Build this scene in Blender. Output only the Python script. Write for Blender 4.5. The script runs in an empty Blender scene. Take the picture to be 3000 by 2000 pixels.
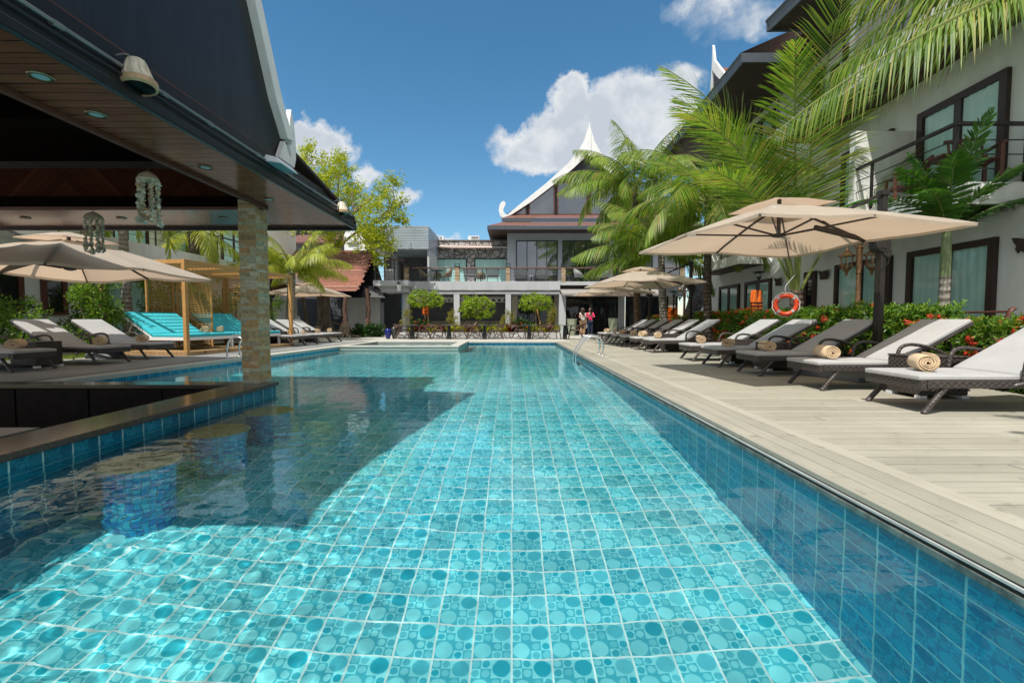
import bpy, bmesh, math, random
from mathutils import Vector, Matrix, noise
R = random.Random(7)
sc = bpy.context.scene
COL = sc.collection
PI = math.pi
rad = math.radians

# ------------------------------------------------------------------ camera
CAMH, FPX, PITCH = 0.87, 1333.3, rad(-2.75)
cam = bpy.data.cameras.new('camera'); camo = bpy.data.objects.new('camera', cam)
COL.objects.link(camo); sc.camera = camo
cam.lens = 16.0; cam.sensor_width = 36.0; cam.clip_end = 3000; cam.clip_start = 0.02
camo.location = (0, 0, CAMH); camo.rotation_euler = (rad(90) + PITCH, 0, 0)

def ray(u, v):                       # direction seen at a point of the 3000x2000 photograph
    a = (u - 1500) / FPX; b = (1000 - v) / FPX
    c, s = math.cos(PITCH), math.sin(PITCH)
    return Vector((a, c - s * b, s + c * b))
def py(u, v, Y):
    d = ray(u, v); return Vector((0, 0, CAMH)) + d * (Y / d.y)
def pz(u, v, Z=0.0):
    d = ray(u, v); return Vector((0, 0, CAMH)) + d * ((Z - CAMH) / d.z)
def fr(u0, u1, v0, v1, Y):           # x0, x1, z0, z1 of a rectangle facing the camera at depth Y
    a = py(u0, v1, Y); b = py(u1, v0, Y); return a.x, b.x, a.z, b.z

# ------------------------------------------------------------------ node helpers
class NT:
    def __init__(s, name):
        s.m = bpy.data.materials.new(name); s.m.use_nodes = True
        s.t = s.m.node_tree; s.t.nodes.clear()
        s.out = s.t.nodes.new('ShaderNodeOutputMaterial')
    def n(s, typ, ins=None, **kw):
        nd = s.t.nodes.new('ShaderNode' + typ)
        for k, v in kw.items(): setattr(nd, k, v)
        for k, v in (ins or {}).items(): s.set(nd.inputs[k], v)
        return nd
    def set(s, sock, v):
        if hasattr(v, 'is_output'): s.t.links.new(v, sock)
        elif isinstance(v, (tuple, list)) and len(v) == 3 and sock.type == 'RGBA': sock.default_value = (*v, 1)
        else: sock.default_value = v
    def math(s, op, a, b=0.0, c=None):
        nd = s.n('Math', operation=op); s.set(nd.inputs[0], a); s.set(nd.inputs[1], b)
        if c is not None: s.set(nd.inputs[2], c)
        return nd.outputs[0]
    def mix(s, f, a, b, mode='MIX'):
        nd = s.n('Mix', data_type='RGBA', blend_type=mode)
        s.set(nd.inputs[0], f); s.set(nd.inputs[6], a); s.set(nd.inputs[7], b); return nd.outputs[2]
    def coord(s, kind='Object'):
        return s.n('TexCoord').outputs[kind]
    def xyz(s, v=None):
        nd = s.n('SeparateXYZ'); s.set(nd.inputs[0], v if v is not None else s.coord()); return nd.outputs
    def vec(s, x, y, z=0.0):
        nd = s.n('CombineXYZ'); s.set(nd.inputs[0], x); s.set(nd.inputs[1], y); s.set(nd.inputs[2], z); return nd.outputs[0]
    def noise(s, v, scale, detail=3, rough=.55, out=0):
        nd = s.n('TexNoise', {'Scale': scale, 'Detail': detail, 'Roughness': rough}); s.set(nd.inputs['Vector'], v); return nd.outputs[out]
    def ramp(s, f, stops):
        nd = s.n('ValToRGB'); s.set(nd.inputs[0], f)
        while len(nd.color_ramp.elements) < len(stops): nd.color_ramp.elements.new(.5)
        for e, (p, c) in zip(nd.color_ramp.elements, stops): e.position = p; e.color = (*c, 1)
        return nd.outputs[0]
    def maprange(s, v, a, b, c=0.0, d=1.0):
        nd = s.n('MapRange'); s.set(nd.inputs[0], v)
        for i, q in enumerate((a, b, c, d)): s.set(nd.inputs[i + 1], q)
        return nd.outputs[0]
    def bump(s, h, strength=.3, dist=.01):
        nd = s.n('Bump', {'Strength': strength, 'Distance': dist}); s.set(nd.inputs['Height'], h); return nd.outputs[0]
    def pbr(s, color, rough=.5, metal=0.0, normal=None, spec=.5, **kw):
        nd = s.n('BsdfPrincipled', {'Roughness': rough, 'Metallic': metal, 'Specular IOR Level': spec})
        s.set(nd.inputs['Base Color'], color)
        if normal is not None: s.set(nd.inputs['Normal'], normal)
        for k, v in kw.items(): s.set(nd.inputs[k.replace('_', ' ')], v)
        return nd.outputs[0]
    def done(s, sh): s.t.links.new(sh, s.out.inputs[0]); return s.m

def sc3(c, k): return tuple(min(1, x * k) for x in c)
def plain(name, c, rough=.5, metal=0.0, var=.18, scale=6.0, bs=0.0, bscale=40, bdist=.004, spec=.5, streak=None):
    t = NT(name); co = t.coord()
    if streak: 
        mp = t.n('Mapping'); t.set(mp.inputs[0], co); mp.inputs['Scale'].default_value = streak; cv = mp.outputs[0]
    else: cv = co
    f = t.noise(cv, scale, 5, .6)
    f = t.maprange(f, .3, .7)
    col = t.mix(f, sc3(c, 1 - var), sc3(c, 1 + var))
    nrm = t.bump(t.noise(cv, bscale, 4), bs, bdist) if bs else None
    return t.done(t.pbr(col, rough, metal, nrm, spec))

def island(name, cols, rough=.6, spec=.4, var=.15, scale=25, bs=.25, bdist=.003):   # colour differs from piece to piece of the mesh
    t = NT(name); r = t.n('NewGeometry').outputs['Random Per Island']
    k = len(cols)
    col = t.ramp(r, [(i / max(1, k - 1), c) for i, c in enumerate(cols)])
    nz = t.noise(t.coord(), scale, 4)
    col = t.mix(1.0, col, t.ramp(nz, [(.25, (1 - var,) * 3), (.75, (1 + var,) * 3)]), 'MULTIPLY')
    return t.done(t.pbr(col, rough, 0, t.bump(nz, bs, bdist), spec))

def leafmat(name, cols, trans=.4, rough=.42, tcol=None):
    t = NT(name); r = t.n('NewGeometry').outputs['Random Per Island']
    k = len(cols)
    col = t.ramp(r, [(i / max(1, k - 1), c) for i, c in enumerate(cols)])
    nz = t.noise(t.coord(), 1.3, 2)
    col = t.mix(1.0, col, t.ramp(nz, [(.3, (.7, .72, .75)), (.7, (1.2, 1.18, 1.0))]), 'MULTIPLY')
    a = t.pbr(col, rough, 0, None, .3)
    tr = t.n('BsdfTranslucent'); t.set(tr.inputs[0], t.mix(1.0, col, tcol or (1.5, 1.6, .7), 'MULTIPLY'))
    mx = t.n('MixShader', {0: trans}); t.set(mx.inputs[1], a); t.set(mx.inputs[2], tr.outputs[0])
    return t.done(mx.outputs[0])

def boards(name, cols, pitch, across, along, gap=.035, rough=.55, offset=0.0, gapc=(.05, .045, .04), grain=.25, stagger=0.0, spec=.4, gb=.6, tint=None):
    t = NT(name); X = t.xyz(); ax = {'x': 0, 'y': 1, 'z': 2}
    a = X[ax[across]]; l = X[ax[along]]
    q = t.math('DIVIDE', t.math('ADD', a, offset + 50 * pitch), pitch)
    idx = t.math('FLOOR', q); fr_ = t.math('FRACT', q)
    rnd = t.n('TexWhiteNoise', noise_dimensions='1D'); t.set(rnd.inputs['W'], idx)
    seg = None
    if stagger:
        lq = t.math('ADD', t.math('DIVIDE', l, stagger), t.math('MULTIPLY', rnd.outputs[0], 7.3))
        seg = t.math('FLOOR', lq); lf = t.math('FRACT', lq)
        rnd2 = t.n('TexWhiteNoise', noise_dimensions='2D'); t.set(rnd2.inputs['Vector'], t.vec(idx, seg))
        rr = rnd2.outputs[0]
    else: rr = rnd.outputs[0]
    k = len(cols)
    col = t.ramp(rr, [(i / max(1, k - 1), c) for i, c in enumerate(cols)])
    gv = t.vec(t.math('MULTIPLY', a, 60.0), t.math('MULTIPLY', l, 1.6), t.math('MULTIPLY', rr, 40.0))
    g = t.noise(gv, 1.0, 4, .6)
    col = t.mix(1.0, col, t.ramp(g, [(.2, (1 - grain,) * 3), (.8, (1 + grain,) * 3)]), 'MULTIPLY')
    blot = t.noise(t.coord(), .9, 5, .65)
    col = t.mix(1.0, col, t.ramp(blot, [(.3, (.84, .84, .83)), (.7, (1.1, 1.1, 1.1))]), 'MULTIPLY')
    spot = t.noise(t.coord(), 7.0, 4, .7)
    col = t.mix(1.0, col, t.ramp(spot, [(.30, (.72, .70, .66)), (.40, (1, 1, 1))]), 'MULTIPLY')
    edge = t.math('LESS_THAN', fr_, gap)
    if stagger:
        edge = t.math('MAXIMUM', edge, t.math('LESS_THAN', lf, .0016))
    col = t.mix(edge, col, gapc)
    h = t.math('SUBTRACT', t.math('MULTIPLY', g, .15), edge)
    kw = {'Specular_Tint': (*tint, 1)} if tint else {}
    return t.done(t.pbr(col, rough, 0, t.bump(h, gb, .004), spec, **kw))

# ------------------------------------------------------------------ mesh helper
class MB:
    def __init__(s, fn=None): s.v = []; s.f = []; s.mi = []; s.fn = fn; s.cur = 0; s.uv = None
    def add(s, vs, fs):
        b = len(s.v)
        if s.fn: vs = [s.fn(*p) for p in vs]
        s.v += [tuple(p) for p in vs]
        s.f += [tuple(i + b for i in f) for f in fs]; s.mi += [s.cur] * len(fs); return s
    def box(s, x0, x1, y0, y1, z0, z1):
        return s.add([(x0, y0, z0), (x1, y0, z0), (x1, y1, z0), (x0, y1, z0), (x0, y0, z1), (x1, y0, z1), (x1, y1, z1), (x0, y1, z1)],
                     [(0, 3, 2, 1), (4, 5, 6, 7), (0, 1, 5, 4), (1, 2, 6, 5), (2, 3, 7, 6), (3, 0, 4, 7)])
    def beam(s, p, q, w, h, up=(0, 0, 1)):       # box bar from p to q
        p = Vector(p); q = Vector(q); d = (q - p).normalized(); u = Vector(up)
        if abs(d.dot(u)) > .99: u = Vector((0, 1, 0))
        r = d.cross(u).normalized(); u = r.cross(d)
        vs = [a + r * (i * w / 2) + u * (j * h / 2) for a in (p, q) for i, j in ((-1, -1), (1, -1), (1, 1), (-1, 1))]
        return s.add(vs, [(3, 2, 1, 0), (4, 5, 6, 7), (0, 1, 5, 4), (1, 2, 6, 5), (2, 3, 7, 6), (3, 0, 4, 7)])
    def poly(s, pts): return s.add(pts, [tuple(range(len(pts)))])
    def prism(s, pts, d):                         # polygon extruded by vector d
        n = len(pts); d = Vector(d); P = [Vector(p) for p in pts]
        vs = P + [p + d for p in P]
        return s.add(vs, [tuple(reversed(range(n))), tuple(range(n, 2 * n))] + [(i, (i + 1) % n, n + (i + 1) % n, n + i) for i in range(n)])
    def tube(s, pts, r, n=8, caps=True, flat=1.0):
        P = [Vector(p) for p in pts]; k = len(P)
        rr = r if isinstance(r, (list, tuple)) else [r] * k
        T = [(P[min(i + 1, k - 1)] - P[max(i - 1, 0)]).normalized() for i in range(k)]
        u = Vector((0, 0, 1)) if abs(T[0].z) < .9 else Vector((0, 1, 0))
        N = (u - T[0] * u.dot(T[0])).normalized(); vs = []
        for i in range(k):
            N = N - T[i] * N.dot(T[i])
            N = N.normalized() if N.length > 1e-6 else T[i].orthogonal().normalized()
            B = T[i].cross(N)
            for j in range(n):
                a = 2 * PI * j / n; vs.append(P[i] + (N * math.cos(a) * flat + B * math.sin(a)) * rr[i])
        fs = [(i * n + j, i * n + (j + 1) % n, (i + 1) * n + (j + 1) % n, (i + 1) * n + j) for i in range(k - 1) for j in range(n)]
        if caps: fs += [tuple(reversed(range(n))), tuple(range((k - 1) * n, k * n))]
        return s.add(vs, fs)
    def lathe(s, prof, n=20, c=(0, 0, 0), caps=True):   # prof: (radius, z)
        vs = [(c[0] + r * math.cos(2 * PI * j / n), c[1] + r * math.sin(2 * PI * j / n), c[2] + z) for r, z in prof for j in range(n)]
        k = len(prof)
        fs = [(i * n + j, i * n + (j + 1) % n, (i + 1) * n + (j + 1) % n, (i + 1) * n + j) for i in range(k - 1) for j in range(n)]
        if caps: fs += [tuple(reversed(range(n))), tuple(range((k - 1) * n, k * n))]
        return s.add(vs, fs)
    def ball(s, c, rx, ry=None, rz=None, n=10, m=7):
        ry = ry or rx; rz = rz or rx
        prof = [(max(1e-3, math.sin(PI * i / m)), -math.cos(PI * i / m)) for i in range(m + 1)]
        vs = [(c[0] + r * rx * math.cos(2 * PI * j / n), c[1] + r * ry * math.sin(2 * PI * j / n), c[2] + z * rz) for r, z in prof for j in range(n)]
        fs = [(i * n + j, i * n + (j + 1) % n, (i + 1) * n + (j + 1) % n, (i + 1) * n + j) for i in range(m) for j in range(n)]
        return s.add(vs, fs)
    def leaf(s, p, d, nrm, L, W, fold=.15, k=.45):
        d = Vector(d).normalized(); nrm = Vector(nrm); r = d.cross(nrm)
        if r.length < 1e-4: r = d.orthogonal()
        r.normalize(); n = r.cross(d); p = Vector(p); m = p + d * (L * k) - n * (L * fold * .3)
        tip = p + d * L - n * (L * fold)
        return s.add([p, m - r * W / 2 + n * W * .15, tip, m + r * W / 2 + n * W * .15], [(0, 3, 2, 1)])
    def build(s, name, mat, parent=None, smooth=False, bevel=0, origin=None, recalc=False, seg=2):
        me = bpy.data.meshes.new(name)
        vs = s.v
        if parent is not None:
            root = parent
            while root.parent: root = root.parent
            inv = root_matrix(root).inverted()
            vs = [inv @ Vector(p) for p in vs]
        elif origin is not None:
            o_ = Vector(origin); vs = [Vector(p) - o_ for p in vs]
        me.from_pydata([tuple(p) for p in vs], [], s.f)
        mats = mat if isinstance(mat, (list, tuple)) else [mat]
        for m in mats: me.materials.append(m)
        if len(mats) > 1: me.polygons.foreach_set('material_index', s.mi)
        if recalc:
            bm = bmesh.new(); bm.from_mesh(me); bmesh.ops.recalc_face_normals(bm, faces=bm.faces); bm.to_mesh(me); bm.free()
        if smooth:
            me.polygons.foreach_set('use_smooth', [True] * len(me.polygons))
            try: me.set_sharp_from_angle(angle=rad(50 if smooth is True else smooth))
            except Exception: pass
        o = bpy.data.objects.new(name, me); COL.objects.link(o)
        if parent is not None: o.parent = parent
        elif origin is not None: o.location = origin
        if bevel:
            md = o.modifiers.new('bevel', 'BEVEL'); md.width = bevel; md.segments = seg; md.limit_method = 'ANGLE'; md.angle_limit = rad(40)
        return o

def root_matrix(o): return Matrix.LocRotScale(o.location, o.rotation_euler, o.scale)
def tag(o, label, cat, group=None):
    o['label'] = label; o['category'] = cat
    if group: o['group'] = group
    return o
def thing(name, label, cat, loc=(0, 0, 0), rz=0.0, group=None):
    o = bpy.data.objects.new(name, None); COL.objects.link(o); o.empty_display_size = .2
    o.location = loc; o.rotation_euler = (0, 0, rz); return tag(o, label, cat, group)
def struct(o): o['kind'] = 'structure'; return o
def kids(o): return [c for c in bpy.data.objects if c.parent == o]
def copy_tree(o, parent=None):
    c = o.copy(); COL.objects.link(c); c.parent = parent
    for ch in KIDS(o): copy_tree(ch, c)
    return c
def KIDS(o): return list(o.children)
def dup(proto, loc, rz, label, group=None, cat=None):
    c = copy_tree(proto); c.location = loc; c.rotation_euler = (0, 0, rz); c['label'] = label
    if group: c['group'] = group
    return c
class First:                                       # first call moves the prototype itself, later ones copy it
    def __init__(s, proto): s.p = proto; s.used = False
    def put(s, loc, rz, label, group=None):
        if not s.used:
            s.used = True; o = s.p; o.location = loc; o.rotation_euler = (0, 0, rz); o['label'] = label
            if group: o['group'] = group
            return o
        return dup(s.p, loc, rz, label, group)
def arc(c, r, a0, a1, n, plane='xz'):
    out = []
    for i in range(n + 1):
        a = a0 + (a1 - a0) * i / n; p = (r * math.cos(a), r * math.sin(a))
        out.append((c[0] + p[0], c[1], c[2] + p[1]) if plane == 'xz' else (c[0] + p[0], c[1] + p[1], c[2]))
    return out
def bez(p0, p1, p2, p3, n=10):
    p0, p1, p2, p3 = map(Vector, (p0, p1, p2, p3)); o = []
    for i in range(n + 1):
        t = i / n; o.append(p0 * (1 - t) ** 3 + p1 * 3 * t * (1 - t) ** 2 + p2 * 3 * t * t * (1 - t) + p3 * t ** 3)
    return o
def smoothpath(pts, n=6):                          # Catmull-Rom through the points
    P = [Vector(p) for p in pts]; P = [P[0] * 2 - P[1]] + P + [P[-1] * 2 - P[-2]]; o = []
    for i in range(1, len(P) - 2):
        for j in range(n):
            t = j / n; a, b, c, d = P[i - 1:i + 3]
            o.append(.5 * ((2 * b) + (c - a) * t + (2 * a - 5 * b + 4 * c - d) * t * t + (3 * b - a - 3 * c + d) * t ** 3))
    o.append(P[-2]); return o
def rvec():
    while True:
        v = Vector((R.uniform(-1, 1), R.uniform(-1, 1), R.uniform(-1, 1)))
        if .05 < v.length < 1: return v.normalized()
# ------------------------------------------------------------------ light
SUN = Vector((.265, .50, -1.0)).normalized()
sun = bpy.data.lights.new('sun', 'SUN'); sun.energy = 5.0; sun.angle = rad(.5); sun.color = (1, .955, .88)
suno = bpy.data.objects.new('sun', sun); COL.objects.link(suno); suno.location = (-8, -18, 32)
suno.rotation_euler = SUN.to_track_quat('-Z', 'Y').to_euler()
sun.cycles.is_caustics_light = True

w = bpy.data.worlds.new('World'); sc.world = w; w.use_nodes = True
class WT(NT):
    def __init__(s, tree): s.t = tree
T = WT(w.node_tree); bg = w.node_tree.nodes['Background']
sky = T.n('TexSky'); sky.sky_type = 'NISHITA'; sky.sun_disc = False
sky.sun_elevation = math.asin(-SUN.z); sky.sun_rotation = math.atan2(-SUN.x, -SUN.y)
sky.altitude = 0; sky.air_density = 1.0; sky.dust_density = .35; sky.ozone_density = 3.0
D = T.n('TexCoord').outputs['Generated']
hs = T.n('HueSaturation', {'Hue': .487, 'Saturation': 1.22, 'Value': .97}); T.set(hs.inputs['Color'], sky.outputs[0])
skyc = hs.outputs[0]
# cumulus: soft blobs in given directions of the sky, broken up by fractal noise
wn = T.n('TexNoise', {'Scale': 9.0, 'Detail': 8.0, 'Roughness': .62}); T.set(wn.inputs['Vector'], D)
dn = T.n('VectorMath', operation='SUBTRACT'); T.set(dn.inputs[0], wn.outputs['Color']); dn.inputs[1].default_value = (.5, .5, .5)
ds = T.n('VectorMath', operation='SCALE'); T.set(ds.inputs[0], dn.outputs[0]); ds.inputs['Scale'].default_value = .15
dp = T.n('VectorMath', operation='ADD'); T.set(dp.inputs[0], D); T.set(dp.inputs[1], ds.outputs[0])
def blob(u, v, ru, rv, gain=1.0):
    d = ray(u, v).normalized(); rt = Vector((0, 0, 1)).cross(d).normalized(); up = d.cross(rt)
    def dot(vec):
        nd = T.n('VectorMath', operation='DOT_PRODUCT'); T.set(nd.inputs[0], dp.outputs[0]); nd.inputs[1].default_value = vec; return nd.outputs['Value']
    a = T.math('DIVIDE', dot(rt), ru / FPX); b = T.math('DIVIDE', dot(up), rv / FPX)
    fw = T.math('GREATER_THAN', dot(d), 0)
    e = T.math('SUBTRACT', 1.0, T.math('SQRT', T.math('ADD', T.math('MULTIPLY', a, a), T.math('MULTIPLY', b, b))))
    return T.math('MULTIPLY', T.math('MULTIPLY', T.math('MAXIMUM', e, 0), gain), fw)
BL = [(1610, 430, 175, 85), (1750, 400, 190, 110), (1880, 350, 190, 130), (1960, 300, 120, 105), (1680, 310, 80, 75), (1850, 430, 240, 75), (2000, 400, 150, 90),
      (940, 430, 95, 75, .8), (900, 400, 60, 60), (1070, 520, 60, 40, .4), (1170, 580, 60, 32, .35), (1330, 700, 60, 32, .45), (1300, 720, 60, 20, .3),
      (2120, 30, 110, 50, .22), (2030, 20, 80, 40, .2), (2200, 60, 90, 40, .2), (300, 300, 400, 200, .8), (-1500, 500, 500, 200, .5), (4200, 300, 700, 320), (1500, -2600, 900, 500, .7), (400, -1800, 500, 300, .6)]
def fill_cloud(d, r, gain):                              # unseen bright cloud banks, added behind and above the camera as fill light
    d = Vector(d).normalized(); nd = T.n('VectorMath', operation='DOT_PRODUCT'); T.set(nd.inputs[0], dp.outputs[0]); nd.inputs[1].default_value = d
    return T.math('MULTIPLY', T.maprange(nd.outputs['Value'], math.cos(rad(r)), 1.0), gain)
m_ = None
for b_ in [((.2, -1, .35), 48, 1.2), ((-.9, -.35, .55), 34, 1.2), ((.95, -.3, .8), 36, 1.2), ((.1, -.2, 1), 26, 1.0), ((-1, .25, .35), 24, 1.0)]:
    e_ = fill_cloud(*b_); m_ = e_ if m_ is None else T.math('MAXIMUM', m_, e_)
for b_ in BL:
    e_ = blob(*b_); m_ = e_ if m_ is None else T.math('MAXIMUM', m_, e_)
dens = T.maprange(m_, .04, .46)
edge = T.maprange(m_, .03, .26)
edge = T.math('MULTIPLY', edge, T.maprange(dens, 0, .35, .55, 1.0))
n2 = T.n('TexNoise', {'Scale': 22.0, 'Detail': 7.0, 'Roughness': .55}); T.set(n2.inputs['Vector'], D)
n3 = T.n('TexNoise', {'Scale': 6.0, 'Detail': 3.0}); T.set(n3.inputs['Vector'], D)
lit = T.math('ADD', T.math('MULTIPLY', n2.outputs[0], .8), T.math('MULTIPLY', n3.outputs[0], .6))
lit = T.math('ADD', lit, T.math('MULTIPLY', dens, -.22))
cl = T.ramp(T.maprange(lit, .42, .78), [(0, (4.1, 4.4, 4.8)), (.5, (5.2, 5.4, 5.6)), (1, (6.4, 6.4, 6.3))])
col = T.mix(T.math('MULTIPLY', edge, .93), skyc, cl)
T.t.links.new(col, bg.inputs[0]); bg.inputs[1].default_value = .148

sc.view_settings.view_transform = 'Standard'; sc.view_settings.look = 'None'; sc.view_settings.exposure = 0; sc.view_settings.gamma = 1
cy = sc.cycles
cy.use_denoising = True; cy.max_bounces = 10; cy.transparent_max_bounces = 16; cy.transmission_bounces = 8; cy.diffuse_bounces = 4; cy.glossy_bounces = 4
cy.caustics_reflective = False; cy.caustics_refractive = True; cy.sample_clamp_indirect = 6.0
try: cy.use_adaptive_sampling = True; cy.adaptive_threshold = .015
except Exception: pass

# ------------------------------------------------------------------ materials
DKW = (.030, .014, .010)
M = {}
M['white_wall'] = plain('white_render', (.82, .83, .81), .75, var=.075, scale=1.4, streak=(2.2, 2.2, .5), bs=.35, bscale=90, bdist=.003)
M['white_paint'] = plain('white_paint', (.80, .80, .79), .5, var=.08, scale=2.2, streak=(3, 3, .8), bs=.1, bscale=60)
M['grey_wall'] = plain('grey_render', (.50, .51, .53), .8, var=.09, scale=1.2, streak=(2, 2, .4), bs=.3, bscale=60, bdist=.003)
M['blue_wall'] = plain('grey_blue_render', (.43, .455, .50), .75, var=.05, scale=.7, bs=.2, bscale=60, bdist=.003)
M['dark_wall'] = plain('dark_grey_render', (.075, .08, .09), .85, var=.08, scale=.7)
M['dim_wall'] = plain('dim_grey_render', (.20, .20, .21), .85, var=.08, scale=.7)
M['dark_wood'] = boards('dark_wood_soffit', [(.050, .024, .016), (.085, .042, .028), (.065, .032, .022)], .11, 'y', 'x', gap=.05, rough=.3, gapc=(.01, .006, .005), spec=.5)
M['dark_wood_plain'] = plain('dark_brown_wood', (.048, .022, .015), .42, var=.3, scale=3, streak=(6, 6, .6), bs=.15, bscale=30)
M['red_wood'] = plain('red_brown_wood', (.11, .036, .022), .5, var=.3, scale=3, streak=(6, 6, .6), bs=.2, bscale=30)
M['frame_wood'] = plain('window_frame_wood', (.035, .016, .013), .4, var=.25, scale=2, streak=(5, 5, .5), bs=.1, bscale=40)
M['dark_metal'] = plain('dark_bronze_metal', (.040, .034, .031), .38, .3, var=.12, scale=10)
M['rail_metal'] = plain('dark_rail_paint', (.035, .03, .03), .45, .2, var=.12)
M['rail_wood'] = plain('brown_hand_rail', (.12, .055, .04), .45, var=.2, scale=4)
M['chrome'] = plain('polished_steel', (.78, .79, .80), .12, 1.0, var=.03)
M['white_metal'] = plain('white_powder_coat', (.80, .81, .82), .4, var=.02)
M['black_metal'] = plain('black_metal', (.02, .02, .021), .45, .2, var=.15)
M['bronze'] = plain('antique_bronze', (.30, .165, .085), .38, .75, var=.35, scale=22, bs=.2, bscale=60)
M['granite'] = plain('grey_granite', (.17, .185, .20), .5, var=.35, scale=120)
M['teal_highlight'] = plain('teal_highlight_colour', (.012, .045, .052), .3, var=.15, scale=3)
M['black_paint'] = plain('black_fascia_paint', (.012, .013, .016), .4, var=.2, scale=3, streak=(1, 1, 4), spec=.35)
M['pipe'] = plain('grey_conduit', (.22, .23, .23), .35, .5, var=.15, scale=8)
M['terracotta'] = plain('roof_tile_brown', (.16, .07, .052), .7, var=.25, scale=5, bs=.6, bscale=18, bdist=.02)
M['fascia_blue'] = plain('blue_grey_fascia', (.075, .088, .105), .45, var=.1)
M['soil'] = plain('soil', (.06, .04, .028), .95, var=.35, scale=14, bs=.8, bscale=25, bdist=.02)
M['stone_pave'] = plain('pale_concrete_paving', (.45, .43, .38), .8, var=.1, scale=1.3, bs=.3, bscale=70)
M['coping'] = plain('pale_stone_coping', (.50, .48, .42), .65, var=.1, scale=2.2, bs=.2, bscale=80)
M['trunk'] = None
def fabric(name, c, trans=.0, tc=None, rough=.85, wrinkle=.5):
    t = NT(name); co = t.coord()
    nz = t.noise(co, 3.2, 4, .5)
    col = t.mix(t.maprange(nz, .3, .7), sc3(c, .93), sc3(c, 1.05))
    wv = t.noise(co, 420, 1)
    h = t.math('ADD', t.math('MULTIPLY', wv, .06), t.noise(co, 5.5, 3))
    a = t.pbr(col, rough, 0, t.bump(h, wrinkle, .012), .15, Sheen_Weight=.15)
    if not trans: return t.done(a)
    tr = t.n('BsdfTranslucent'); t.set(tr.inputs[0], (*(tc or c), 1))
    mx = t.n('MixShader', {0: trans}); t.set(mx.inputs[1], a); t.set(mx.inputs[2], tr.outputs[0])
    return t.done(mx.outputs[0])
M['canopy'] = fabric('beige_canopy_cloth', (.60, .515, .42), .42, (.80, .58, .41), wrinkle=.6)
M['cushion'] = fabric('pale_grey_cushion', (.43, .425, .42), wrinkle=.8)
M['towel'] = fabric('beige_towel', (.66, .49, .31), wrinkle=.9)
M['turquoise'] = fabric('turquoise_cushion', (.045, .50, .58), wrinkle=.35)
M['curtain_teal'] = fabric('pale_teal_curtain', (.58, .78, .74))
M['curtain_white'] = fabric('cream_curtain', (.58, .55, .49))
def wicker(name, c):
    t = NT(name); x, y, z = t.xyz()
    p = t.math('ADD', t.math('MULTIPLY', x, 95.), t.math('MULTIPLY', y, 95.)); q = t.math('MULTIPLY', z, 130.)
    ch = t.math('MULTIPLY', t.math('SINE', p), t.math('SINE', q))
    nz = t.noise(t.coord(), 30, 2)
    col = t.mix(t.maprange(ch, -.8, .8), sc3(c, .45), sc3(c, 1.5))
    col = t.mix(t.maprange(nz, .3, .7), col, sc3(c, 1.2), 'MIX')
    return t.done(t.pbr(col, .4, 0, t.bump(ch, .8, .004), .5))
M['wicker'] = wicker('dark_brown_wicker', (.050, .040, .036))
M['cane'] = wicker('brown_woven_cane', (.13, .085, .065))
M['rope'] = wicker('grey_rope_weave', (.11, .115, .12))
M['chair_wood'] = plain('walnut_chair_wood', (.085, .045, .032), .45, var=.25, scale=6, streak=(4, 4, 1))
def glass(name, tint, refl=.16, rough=.02, dark=.0):
    t = NT(name); lw = t.n('LayerWeight', {'Blend': .5})
    f = t.math('ADD', t.math('MULTIPLY', t.math('POWER', lw.outputs['Facing'], 3.0), .75), refl)
    tr = t.n('BsdfTransparent'); t.set(tr.inputs[0], (*tint, 1))
    nz = t.bump(t.noise(t.coord(), 1.1, 2), .06, .05)
    gl = t.n('BsdfGlossy', {'Roughness': rough}); t.set(gl.inputs[0], (.95, .97, 1, 1)); t.set(gl.inputs['Normal'], nz)
    mx = t.n('MixShader'); t.set(mx.inputs[0], f); t.set(mx.inputs[1], tr.outputs[0]); t.set(mx.inputs[2], gl.outputs[0])
    return t.done(mx.outputs[0])
M['pane'] = glass('window_glass', (.88, .96, .95), .02)
M['dark_pane'] = glass('dark_window_glass', (.40, .42, .43), .05)
M['sky_pane'] = glass('reflecting_glass', (.5, .52, .55), .22)
M['gold_wood'] = boards('golden_wood_grain', [(.50, .265, .085), (.57, .31, .105)], .4, 'z', 'x', gap=0.0, rough=.55, grain=.12)

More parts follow.
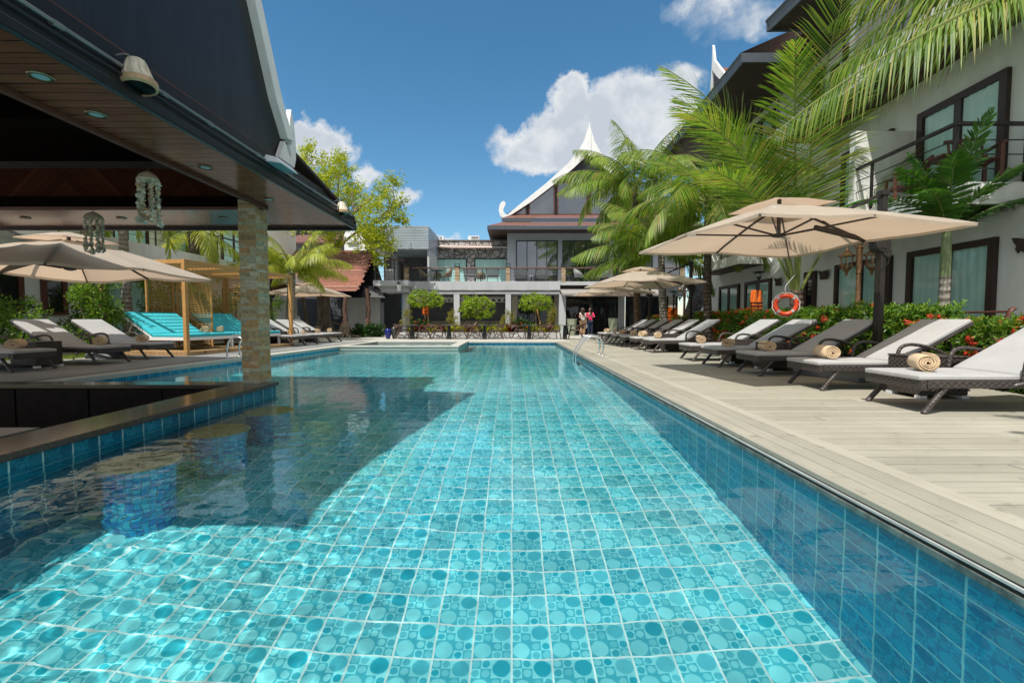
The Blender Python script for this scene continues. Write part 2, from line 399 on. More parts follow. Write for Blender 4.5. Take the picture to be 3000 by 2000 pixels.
# pool tiles: square tiles, each of four cells with one large or four small discs
def tile_mat(name, ax, pitch, light, dark, grout, off=(0, 0), rough=.25, vary=.17):
    t = NT(name); X = t.xyz(); i = {'x': 0, 'y': 1, 'z': 2}
    u = t.math('DIVIDE', t.math('ADD', X[i[ax[0]]], 40 * pitch + off[0]), pitch); v = t.math('DIVIDE', t.math('ADD', X[i[ax[1]]], 40 * pitch + off[1]), pitch)
    fu, fv = t.math('FRACT', u), t.math('FRACT', v); iu, iv = t.math('FLOOR', u), t.math('FLOOR', v)
    rn = t.n('TexWhiteNoise', noise_dimensions='2D'); t.set(rn.inputs['Vector'], t.vec(iu, iv))
    def cells(k, r):
        a, b = t.math('MULTIPLY', fu, float(k)), t.math('MULTIPLY', fv, float(k))
        par = t.math('MODULO', t.math('ADD', t.math('FLOOR', a), t.math('FLOOR', b)), 2.0)
        x = t.math('SUBTRACT', t.math('FRACT', a), .5); y = t.math('SUBTRACT', t.math('FRACT', b), .5)
        d = t.math('SQRT', t.math('ADD', t.math('MULTIPLY', x, x), t.math('MULTIPLY', y, y)))
        return par, t.maprange(d, r - .03, r + .03, 1.0, 0.0), t.math('FLOOR', a), t.math('FLOOR', b)
    pb, cb, ba, bb = cells(2, .44); ps, cs, sa, sb = cells(4, .38)
    rb = t.n('TexWhiteNoise', noise_dimensions='3D'); t.set(rb.inputs['Vector'], t.vec(t.math('ADD', iu, t.math('MULTIPLY', ba, .37)), t.math('ADD', iv, t.math('MULTIPLY', bb, .37)), 2.0))
    rs = t.n('TexWhiteNoise', noise_dimensions='3D'); t.set(rs.inputs['Vector'], t.vec(t.math('ADD', iu, t.math('MULTIPLY', sa, .19)), t.math('ADD', iv, t.math('MULTIPLY', sb, .19)), 5.0))
    mid = tuple(a * .5 + b * .5 for a, b in zip(light, dark))
    lm = tuple(a * .8 + b * .2 for a, b in zip(light, dark)); md_ = tuple(a * .22 + b * .78 for a, b in zip(light, dark))
    big = t.mix(cb, t.mix(ba, md_, light), t.mix(ba, t.mix(rb.outputs[0], lm, light), t.mix(rb.outputs[0], dark, mid)))
    sm = t.mix(cs, t.mix(ps, light, md_), t.mix(ps, t.mix(rs.outputs[0], dark, mid), t.mix(rs.outputs[0], mid, light)))
    col = t.mix(pb, big, sm)
    tone = t.maprange(rn.outputs[0], 0, 1, 1 - vary, 1 + vary)
    tc = t.n('CombineColor'); [t.set(tc.inputs[k], tone) for k in range(3)]
    col = t.mix(1.0, col, tc.outputs[0], 'MULTIPLY')
    big_n = t.noise(t.coord(), .35, 3)
    col = t.mix(1.0, col, t.ramp(big_n, [(.3, (.80, .86, .90)), (.7, (1.14, 1.1, 1.06))]), 'MULTIPLY')
    g = .026
    e = t.math('MAXIMUM', t.math('MAXIMUM', t.math('LESS_THAN', fu, g), t.math('GREATER_THAN', fu, 1 - g)), t.math('MAXIMUM', t.math('LESS_THAN', fv, g), t.math('GREATER_THAN', fv, 1 - g)))
    gn = t.noise(t.coord(), 3.0, 4, .65)
    col = t.mix(e, col, t.mix(t.maprange(gn, .35, .7), grout, tuple(a * .62 for a in grout)))
    return t.done(t.pbr(col, rough, 0, t.bump(t.math('SUBTRACT', 1.0, e), .3, .003), .4))
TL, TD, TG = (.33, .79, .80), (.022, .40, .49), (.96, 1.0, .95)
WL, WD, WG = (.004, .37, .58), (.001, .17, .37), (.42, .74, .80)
M['tile_floor'] = tile_mat('pool_floor_tiles', 'xy', .212, TL, TD, TG)
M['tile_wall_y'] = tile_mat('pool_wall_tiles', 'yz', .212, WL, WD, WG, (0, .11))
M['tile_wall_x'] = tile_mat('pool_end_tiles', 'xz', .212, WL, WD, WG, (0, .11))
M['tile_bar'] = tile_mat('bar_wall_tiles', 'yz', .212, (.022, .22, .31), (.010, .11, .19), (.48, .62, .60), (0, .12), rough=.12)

# water
def water_mat():
    t = NT('pool_water'); co = t.coord()
    mp = t.n('Mapping'); t.set(mp.inputs[0], co); mp.inputs['Scale'].default_value = (1.0, 1.55, 1)
    h = t.math('ADD', t.math('MULTIPLY', t.noise(mp.outputs[0], 7.5, 2, .5), .7), t.math('MULTIPLY', t.noise(mp.outputs[0], 19, 2, .5), .22))
    calm = t.noise(co, .55, 2)
    h = t.math('MULTIPLY', h, t.math('MULTIPLY', t.maprange(calm, .35, .65, .45, 1.25), t.maprange(t.xyz()[1], 2.5, 7.0, .35, 1.6)))
    g = t.n('BsdfGlass', {'IOR': 1.33, 'Roughness': 0.0}); t.set(g.inputs[0], (.80, .985, 1, 1)); t.set(g.inputs['Normal'], t.bump(h, .085, .02))
    return t.done(g.outputs[0])
M['water'] = water_mat()

# ------------------------------------------------------------------ setting: pool, decks, ground
WZ, FZ = -.10, -1.55                                # water level, pool floor
PX, PYF = 1.74, 18.0                                # right pool wall, far end
def leftx(Y): return -7.0 + (Y + .0) * .0925        # slightly slanting left edge of the pool
BARX, BARY0, BARY1 = -3.2, 1.3, 6.13                 # bar island
SPX0, SPX1, SPY = -5.63, -1.75, 14.76                # spa

mb = MB(); mb.poly([(-9, -5, FZ), (PX, -5, FZ), (PX, PYF, FZ), (-9, PYF, FZ)])
pool_floor = struct(mb.build('pool_floor', M['tile_floor'])); pool_floor.cycles.is_caustics_receiver = True
mb = MB(); mb.add([(PX, -5, FZ), (PX, PYF, FZ), (PX, PYF, -.035), (PX, -5, -.035)], [(0, 1, 2, 3)])
mb.cur = 1; mb.add([(PX, PYF, FZ), (-9, PYF, FZ), (-9, PYF, -.03), (PX, PYF, -.03)], [(0, 1, 2, 3)])
mb.add([(PX, -5, FZ), (-9, -5, FZ), (-9, -5, -.03), (PX, -5, -.03)], [(3, 2, 1, 0)])
mb.cur = 0; L0, L1 = leftx(-5), leftx(PYF)
mb.add([(leftx(6.12), 6.12, FZ), (L1, PYF, FZ), (L1, PYF, -.04), (leftx(6.12), 6.12, -.04)], [(3, 2, 1, 0)])
mb.add([(L0, -5, FZ), (leftx(1.3), 1.3, FZ), (leftx(1.3), 1.3, -.04), (L0, -5, -.04)], [(3, 2, 1, 0)])
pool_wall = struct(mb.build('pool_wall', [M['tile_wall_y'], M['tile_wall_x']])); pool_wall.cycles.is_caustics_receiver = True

mb = MB(); x0 = -7.05
def wave(x, y):
    a = .35 + .65 * max(0, min(1, (.5 - x) / 3.5)) if y < 3.2 else .45
    k = max(0, min(1, (-.2 - x) / 1.6)) * max(0, min(1, (4.6 - y) / 1.2))
    return WZ + a * (.0030 * noise.noise((x * 2.1, y * 2.6, 0)) + .0018 * noise.noise((x * 4.6, y * 5.4, 3))) + (.26 + k * 1.0 * (.6 + .5 * noise.noise((x * .9, y * .9, 11)))) * .0016 * noise.noise((x * 8.2, y * 9.4, 7)) + k * .0010 * noise.noise((x * 17, y * 19, 2))
def sheet(xa, xb, ya, yb, nx, ny):
    dx, dy = (xb - xa) / nx, (yb - ya) / ny; base = len(mb.v)
    for j in range(ny + 1):
        for i in range(nx + 1): mb.v.append((xa + dx * i, ya + dy * j, wave(xa + dx * i, ya + dy * j)))
    for j in range(ny):
        for i in range(nx):
            x, y = xa + dx * (i + .5), ya + dy * (j + .5)
            if x < BARX - .1 and BARY0 + .1 < y < BARY1 - .1: continue
            if SPX0 + .1 < x < SPX1 - .1 and y > SPY + .1: continue
            k = base + j * (nx + 1) + i; mb.f.append((k, k + 1, k + nx + 2, k + nx + 1)); mb.mi.append(0)
sheet(x0, PX, -4.95, .8, 88, 58); sheet(-3.35, PX, .8, 5.0, 204, 168); sheet(x0, -3.35, .8, 5.0, 37, 42); sheet(x0, PX, 5.0, PYF, 132, 196)
water = struct(mb.build('pool_water', M['water'], smooth=180)); water.cycles.is_caustics_caster = True

# ground sheet with the pool cut out
GZ = -.012
mb = MB(); B = 900; gx0, gx1, gy0, gy1 = -9.0, PX + .02, -5.0, PYF + .02
for a in ((-B, B, -B, gy0), (-B, B, gy1, B), (-B, gx0, gy0, gy1), (gx1, B, gy0, gy1)):
    mb.poly([(a[0], a[2], GZ), (a[1], a[2], GZ), (a[1], a[3], GZ), (a[0], a[3], GZ)])
struct(mb.build('ground', M['stone_pave']))

deckc = [(.325, .306, .247), (.41, .387, .312), (.36, .338, .272), (.425, .398, .322), (.343, .324, .264)]
M['deck_x'] = boards('deck_boards_cross', deckc, .15, 'y', 'x', gap=.035, rough=.6, gapc=(.10, .092, .078), grain=.16, stagger=6.3)
M['deck_y'] = boards('deck_boards_edge', deckc, .132, 'x', 'y', gap=.03, rough=.6, gapc=(.07, .065, .055), grain=.14, offset=-(1.712 % .132))
DX0 = 1.712
mb = MB(); mb.box(DX0 + .53, 8.9, -6, 20.1, -.03, 0)
struct(mb.build('wood_deck', M['deck_x']))
mb = MB(); mb.box(DX0 + .008, DX0 + .527, -6, 18.35, -.028, .003)
struct(mb.build('deck_border', M['deck_y'], bevel=.004))
mb = MB(); mb.box(DX0 - .006, DX0 + .006, -6, 18.0, -.042, -.031)
struct(mb.build('deck_edge_trim', plain('pale_edge_trim', (.45, .45, .43), .5, var=.2)))
mb = MB(); mb.box(DX0 + .026, DX0 + .05, -6, 17.985, -.072, -.031); struct(mb.build('edge_gap_shadow', M['black_metal']))  # black strip stands in for the shadow in the gap below the deck edge
mb = MB(); mb.box(DX0 + .018, DX0 + .05, -6, 17.99, -.112, -.073)
M['curb'] = plain('wet_stone_lip', (.30, .28, .25), .5, var=.6, scale=13, bs=.6, bscale=40, bdist=.006)
struct(mb.build('pool_lip', M['curb']))
# far edge and left edge
mb = MB(); mb.box(-5.7, 2.3, PYF - .03, PYF + .38, -.05, .006); mb.box(-5.7, 2.24, PYF + .384, 20.0, -.05, .002)
struct(mb.build('pool_end_coping', M['coping'], bevel=.004))
mb = MB()
ys = [6.16, 10, 14, 18.4]
def strip(mb, o0, o1, z0, z1):
    pts = [(leftx(y) - o0, y, z0) for y in ys] + [(leftx(y) - o1, y, z0) for y in reversed(ys)]
    mb.prism(pts, (0, 0, z1 - z0))
strip(mb, -.03, .30, -.06, .004); struct(mb.build('pool_side_coping', M['coping'], recalc=True))
mb = MB(); strip(mb, .304, .46, -.06, .0); 
tgr = NT('drain_grate'); Xg = tgr.xyz(); sl = tgr.math('GREATER_THAN', tgr.math('FRACT', tgr.math('MULTIPLY', Xg[1], 28.0)), .45)
M['grate'] = tgr.done(tgr.pbr(tgr.mix(sl, (.02, .02, .02), (.22, .21, .19)), .6))
struct(mb.build('drain_grate', M['grate'], recalc=True))
M['deck_grey'] = boards('grey_deck_boards', [(.25, .255, .25), (.30, .30, .29), (.275, .275, .265)], .15, 'x', 'y', gap=.04, rough=.6, gapc=(.04, .04, .04), grain=.15, stagger=2.2)
mb = MB(); strip(mb, .464, 3.4, -.06, .003); struct(mb.build('side_deck', M['deck_grey'], recalc=True))
# spa in the far left corner of the pool
mb = MB(); zt = .02
mb.box(SPX0, SPX1, SPY, SPY + .3, -1.5, -.03); mb.box(SPX1 - .3, SPX1, SPY + .3, PYF - .04, -1.5, -.03)
o = struct(mb.build('spa_wall', M['coping'])); o.cycles.is_caustics_receiver = True
mb = MB(); mb.box(SPX0 - .02, SPX1 + .03, SPY - .03, SPY + .3, -.028, zt); mb.box(SPX1 - .3, SPX1 + .03, SPY + .302, PYF - .035, -.028, zt)
struct(mb.build('spa_coping', M['coping'], bevel=.006))
mb = MB(); mb.box(SPX0, SPX1 - .3, SPY + .3, PYF - .03, -.75, -.7); mb.box(SPX0, SPX1 - .3, PYF - .35, PYF - .04, -.69, -.3)
struct(mb.build('spa_floor', M['tile_floor'])); 
mb = MB(); mb.poly([(SPX0, SPY + .29, -.055), (SPX1 - .29, SPY + .29, -.055), (SPX1 - .29, PYF - .03, -.055), (SPX0, PYF - .03, -.055)])
o = struct(mb.build('spa_water', M['water'])); o.cycles.is_caustics_caster = True
for q in bpy.data.objects:
    if q.name.startswith('spa_floor'): q.cycles.is_caustics_receiver = True
# ------------------------------------------------------------------ pool bar pavilion
bar = thing('pool_bar_pavilion', 'dark timber pool bar with steep gable roof and stone clad pillar standing in the water', 'pavilion', (-5.5, 3.7, -.95))
M['bar_top'] = plain('polished_brown_granite', (.075, .055, .045), .14, var=.35, scale=55, spec=.6)
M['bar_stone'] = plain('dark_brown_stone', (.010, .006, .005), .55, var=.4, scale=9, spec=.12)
ZT = .03
mb = MB(); mb.box(-3.64, -3.165, BARY0 - .03, BARY1 + .02, ZT - .05, ZT); mb.box(-8.4, -3.643, BARY1 - .30, BARY1 + .02, ZT - .05, ZT)
mb.build('counter_top', M['bar_top'], bar, bevel=.008)
mb = MB(); mb.box(BARX - .12, BARX, BARY0, BARY1, FZ, ZT - .052)
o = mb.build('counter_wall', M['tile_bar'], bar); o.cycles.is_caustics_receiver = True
mb = MB(); mb.box(-8.4, BARX - .122, BARY1 - .12, BARY1, FZ, ZT - .052); mb.box(-8.4, BARX - .122, BARY0, BARY0 + .12, FZ, ZT - .052)
o = mb.build('end_wall', M['tile_wall_x'], bar); o.cycles.is_caustics_receiver = True
mb = MB(); mb.box(-3.6, BARX - .124, BARY0 + .12, BARY1 - .12, -.95, ZT - .054); mb.box(-8.4, -3.6, BARY1 - .28, BARY1 - .124, -.95, ZT - .054)
for i in range(5): mb.box(-8.3 + i * .95, -7.38 + i * .95, BARY1 - .295, BARY1 - .282, -.9, ZT - .06)
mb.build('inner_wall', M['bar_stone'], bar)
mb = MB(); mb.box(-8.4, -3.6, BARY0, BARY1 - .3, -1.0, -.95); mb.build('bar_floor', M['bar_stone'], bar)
M['steel_sheet'] = plain('brushed_steel_sheet', (.5, .5, .5), .35, .8, var=.1)
mb = MB(); mb.box(-5.4, -4.3, BARY0 + .2, 4.1, -.14, -.11); mb.box(-5.35, -4.35, BARY0 + .25, 4.05, -.94, -.145)
mb.build('work_top', M['steel_sheet'], bar)
# pillar of split stone courses
M['ledger'] = island('split_ledger_stone', [(.45, .26, .11), (.50, .32, .15), (.35, .28, .16), (.55, .41, .23), (.38, .40, .29), (.50, .29, .13), (.57, .53, .39), (.30, .21, .12)], .75, var=.3, scale=22, bs=.7, bdist=.008)
cx0, cx1, cy0, cy1 = -3.55, -3.33, 5.98, 6.25
mb = MB(); z = ZT; mb.box(cx0 + .006, cx1 - .006, cy0 + .006, cy1 - .006, ZT, 2.42)
while z < 2.4:
    h = R.choice([.034, .042, .048, .055, .062]); h = min(h, 2.42 - z)
    for f in range(4):
        L = (cx1 - cx0) if f % 2 == 0 else (cy1 - cy0)
        cuts = [0] + sorted(R.uniform(.25, .75) * L for _ in range(R.choice([0, 1, 1]))) + [L]
        for a, b in zip(cuts, cuts[1:]):
            p = R.uniform(.0, .017); a += .0012; b -= .0012
            if f == 0: mb.box(cx0 + a, cx0 + b, cy0 - p, cy0 + .004, z + .001, z + h - .001)
            if f == 2: mb.box(cx0 + a, cx0 + b, cy1 - .004, cy1 + p, z + .001, z + h - .001)
            if f == 1: mb.box(cx1 - .004, cx1 + p, cy0 + a, cy0 + b, z + .001, z + h - .001)
            if f == 3: mb.box(cx0 - p, cx0 + .004, cy0 + a, cy0 + b, z + .001, z + h - .001)
    z += h
mb.build('pillar', M['ledger'], bar)
# soffit
SZ = 2.35; EX, EY0, EY1 = -2.54, 1.58, 7.40; IX, IY = -3.27, 6.05
def varnish(name, ac, al):
    m = boards(name, [(.16, .042, .019), (.26, .072, .034), (.205, .054, .025)], .11, ac, al, gap=.10, rough=.17, gapc=(.002, .001, .0006), grain=.55, spec=.3, tint=(1, .62, .45), gb=.8)
    return m
M['sof_x'] = varnish('varnished_soffit_boards', 'y', 'x'); M['sof_y'] = varnish('varnished_soffit_boards_back', 'x', 'y')
mb = MB()
mb.add([(IX, EY0, SZ), (EX, EY0, SZ), (EX, EY1, SZ), (IX, IY, SZ)], [(0, 1, 2, 3)])
mb.cur = 1; mb.add([(-9.3, IY, SZ), (IX, IY, SZ), (EX, EY1, SZ), (-9.3, EY1, SZ)], [(0, 1, 2, 3)])
mb.build('soffit', [M['sof_x'], M['sof_y']], bar)
mb = MB(); mb.box(IX - .0, IX + .05, EY0, IY + .0, SZ - .035, SZ - .003); mb.box(-9.3, IX + .05, IY, IY + .05, SZ - .035, SZ - .004)
mb.build('soffit_trim', M['red_wood'], bar)
# inside: dark raised ceiling
t = NT('herringbone_panel'); X = t.xyz()
k = t.math('PINGPONG', t.math('ADD', X[0], 50.0), .8)
st = t.math('FRACT', t.math('MULTIPLY', t.math('ADD', k, X[2]), 9.0)); ii = t.math('FLOOR', t.math('MULTIPLY', t.math('ADD', k, X[2]), 9.0))
wn_ = t.n('TexWhiteNoise', noise_dimensions='1D'); t.set(wn_.inputs['W'], ii)
col_ = t.mix(t.math('LESS_THAN', st, .06), t.mix(wn_.outputs[0], (.045, .013, .006), (.085, .026, .012)), (.004, .002, .001))
M['herring'] = t.done(t.pbr(col_, .7, 0, None, .05))
mb = MB(); mb.box(-9.3, IX, IY + .052, IY + .1, SZ, 2.9); mb.box(IX, IX + .05, EY0, IY, SZ, 2.9); mb.box(-9.3, IX, EY0 - .05, EY0, SZ, 2.9)
mb.build('inner_panel', M['herring'], bar)
mb = MB(); mb.box(-9.3, IX + .05, EY0, IY + .1, 2.9, 2.95); mb.box(-9.3, IX, IY - .08, IY + .05, 2.36, 2.46); mb.box(-9.3, IX, 4.3, 4.5, 2.72, 2.89)
M['ceil'] = plain('dark_ceiling_boards', (.007, .003, .002), .9, var=.3, scale=3, spec=.02); mb.build('ceiling', M['ceil'], bar)
# eaves: gutter, fascia boards, trim
mb = MB(); mb.box(EX - .02, EX + .035, EY0, EY1 + .03, SZ - .03, SZ + .035); mb.build('gutter', M['black_paint'], bar, bevel=.012); mb = MB(); mb.box(EX + .0, EX + .03, EY0, EY1 + .02, SZ - .037, SZ - .0305); mb.build('gutter_highlight', M['teal_highlight'], bar)  # thin teal strip: highlight along the black gutter, put in as colour
mb = MB()
for i, (x0_, x1_, z0_, z1_) in enumerate([(-2.575, -2.53, 2.39, 2.47), (-2.60, -2.565, 2.47, 2.545), (-2.665, -2.60, 2.545, 2.60), (-2.70, -2.66, 2.60, 2.70)]):
    mb.box(x0_, x1_, EY0, EY1 + .02 - i * .02, z0_ + .001, z1_ - .001)
mb.box(-9.3, EX + .02, EY1 - .0, EY1 + .05, SZ - .045, SZ + .10)
mb.build('fascia', M['black_paint'], bar)
mb = MB(); mb.box(-2.74, -2.70, EY0, 5.9, 2.695, 2.735); mb.build('fascia_trim', M['red_wood'], bar)
mb = MB(); mb.tube([(-2.535, EY0, 2.51), (-2.535, 3.0, 2.513), (-2.535, 5.0, 2.508), (-2.535, 7.3, 2.512)], .014, 8)
for y in (2.1, 2.62, 3.4, 3.9, 4.62, 5.3, 5.9, 6.55, 7.0): mb.tube([(-2.54, y - .03, 2.51), (-2.54, y + .03, 2.51)], .021, 8)
mb.build('conduit', M['pipe'], bar, smooth=True)
mb = MB(); pts = smoothpath([(-2.52, 1.7, 2.455), (-2.515, 2.6, 2.44), (-2.515, 3.2, 2.45), (-2.515, 4.2, 2.43), (-2.515, 5.0, 2.448), (-2.515, 6.2, 2.435), (-2.515, 7.2, 2.45)], 5)
mb.tube(pts, .008, 6); mb.build('cable', M['black_metal'], bar, smooth=True)
# roof: lower skirt and steep upper slopes, gable of upright planks with white bargeboards
YC = 3.72; prof = [(3.68, 2.47), (1.83, 3.02), (1.58, 3.36), (1.32, 3.90), (1.05, 4.46), (.75, 5.06), (.42, 5.62), (.0, 6.25)]   # half width, height
GX = -2.76
M['roof_dark'] = plain('dark_roof_tiles', (.05, .035, .032), .7, var=.3, scale=6, bs=.5, bscale=20, bdist=.01)
mb = MB()
for sgn in (1, -1):
    for (a, za), (b, zb) in zip(prof[:1] + prof[1:], prof[1:]):
        x1_ = EX + .02 if za < 2.7 else GX - .02
        x1b = GX if za < 2.7 else GX - .02
        ya, yb = (YC + sgn * a, YC + sgn * b); ya = max(ya, EY0 - .02); yb = max(yb, EY0 - .02)
        mb.add([(-9.4, ya, za), (x1_, ya, za), (x1b, yb, zb), (-9.4, yb, zb), (-9.4, ya, za + .04), (x1_, ya, za + .04), (x1b, yb, zb + .04), (-9.4, yb, zb + .04)],
               [(0, 1, 2, 3), (4, 7, 6, 5), (0, 4, 5, 1), (3, 2, 6, 7), (1, 5, 6, 2)])
mb.build('roof', M['roof_dark'], bar)
M['planks'] = boards('black_stained_planks', [(.005, .0055, .008), (.011, .012, .017), (.007, .008, .011), (.014, .015, .020)], .125, 'y', 'z', gap=.05, rough=.42, gapc=(.002, .002, .003), grain=.6, spec=.5)
up = prof[1:]
mb = MB(); pl = [(GX, YC - a, z) for a, z in up] + [(GX, YC + a, z) for a, z in reversed(up[:-1])]
pl = [(GX, YC - 2.0, 2.70)] + pl + [(GX, YC + 2.0, 2.70)]
mb.prism(pl, (-.04, 0, 0)); mb.build('gable_wall', M['planks'], bar, recalc=True)
for sgn in (1, -1):
    mb = MB(); inn = [(a - .02, z) for a, z in up]; 
    outl = [(a + .135, z + .03) for a, z in up]
    outl[-1] = (.0, up[-1][1] + .42); inn[-1] = (.0, up[-1][1] - .05)
    P = [(GX + .002, YC + sgn * a, z) for a, z in inn] + [(GX + .002, YC + sgn * a, z) for a, z in reversed(outl)]
    mb.prism(P, (.09, 0, 0)); bb_ = mb.build('bargeboard', M['white_paint'], bar, recalc=True)
    hp = [(a_ + .78, z_) for a_, z_ in [(.86, 2.74), (1.22, 2.74), (1.265, 2.85), (1.27, 3.0), (1.255, 3.15), (1.225, 3.30), (1.17, 3.42), (1.135, 3.30), (1.125, 3.16), (1.135, 3.06), (1.165, 3.03), (1.16, 2.99), (1.12, 2.98), (1.13, 2.92), (1.155, 2.86), (1.12, 2.83), (1.07, 2.87), (1.0, 2.98)]]
    mb = MB(); mb.prism([(GX + .012, YC + sgn * a, z) for a, z in hp], (.06, 0, 0)); mb.build('horn', M['white_paint'], bb_, recalc=True)
# recessed downlights in the soffit
M['lens'] = plain('frosted_lens', (.35, .55, .55), .25, var=.1)
M['ring'] = plain('brass_ring', (.30, .22, .14), .35, .7, var=.1)
for u, v in ((282, 336), (602, 491), (788, 585), (74, 638), (356, 639), (655, 638), (120, 225)):
    p = pz(u, v, SZ - .004)
    mb = MB(); mb.lathe([(.062, -.006), (.066, 0.0), (.045, .0), (.045, -.006)], 18, (p.x, p.y, SZ - .004), False); o = mb.build('downlight', M['ring'], bar, smooth=True)
    mb = MB(); mb.lathe([(.044, -.003), (.044, 0)], 18, (p.x, p.y, SZ - .003)); mb.build('lens', M['lens'], o)

# lamps and hangings on the bar
M['lamp_ivory'] = plain('aged_ivory_plastic', (.62, .56, .44), .45, var=.18, scale=14)
M['lamp_rim'] = plain('tan_plastic_rim', (.42, .27, .14), .5, var=.2, scale=20)
M['lamp_lens'] = plain('dark_lamp_lens', (.008, .016, .016), .12, var=.5, scale=60)
def bell_lamp(Y, z, label, k=1.0):
    t_ = thing('flood_lamp', label, 'lamp', (-2.53, Y, z), 0, 'bell shaped flood lamps on the bar eave')
    Mx = Matrix.Translation((-2.50, Y, z)) @ Matrix.Rotation(rad(-5), 4, 'X') @ Matrix.Rotation(rad(-8), 4, 'Y')
    fn = lambda x, y, zz: Mx @ Vector((x * k, y * k, zz * k))
    mb = MB(fn); mb.lathe([(.0, .10), (.045, .10), (.055, .085), (.062, .02), (.085, -.03), (.098, -.045)], 20)
    for i in range(10):
        a = 2 * PI * i / 10; mb.beam((.05 * math.cos(a), .05 * math.sin(a), .09), (.082 * math.cos(a), .082 * math.sin(a), -.02), .008, .01)
    mb.build('shade', M['lamp_ivory'], t_, smooth=40)
    mb = MB(fn); mb.lathe([(.098, -.042), (.108, -.05), (.108, -.085), (.092, -.095), (.088, -.082)], 20, caps=False); mb.build('rim', M['lamp_rim'], t_, smooth=40)
    mb = MB(fn); mb.lathe([(.09, -.086), (.05, -.09), (.001, -.091)], 20, caps=False); mb.build('lens', M['lamp_lens'], t_, smooth=True)
    mb = MB(); mb.beam((-2.60, Y - .02, z - .02), (-2.53, Y - .02, z + .03), .03, .02); mb.build('bracket', M['black_metal'], t_)
    mb = MB(fn); mb.tube(smoothpath([(.0, 0, .10), (-.05, -.02, .135), (-.11, -.04, .11), (-.13, -.05, .03), (-.12, -.05, -.05)], 6), .007, 6); mb.build('wire', M['pipe'], t_, smooth=True)
bell_lamp(3.12, 2.50, 'large ivory bell shaped flood lamp with looped wire on the bar eave')
bell_lamp(6.78, 2.50, 'small bell shaped flood lamp at the far corner of the bar eave', .9)
fl = thing('flood_lamp', 'flat rectangular flood lamp on the bar eave below the white horn', 'lamp', (-2.5, 4.95, 2.5))
mb = MB(); mb.add([(-2.56, 4.75, 2.50), (-2.36, 4.75, 2.47), (-2.36, 5.12, 2.47), (-2.56, 5.12, 2.50), (-2.54, 4.77, 2.57), (-2.42, 4.77, 2.54), (-2.42, 5.10, 2.54), (-2.54, 5.10, 2.57)],
                  [(0, 3, 2, 1), (4, 5, 6, 7), (0, 1, 5, 4), (1, 2, 6, 5), (2, 3, 7, 6), (3, 0, 4, 7)]); mb.build('housing', M['white_metal'], fl, bevel=.01)
mb = MB(); mb.add([(-2.545, 4.77, 2.494), (-2.375, 4.77, 2.468), (-2.375, 5.10, 2.468), (-2.545, 5.10, 2.494)], [(0, 3, 2, 1)]); mb.build('lens', M['lens'], fl)
mb = MB(); mb.beam((-2.60, 4.94, 2.52), (-2.54, 4.94, 2.54), .05, .02); mb.build('bracket', M['black_metal'], fl)

M['shell'] = island('sea_shells', [(.55, .55, .44), (.72, .68, .54), (.42, .43, .34), (.66, .46, .22), (.80, .76, .64), (.50, .50, .40)], .35, var=.2)
def chime(u, v0, v1, Y, Wd, label, nst):
    a, b = py(u, v0, Y), py(u, v1, Y)
    t_ = thing('shell_chime', label, 'wind chime', (a.x, Y, b.z), 0, 'shell chimes hanging under the bar soffit')
    H = a.z - b.z; cw = Wd / 2
    mb = MB(); mb.tube([(a.x, Y, SZ - .003), (a.x, Y, a.z - .05)], .004, 5); mb.build('cord', M['pipe'], t_)
    mb = MB(); mb.lathe([(.012, 0), (cw * .35, -.012), (cw * .75, -.045), (cw * .92, -.085), (cw * .8, -.10), (.01, -.10)], 18, (a.x, Y, a.z - .03)); mb.build('cap', plain('pearl_shell_cap', (.55, .47, .33), .35, var=.25, scale=18, streak=(1, 1, 12)), t_, smooth=True)
    mb = MB()
    for i in range(nst):
        an = 2 * PI * i / nst + .3; r_ = cw * .8; L = (H - .13) * R.uniform(.82, 1.0)
        px_, py_ = a.x + r_ * math.cos(an), Y + r_ * math.sin(an); zz = a.z - .12
        while zz > a.z - .12 - L:
            d = rvec(); n_ = rvec(); s_ = R.uniform(.014, .026); c_ = Vector((px_ + R.uniform(-.009, .009), py_ + R.uniform(-.009, .009), zz))
            t1 = n_.orthogonal().normalized(); t2 = n_.cross(t1)
            if zz < a.z - .12 - L * .9: s_ *= 1.5
            mb.add([c_ + n_ * s_ * .3] + [c_ + (t1 * math.cos(q * PI / 3.5) + t2 * math.sin(q * PI / 3.5)) * s_ for q in range(7)], [(0, 1 + q, 1 + (q + 1) % 7) for q in range(7)])
            zz -= R.uniform(.008, .013)
    mb.build('shell_strands', M['shell'], t_)
chime(433, 492, 666, 4.55, .20, 'pale shell wind chime hanging in full view from the near soffit edge', 7)
chime(273, 614, 748, 6.22, .23, 'shell wind chime hanging lower, in front of the left umbrella', 8)

# bar stools under the water
def mosaic(name):
    t = NT(name); X = t.xyz(); an = t.math('MULTIPLY', t.math('ARCTAN2', X[1], X[0]), 4.6); z_ = t.math('MULTIPLY', X[2], 26.0)
    a_ = t.math('ADD', an, t.math('MULTIPLY', t.math('FRACT', t.math('MULTIPLY', t.math('FLOOR', z_), .5)), .0))
    iu, iv, fu, fv = t.math('FLOOR', a_), t.math('FLOOR', z_), t.math('FRACT', a_), t.math('FRACT', z_)
    rn = t.n('TexWhiteNoise', noise_dimensions='2D'); t.set(rn.inputs['Vector'], t.vec(iu, iv))
    col = t.ramp(rn.outputs[0], [(0, (.01, .13, .48)), (.35, (.02, .30, .70)), (.7, (.03, .48, .80)), (1, (.16, .68, .88))])
    e = t.math('MAXIMUM', t.math('LESS_THAN', fu, .08), t.math('LESS_THAN', fv, .12))
    col = t.mix(e, col, (.10, .11, .09))
    return t.done(t.pbr(col, .2, 0, None, .5))
M['mosaic'] = mosaic('blue_mosaic'); 
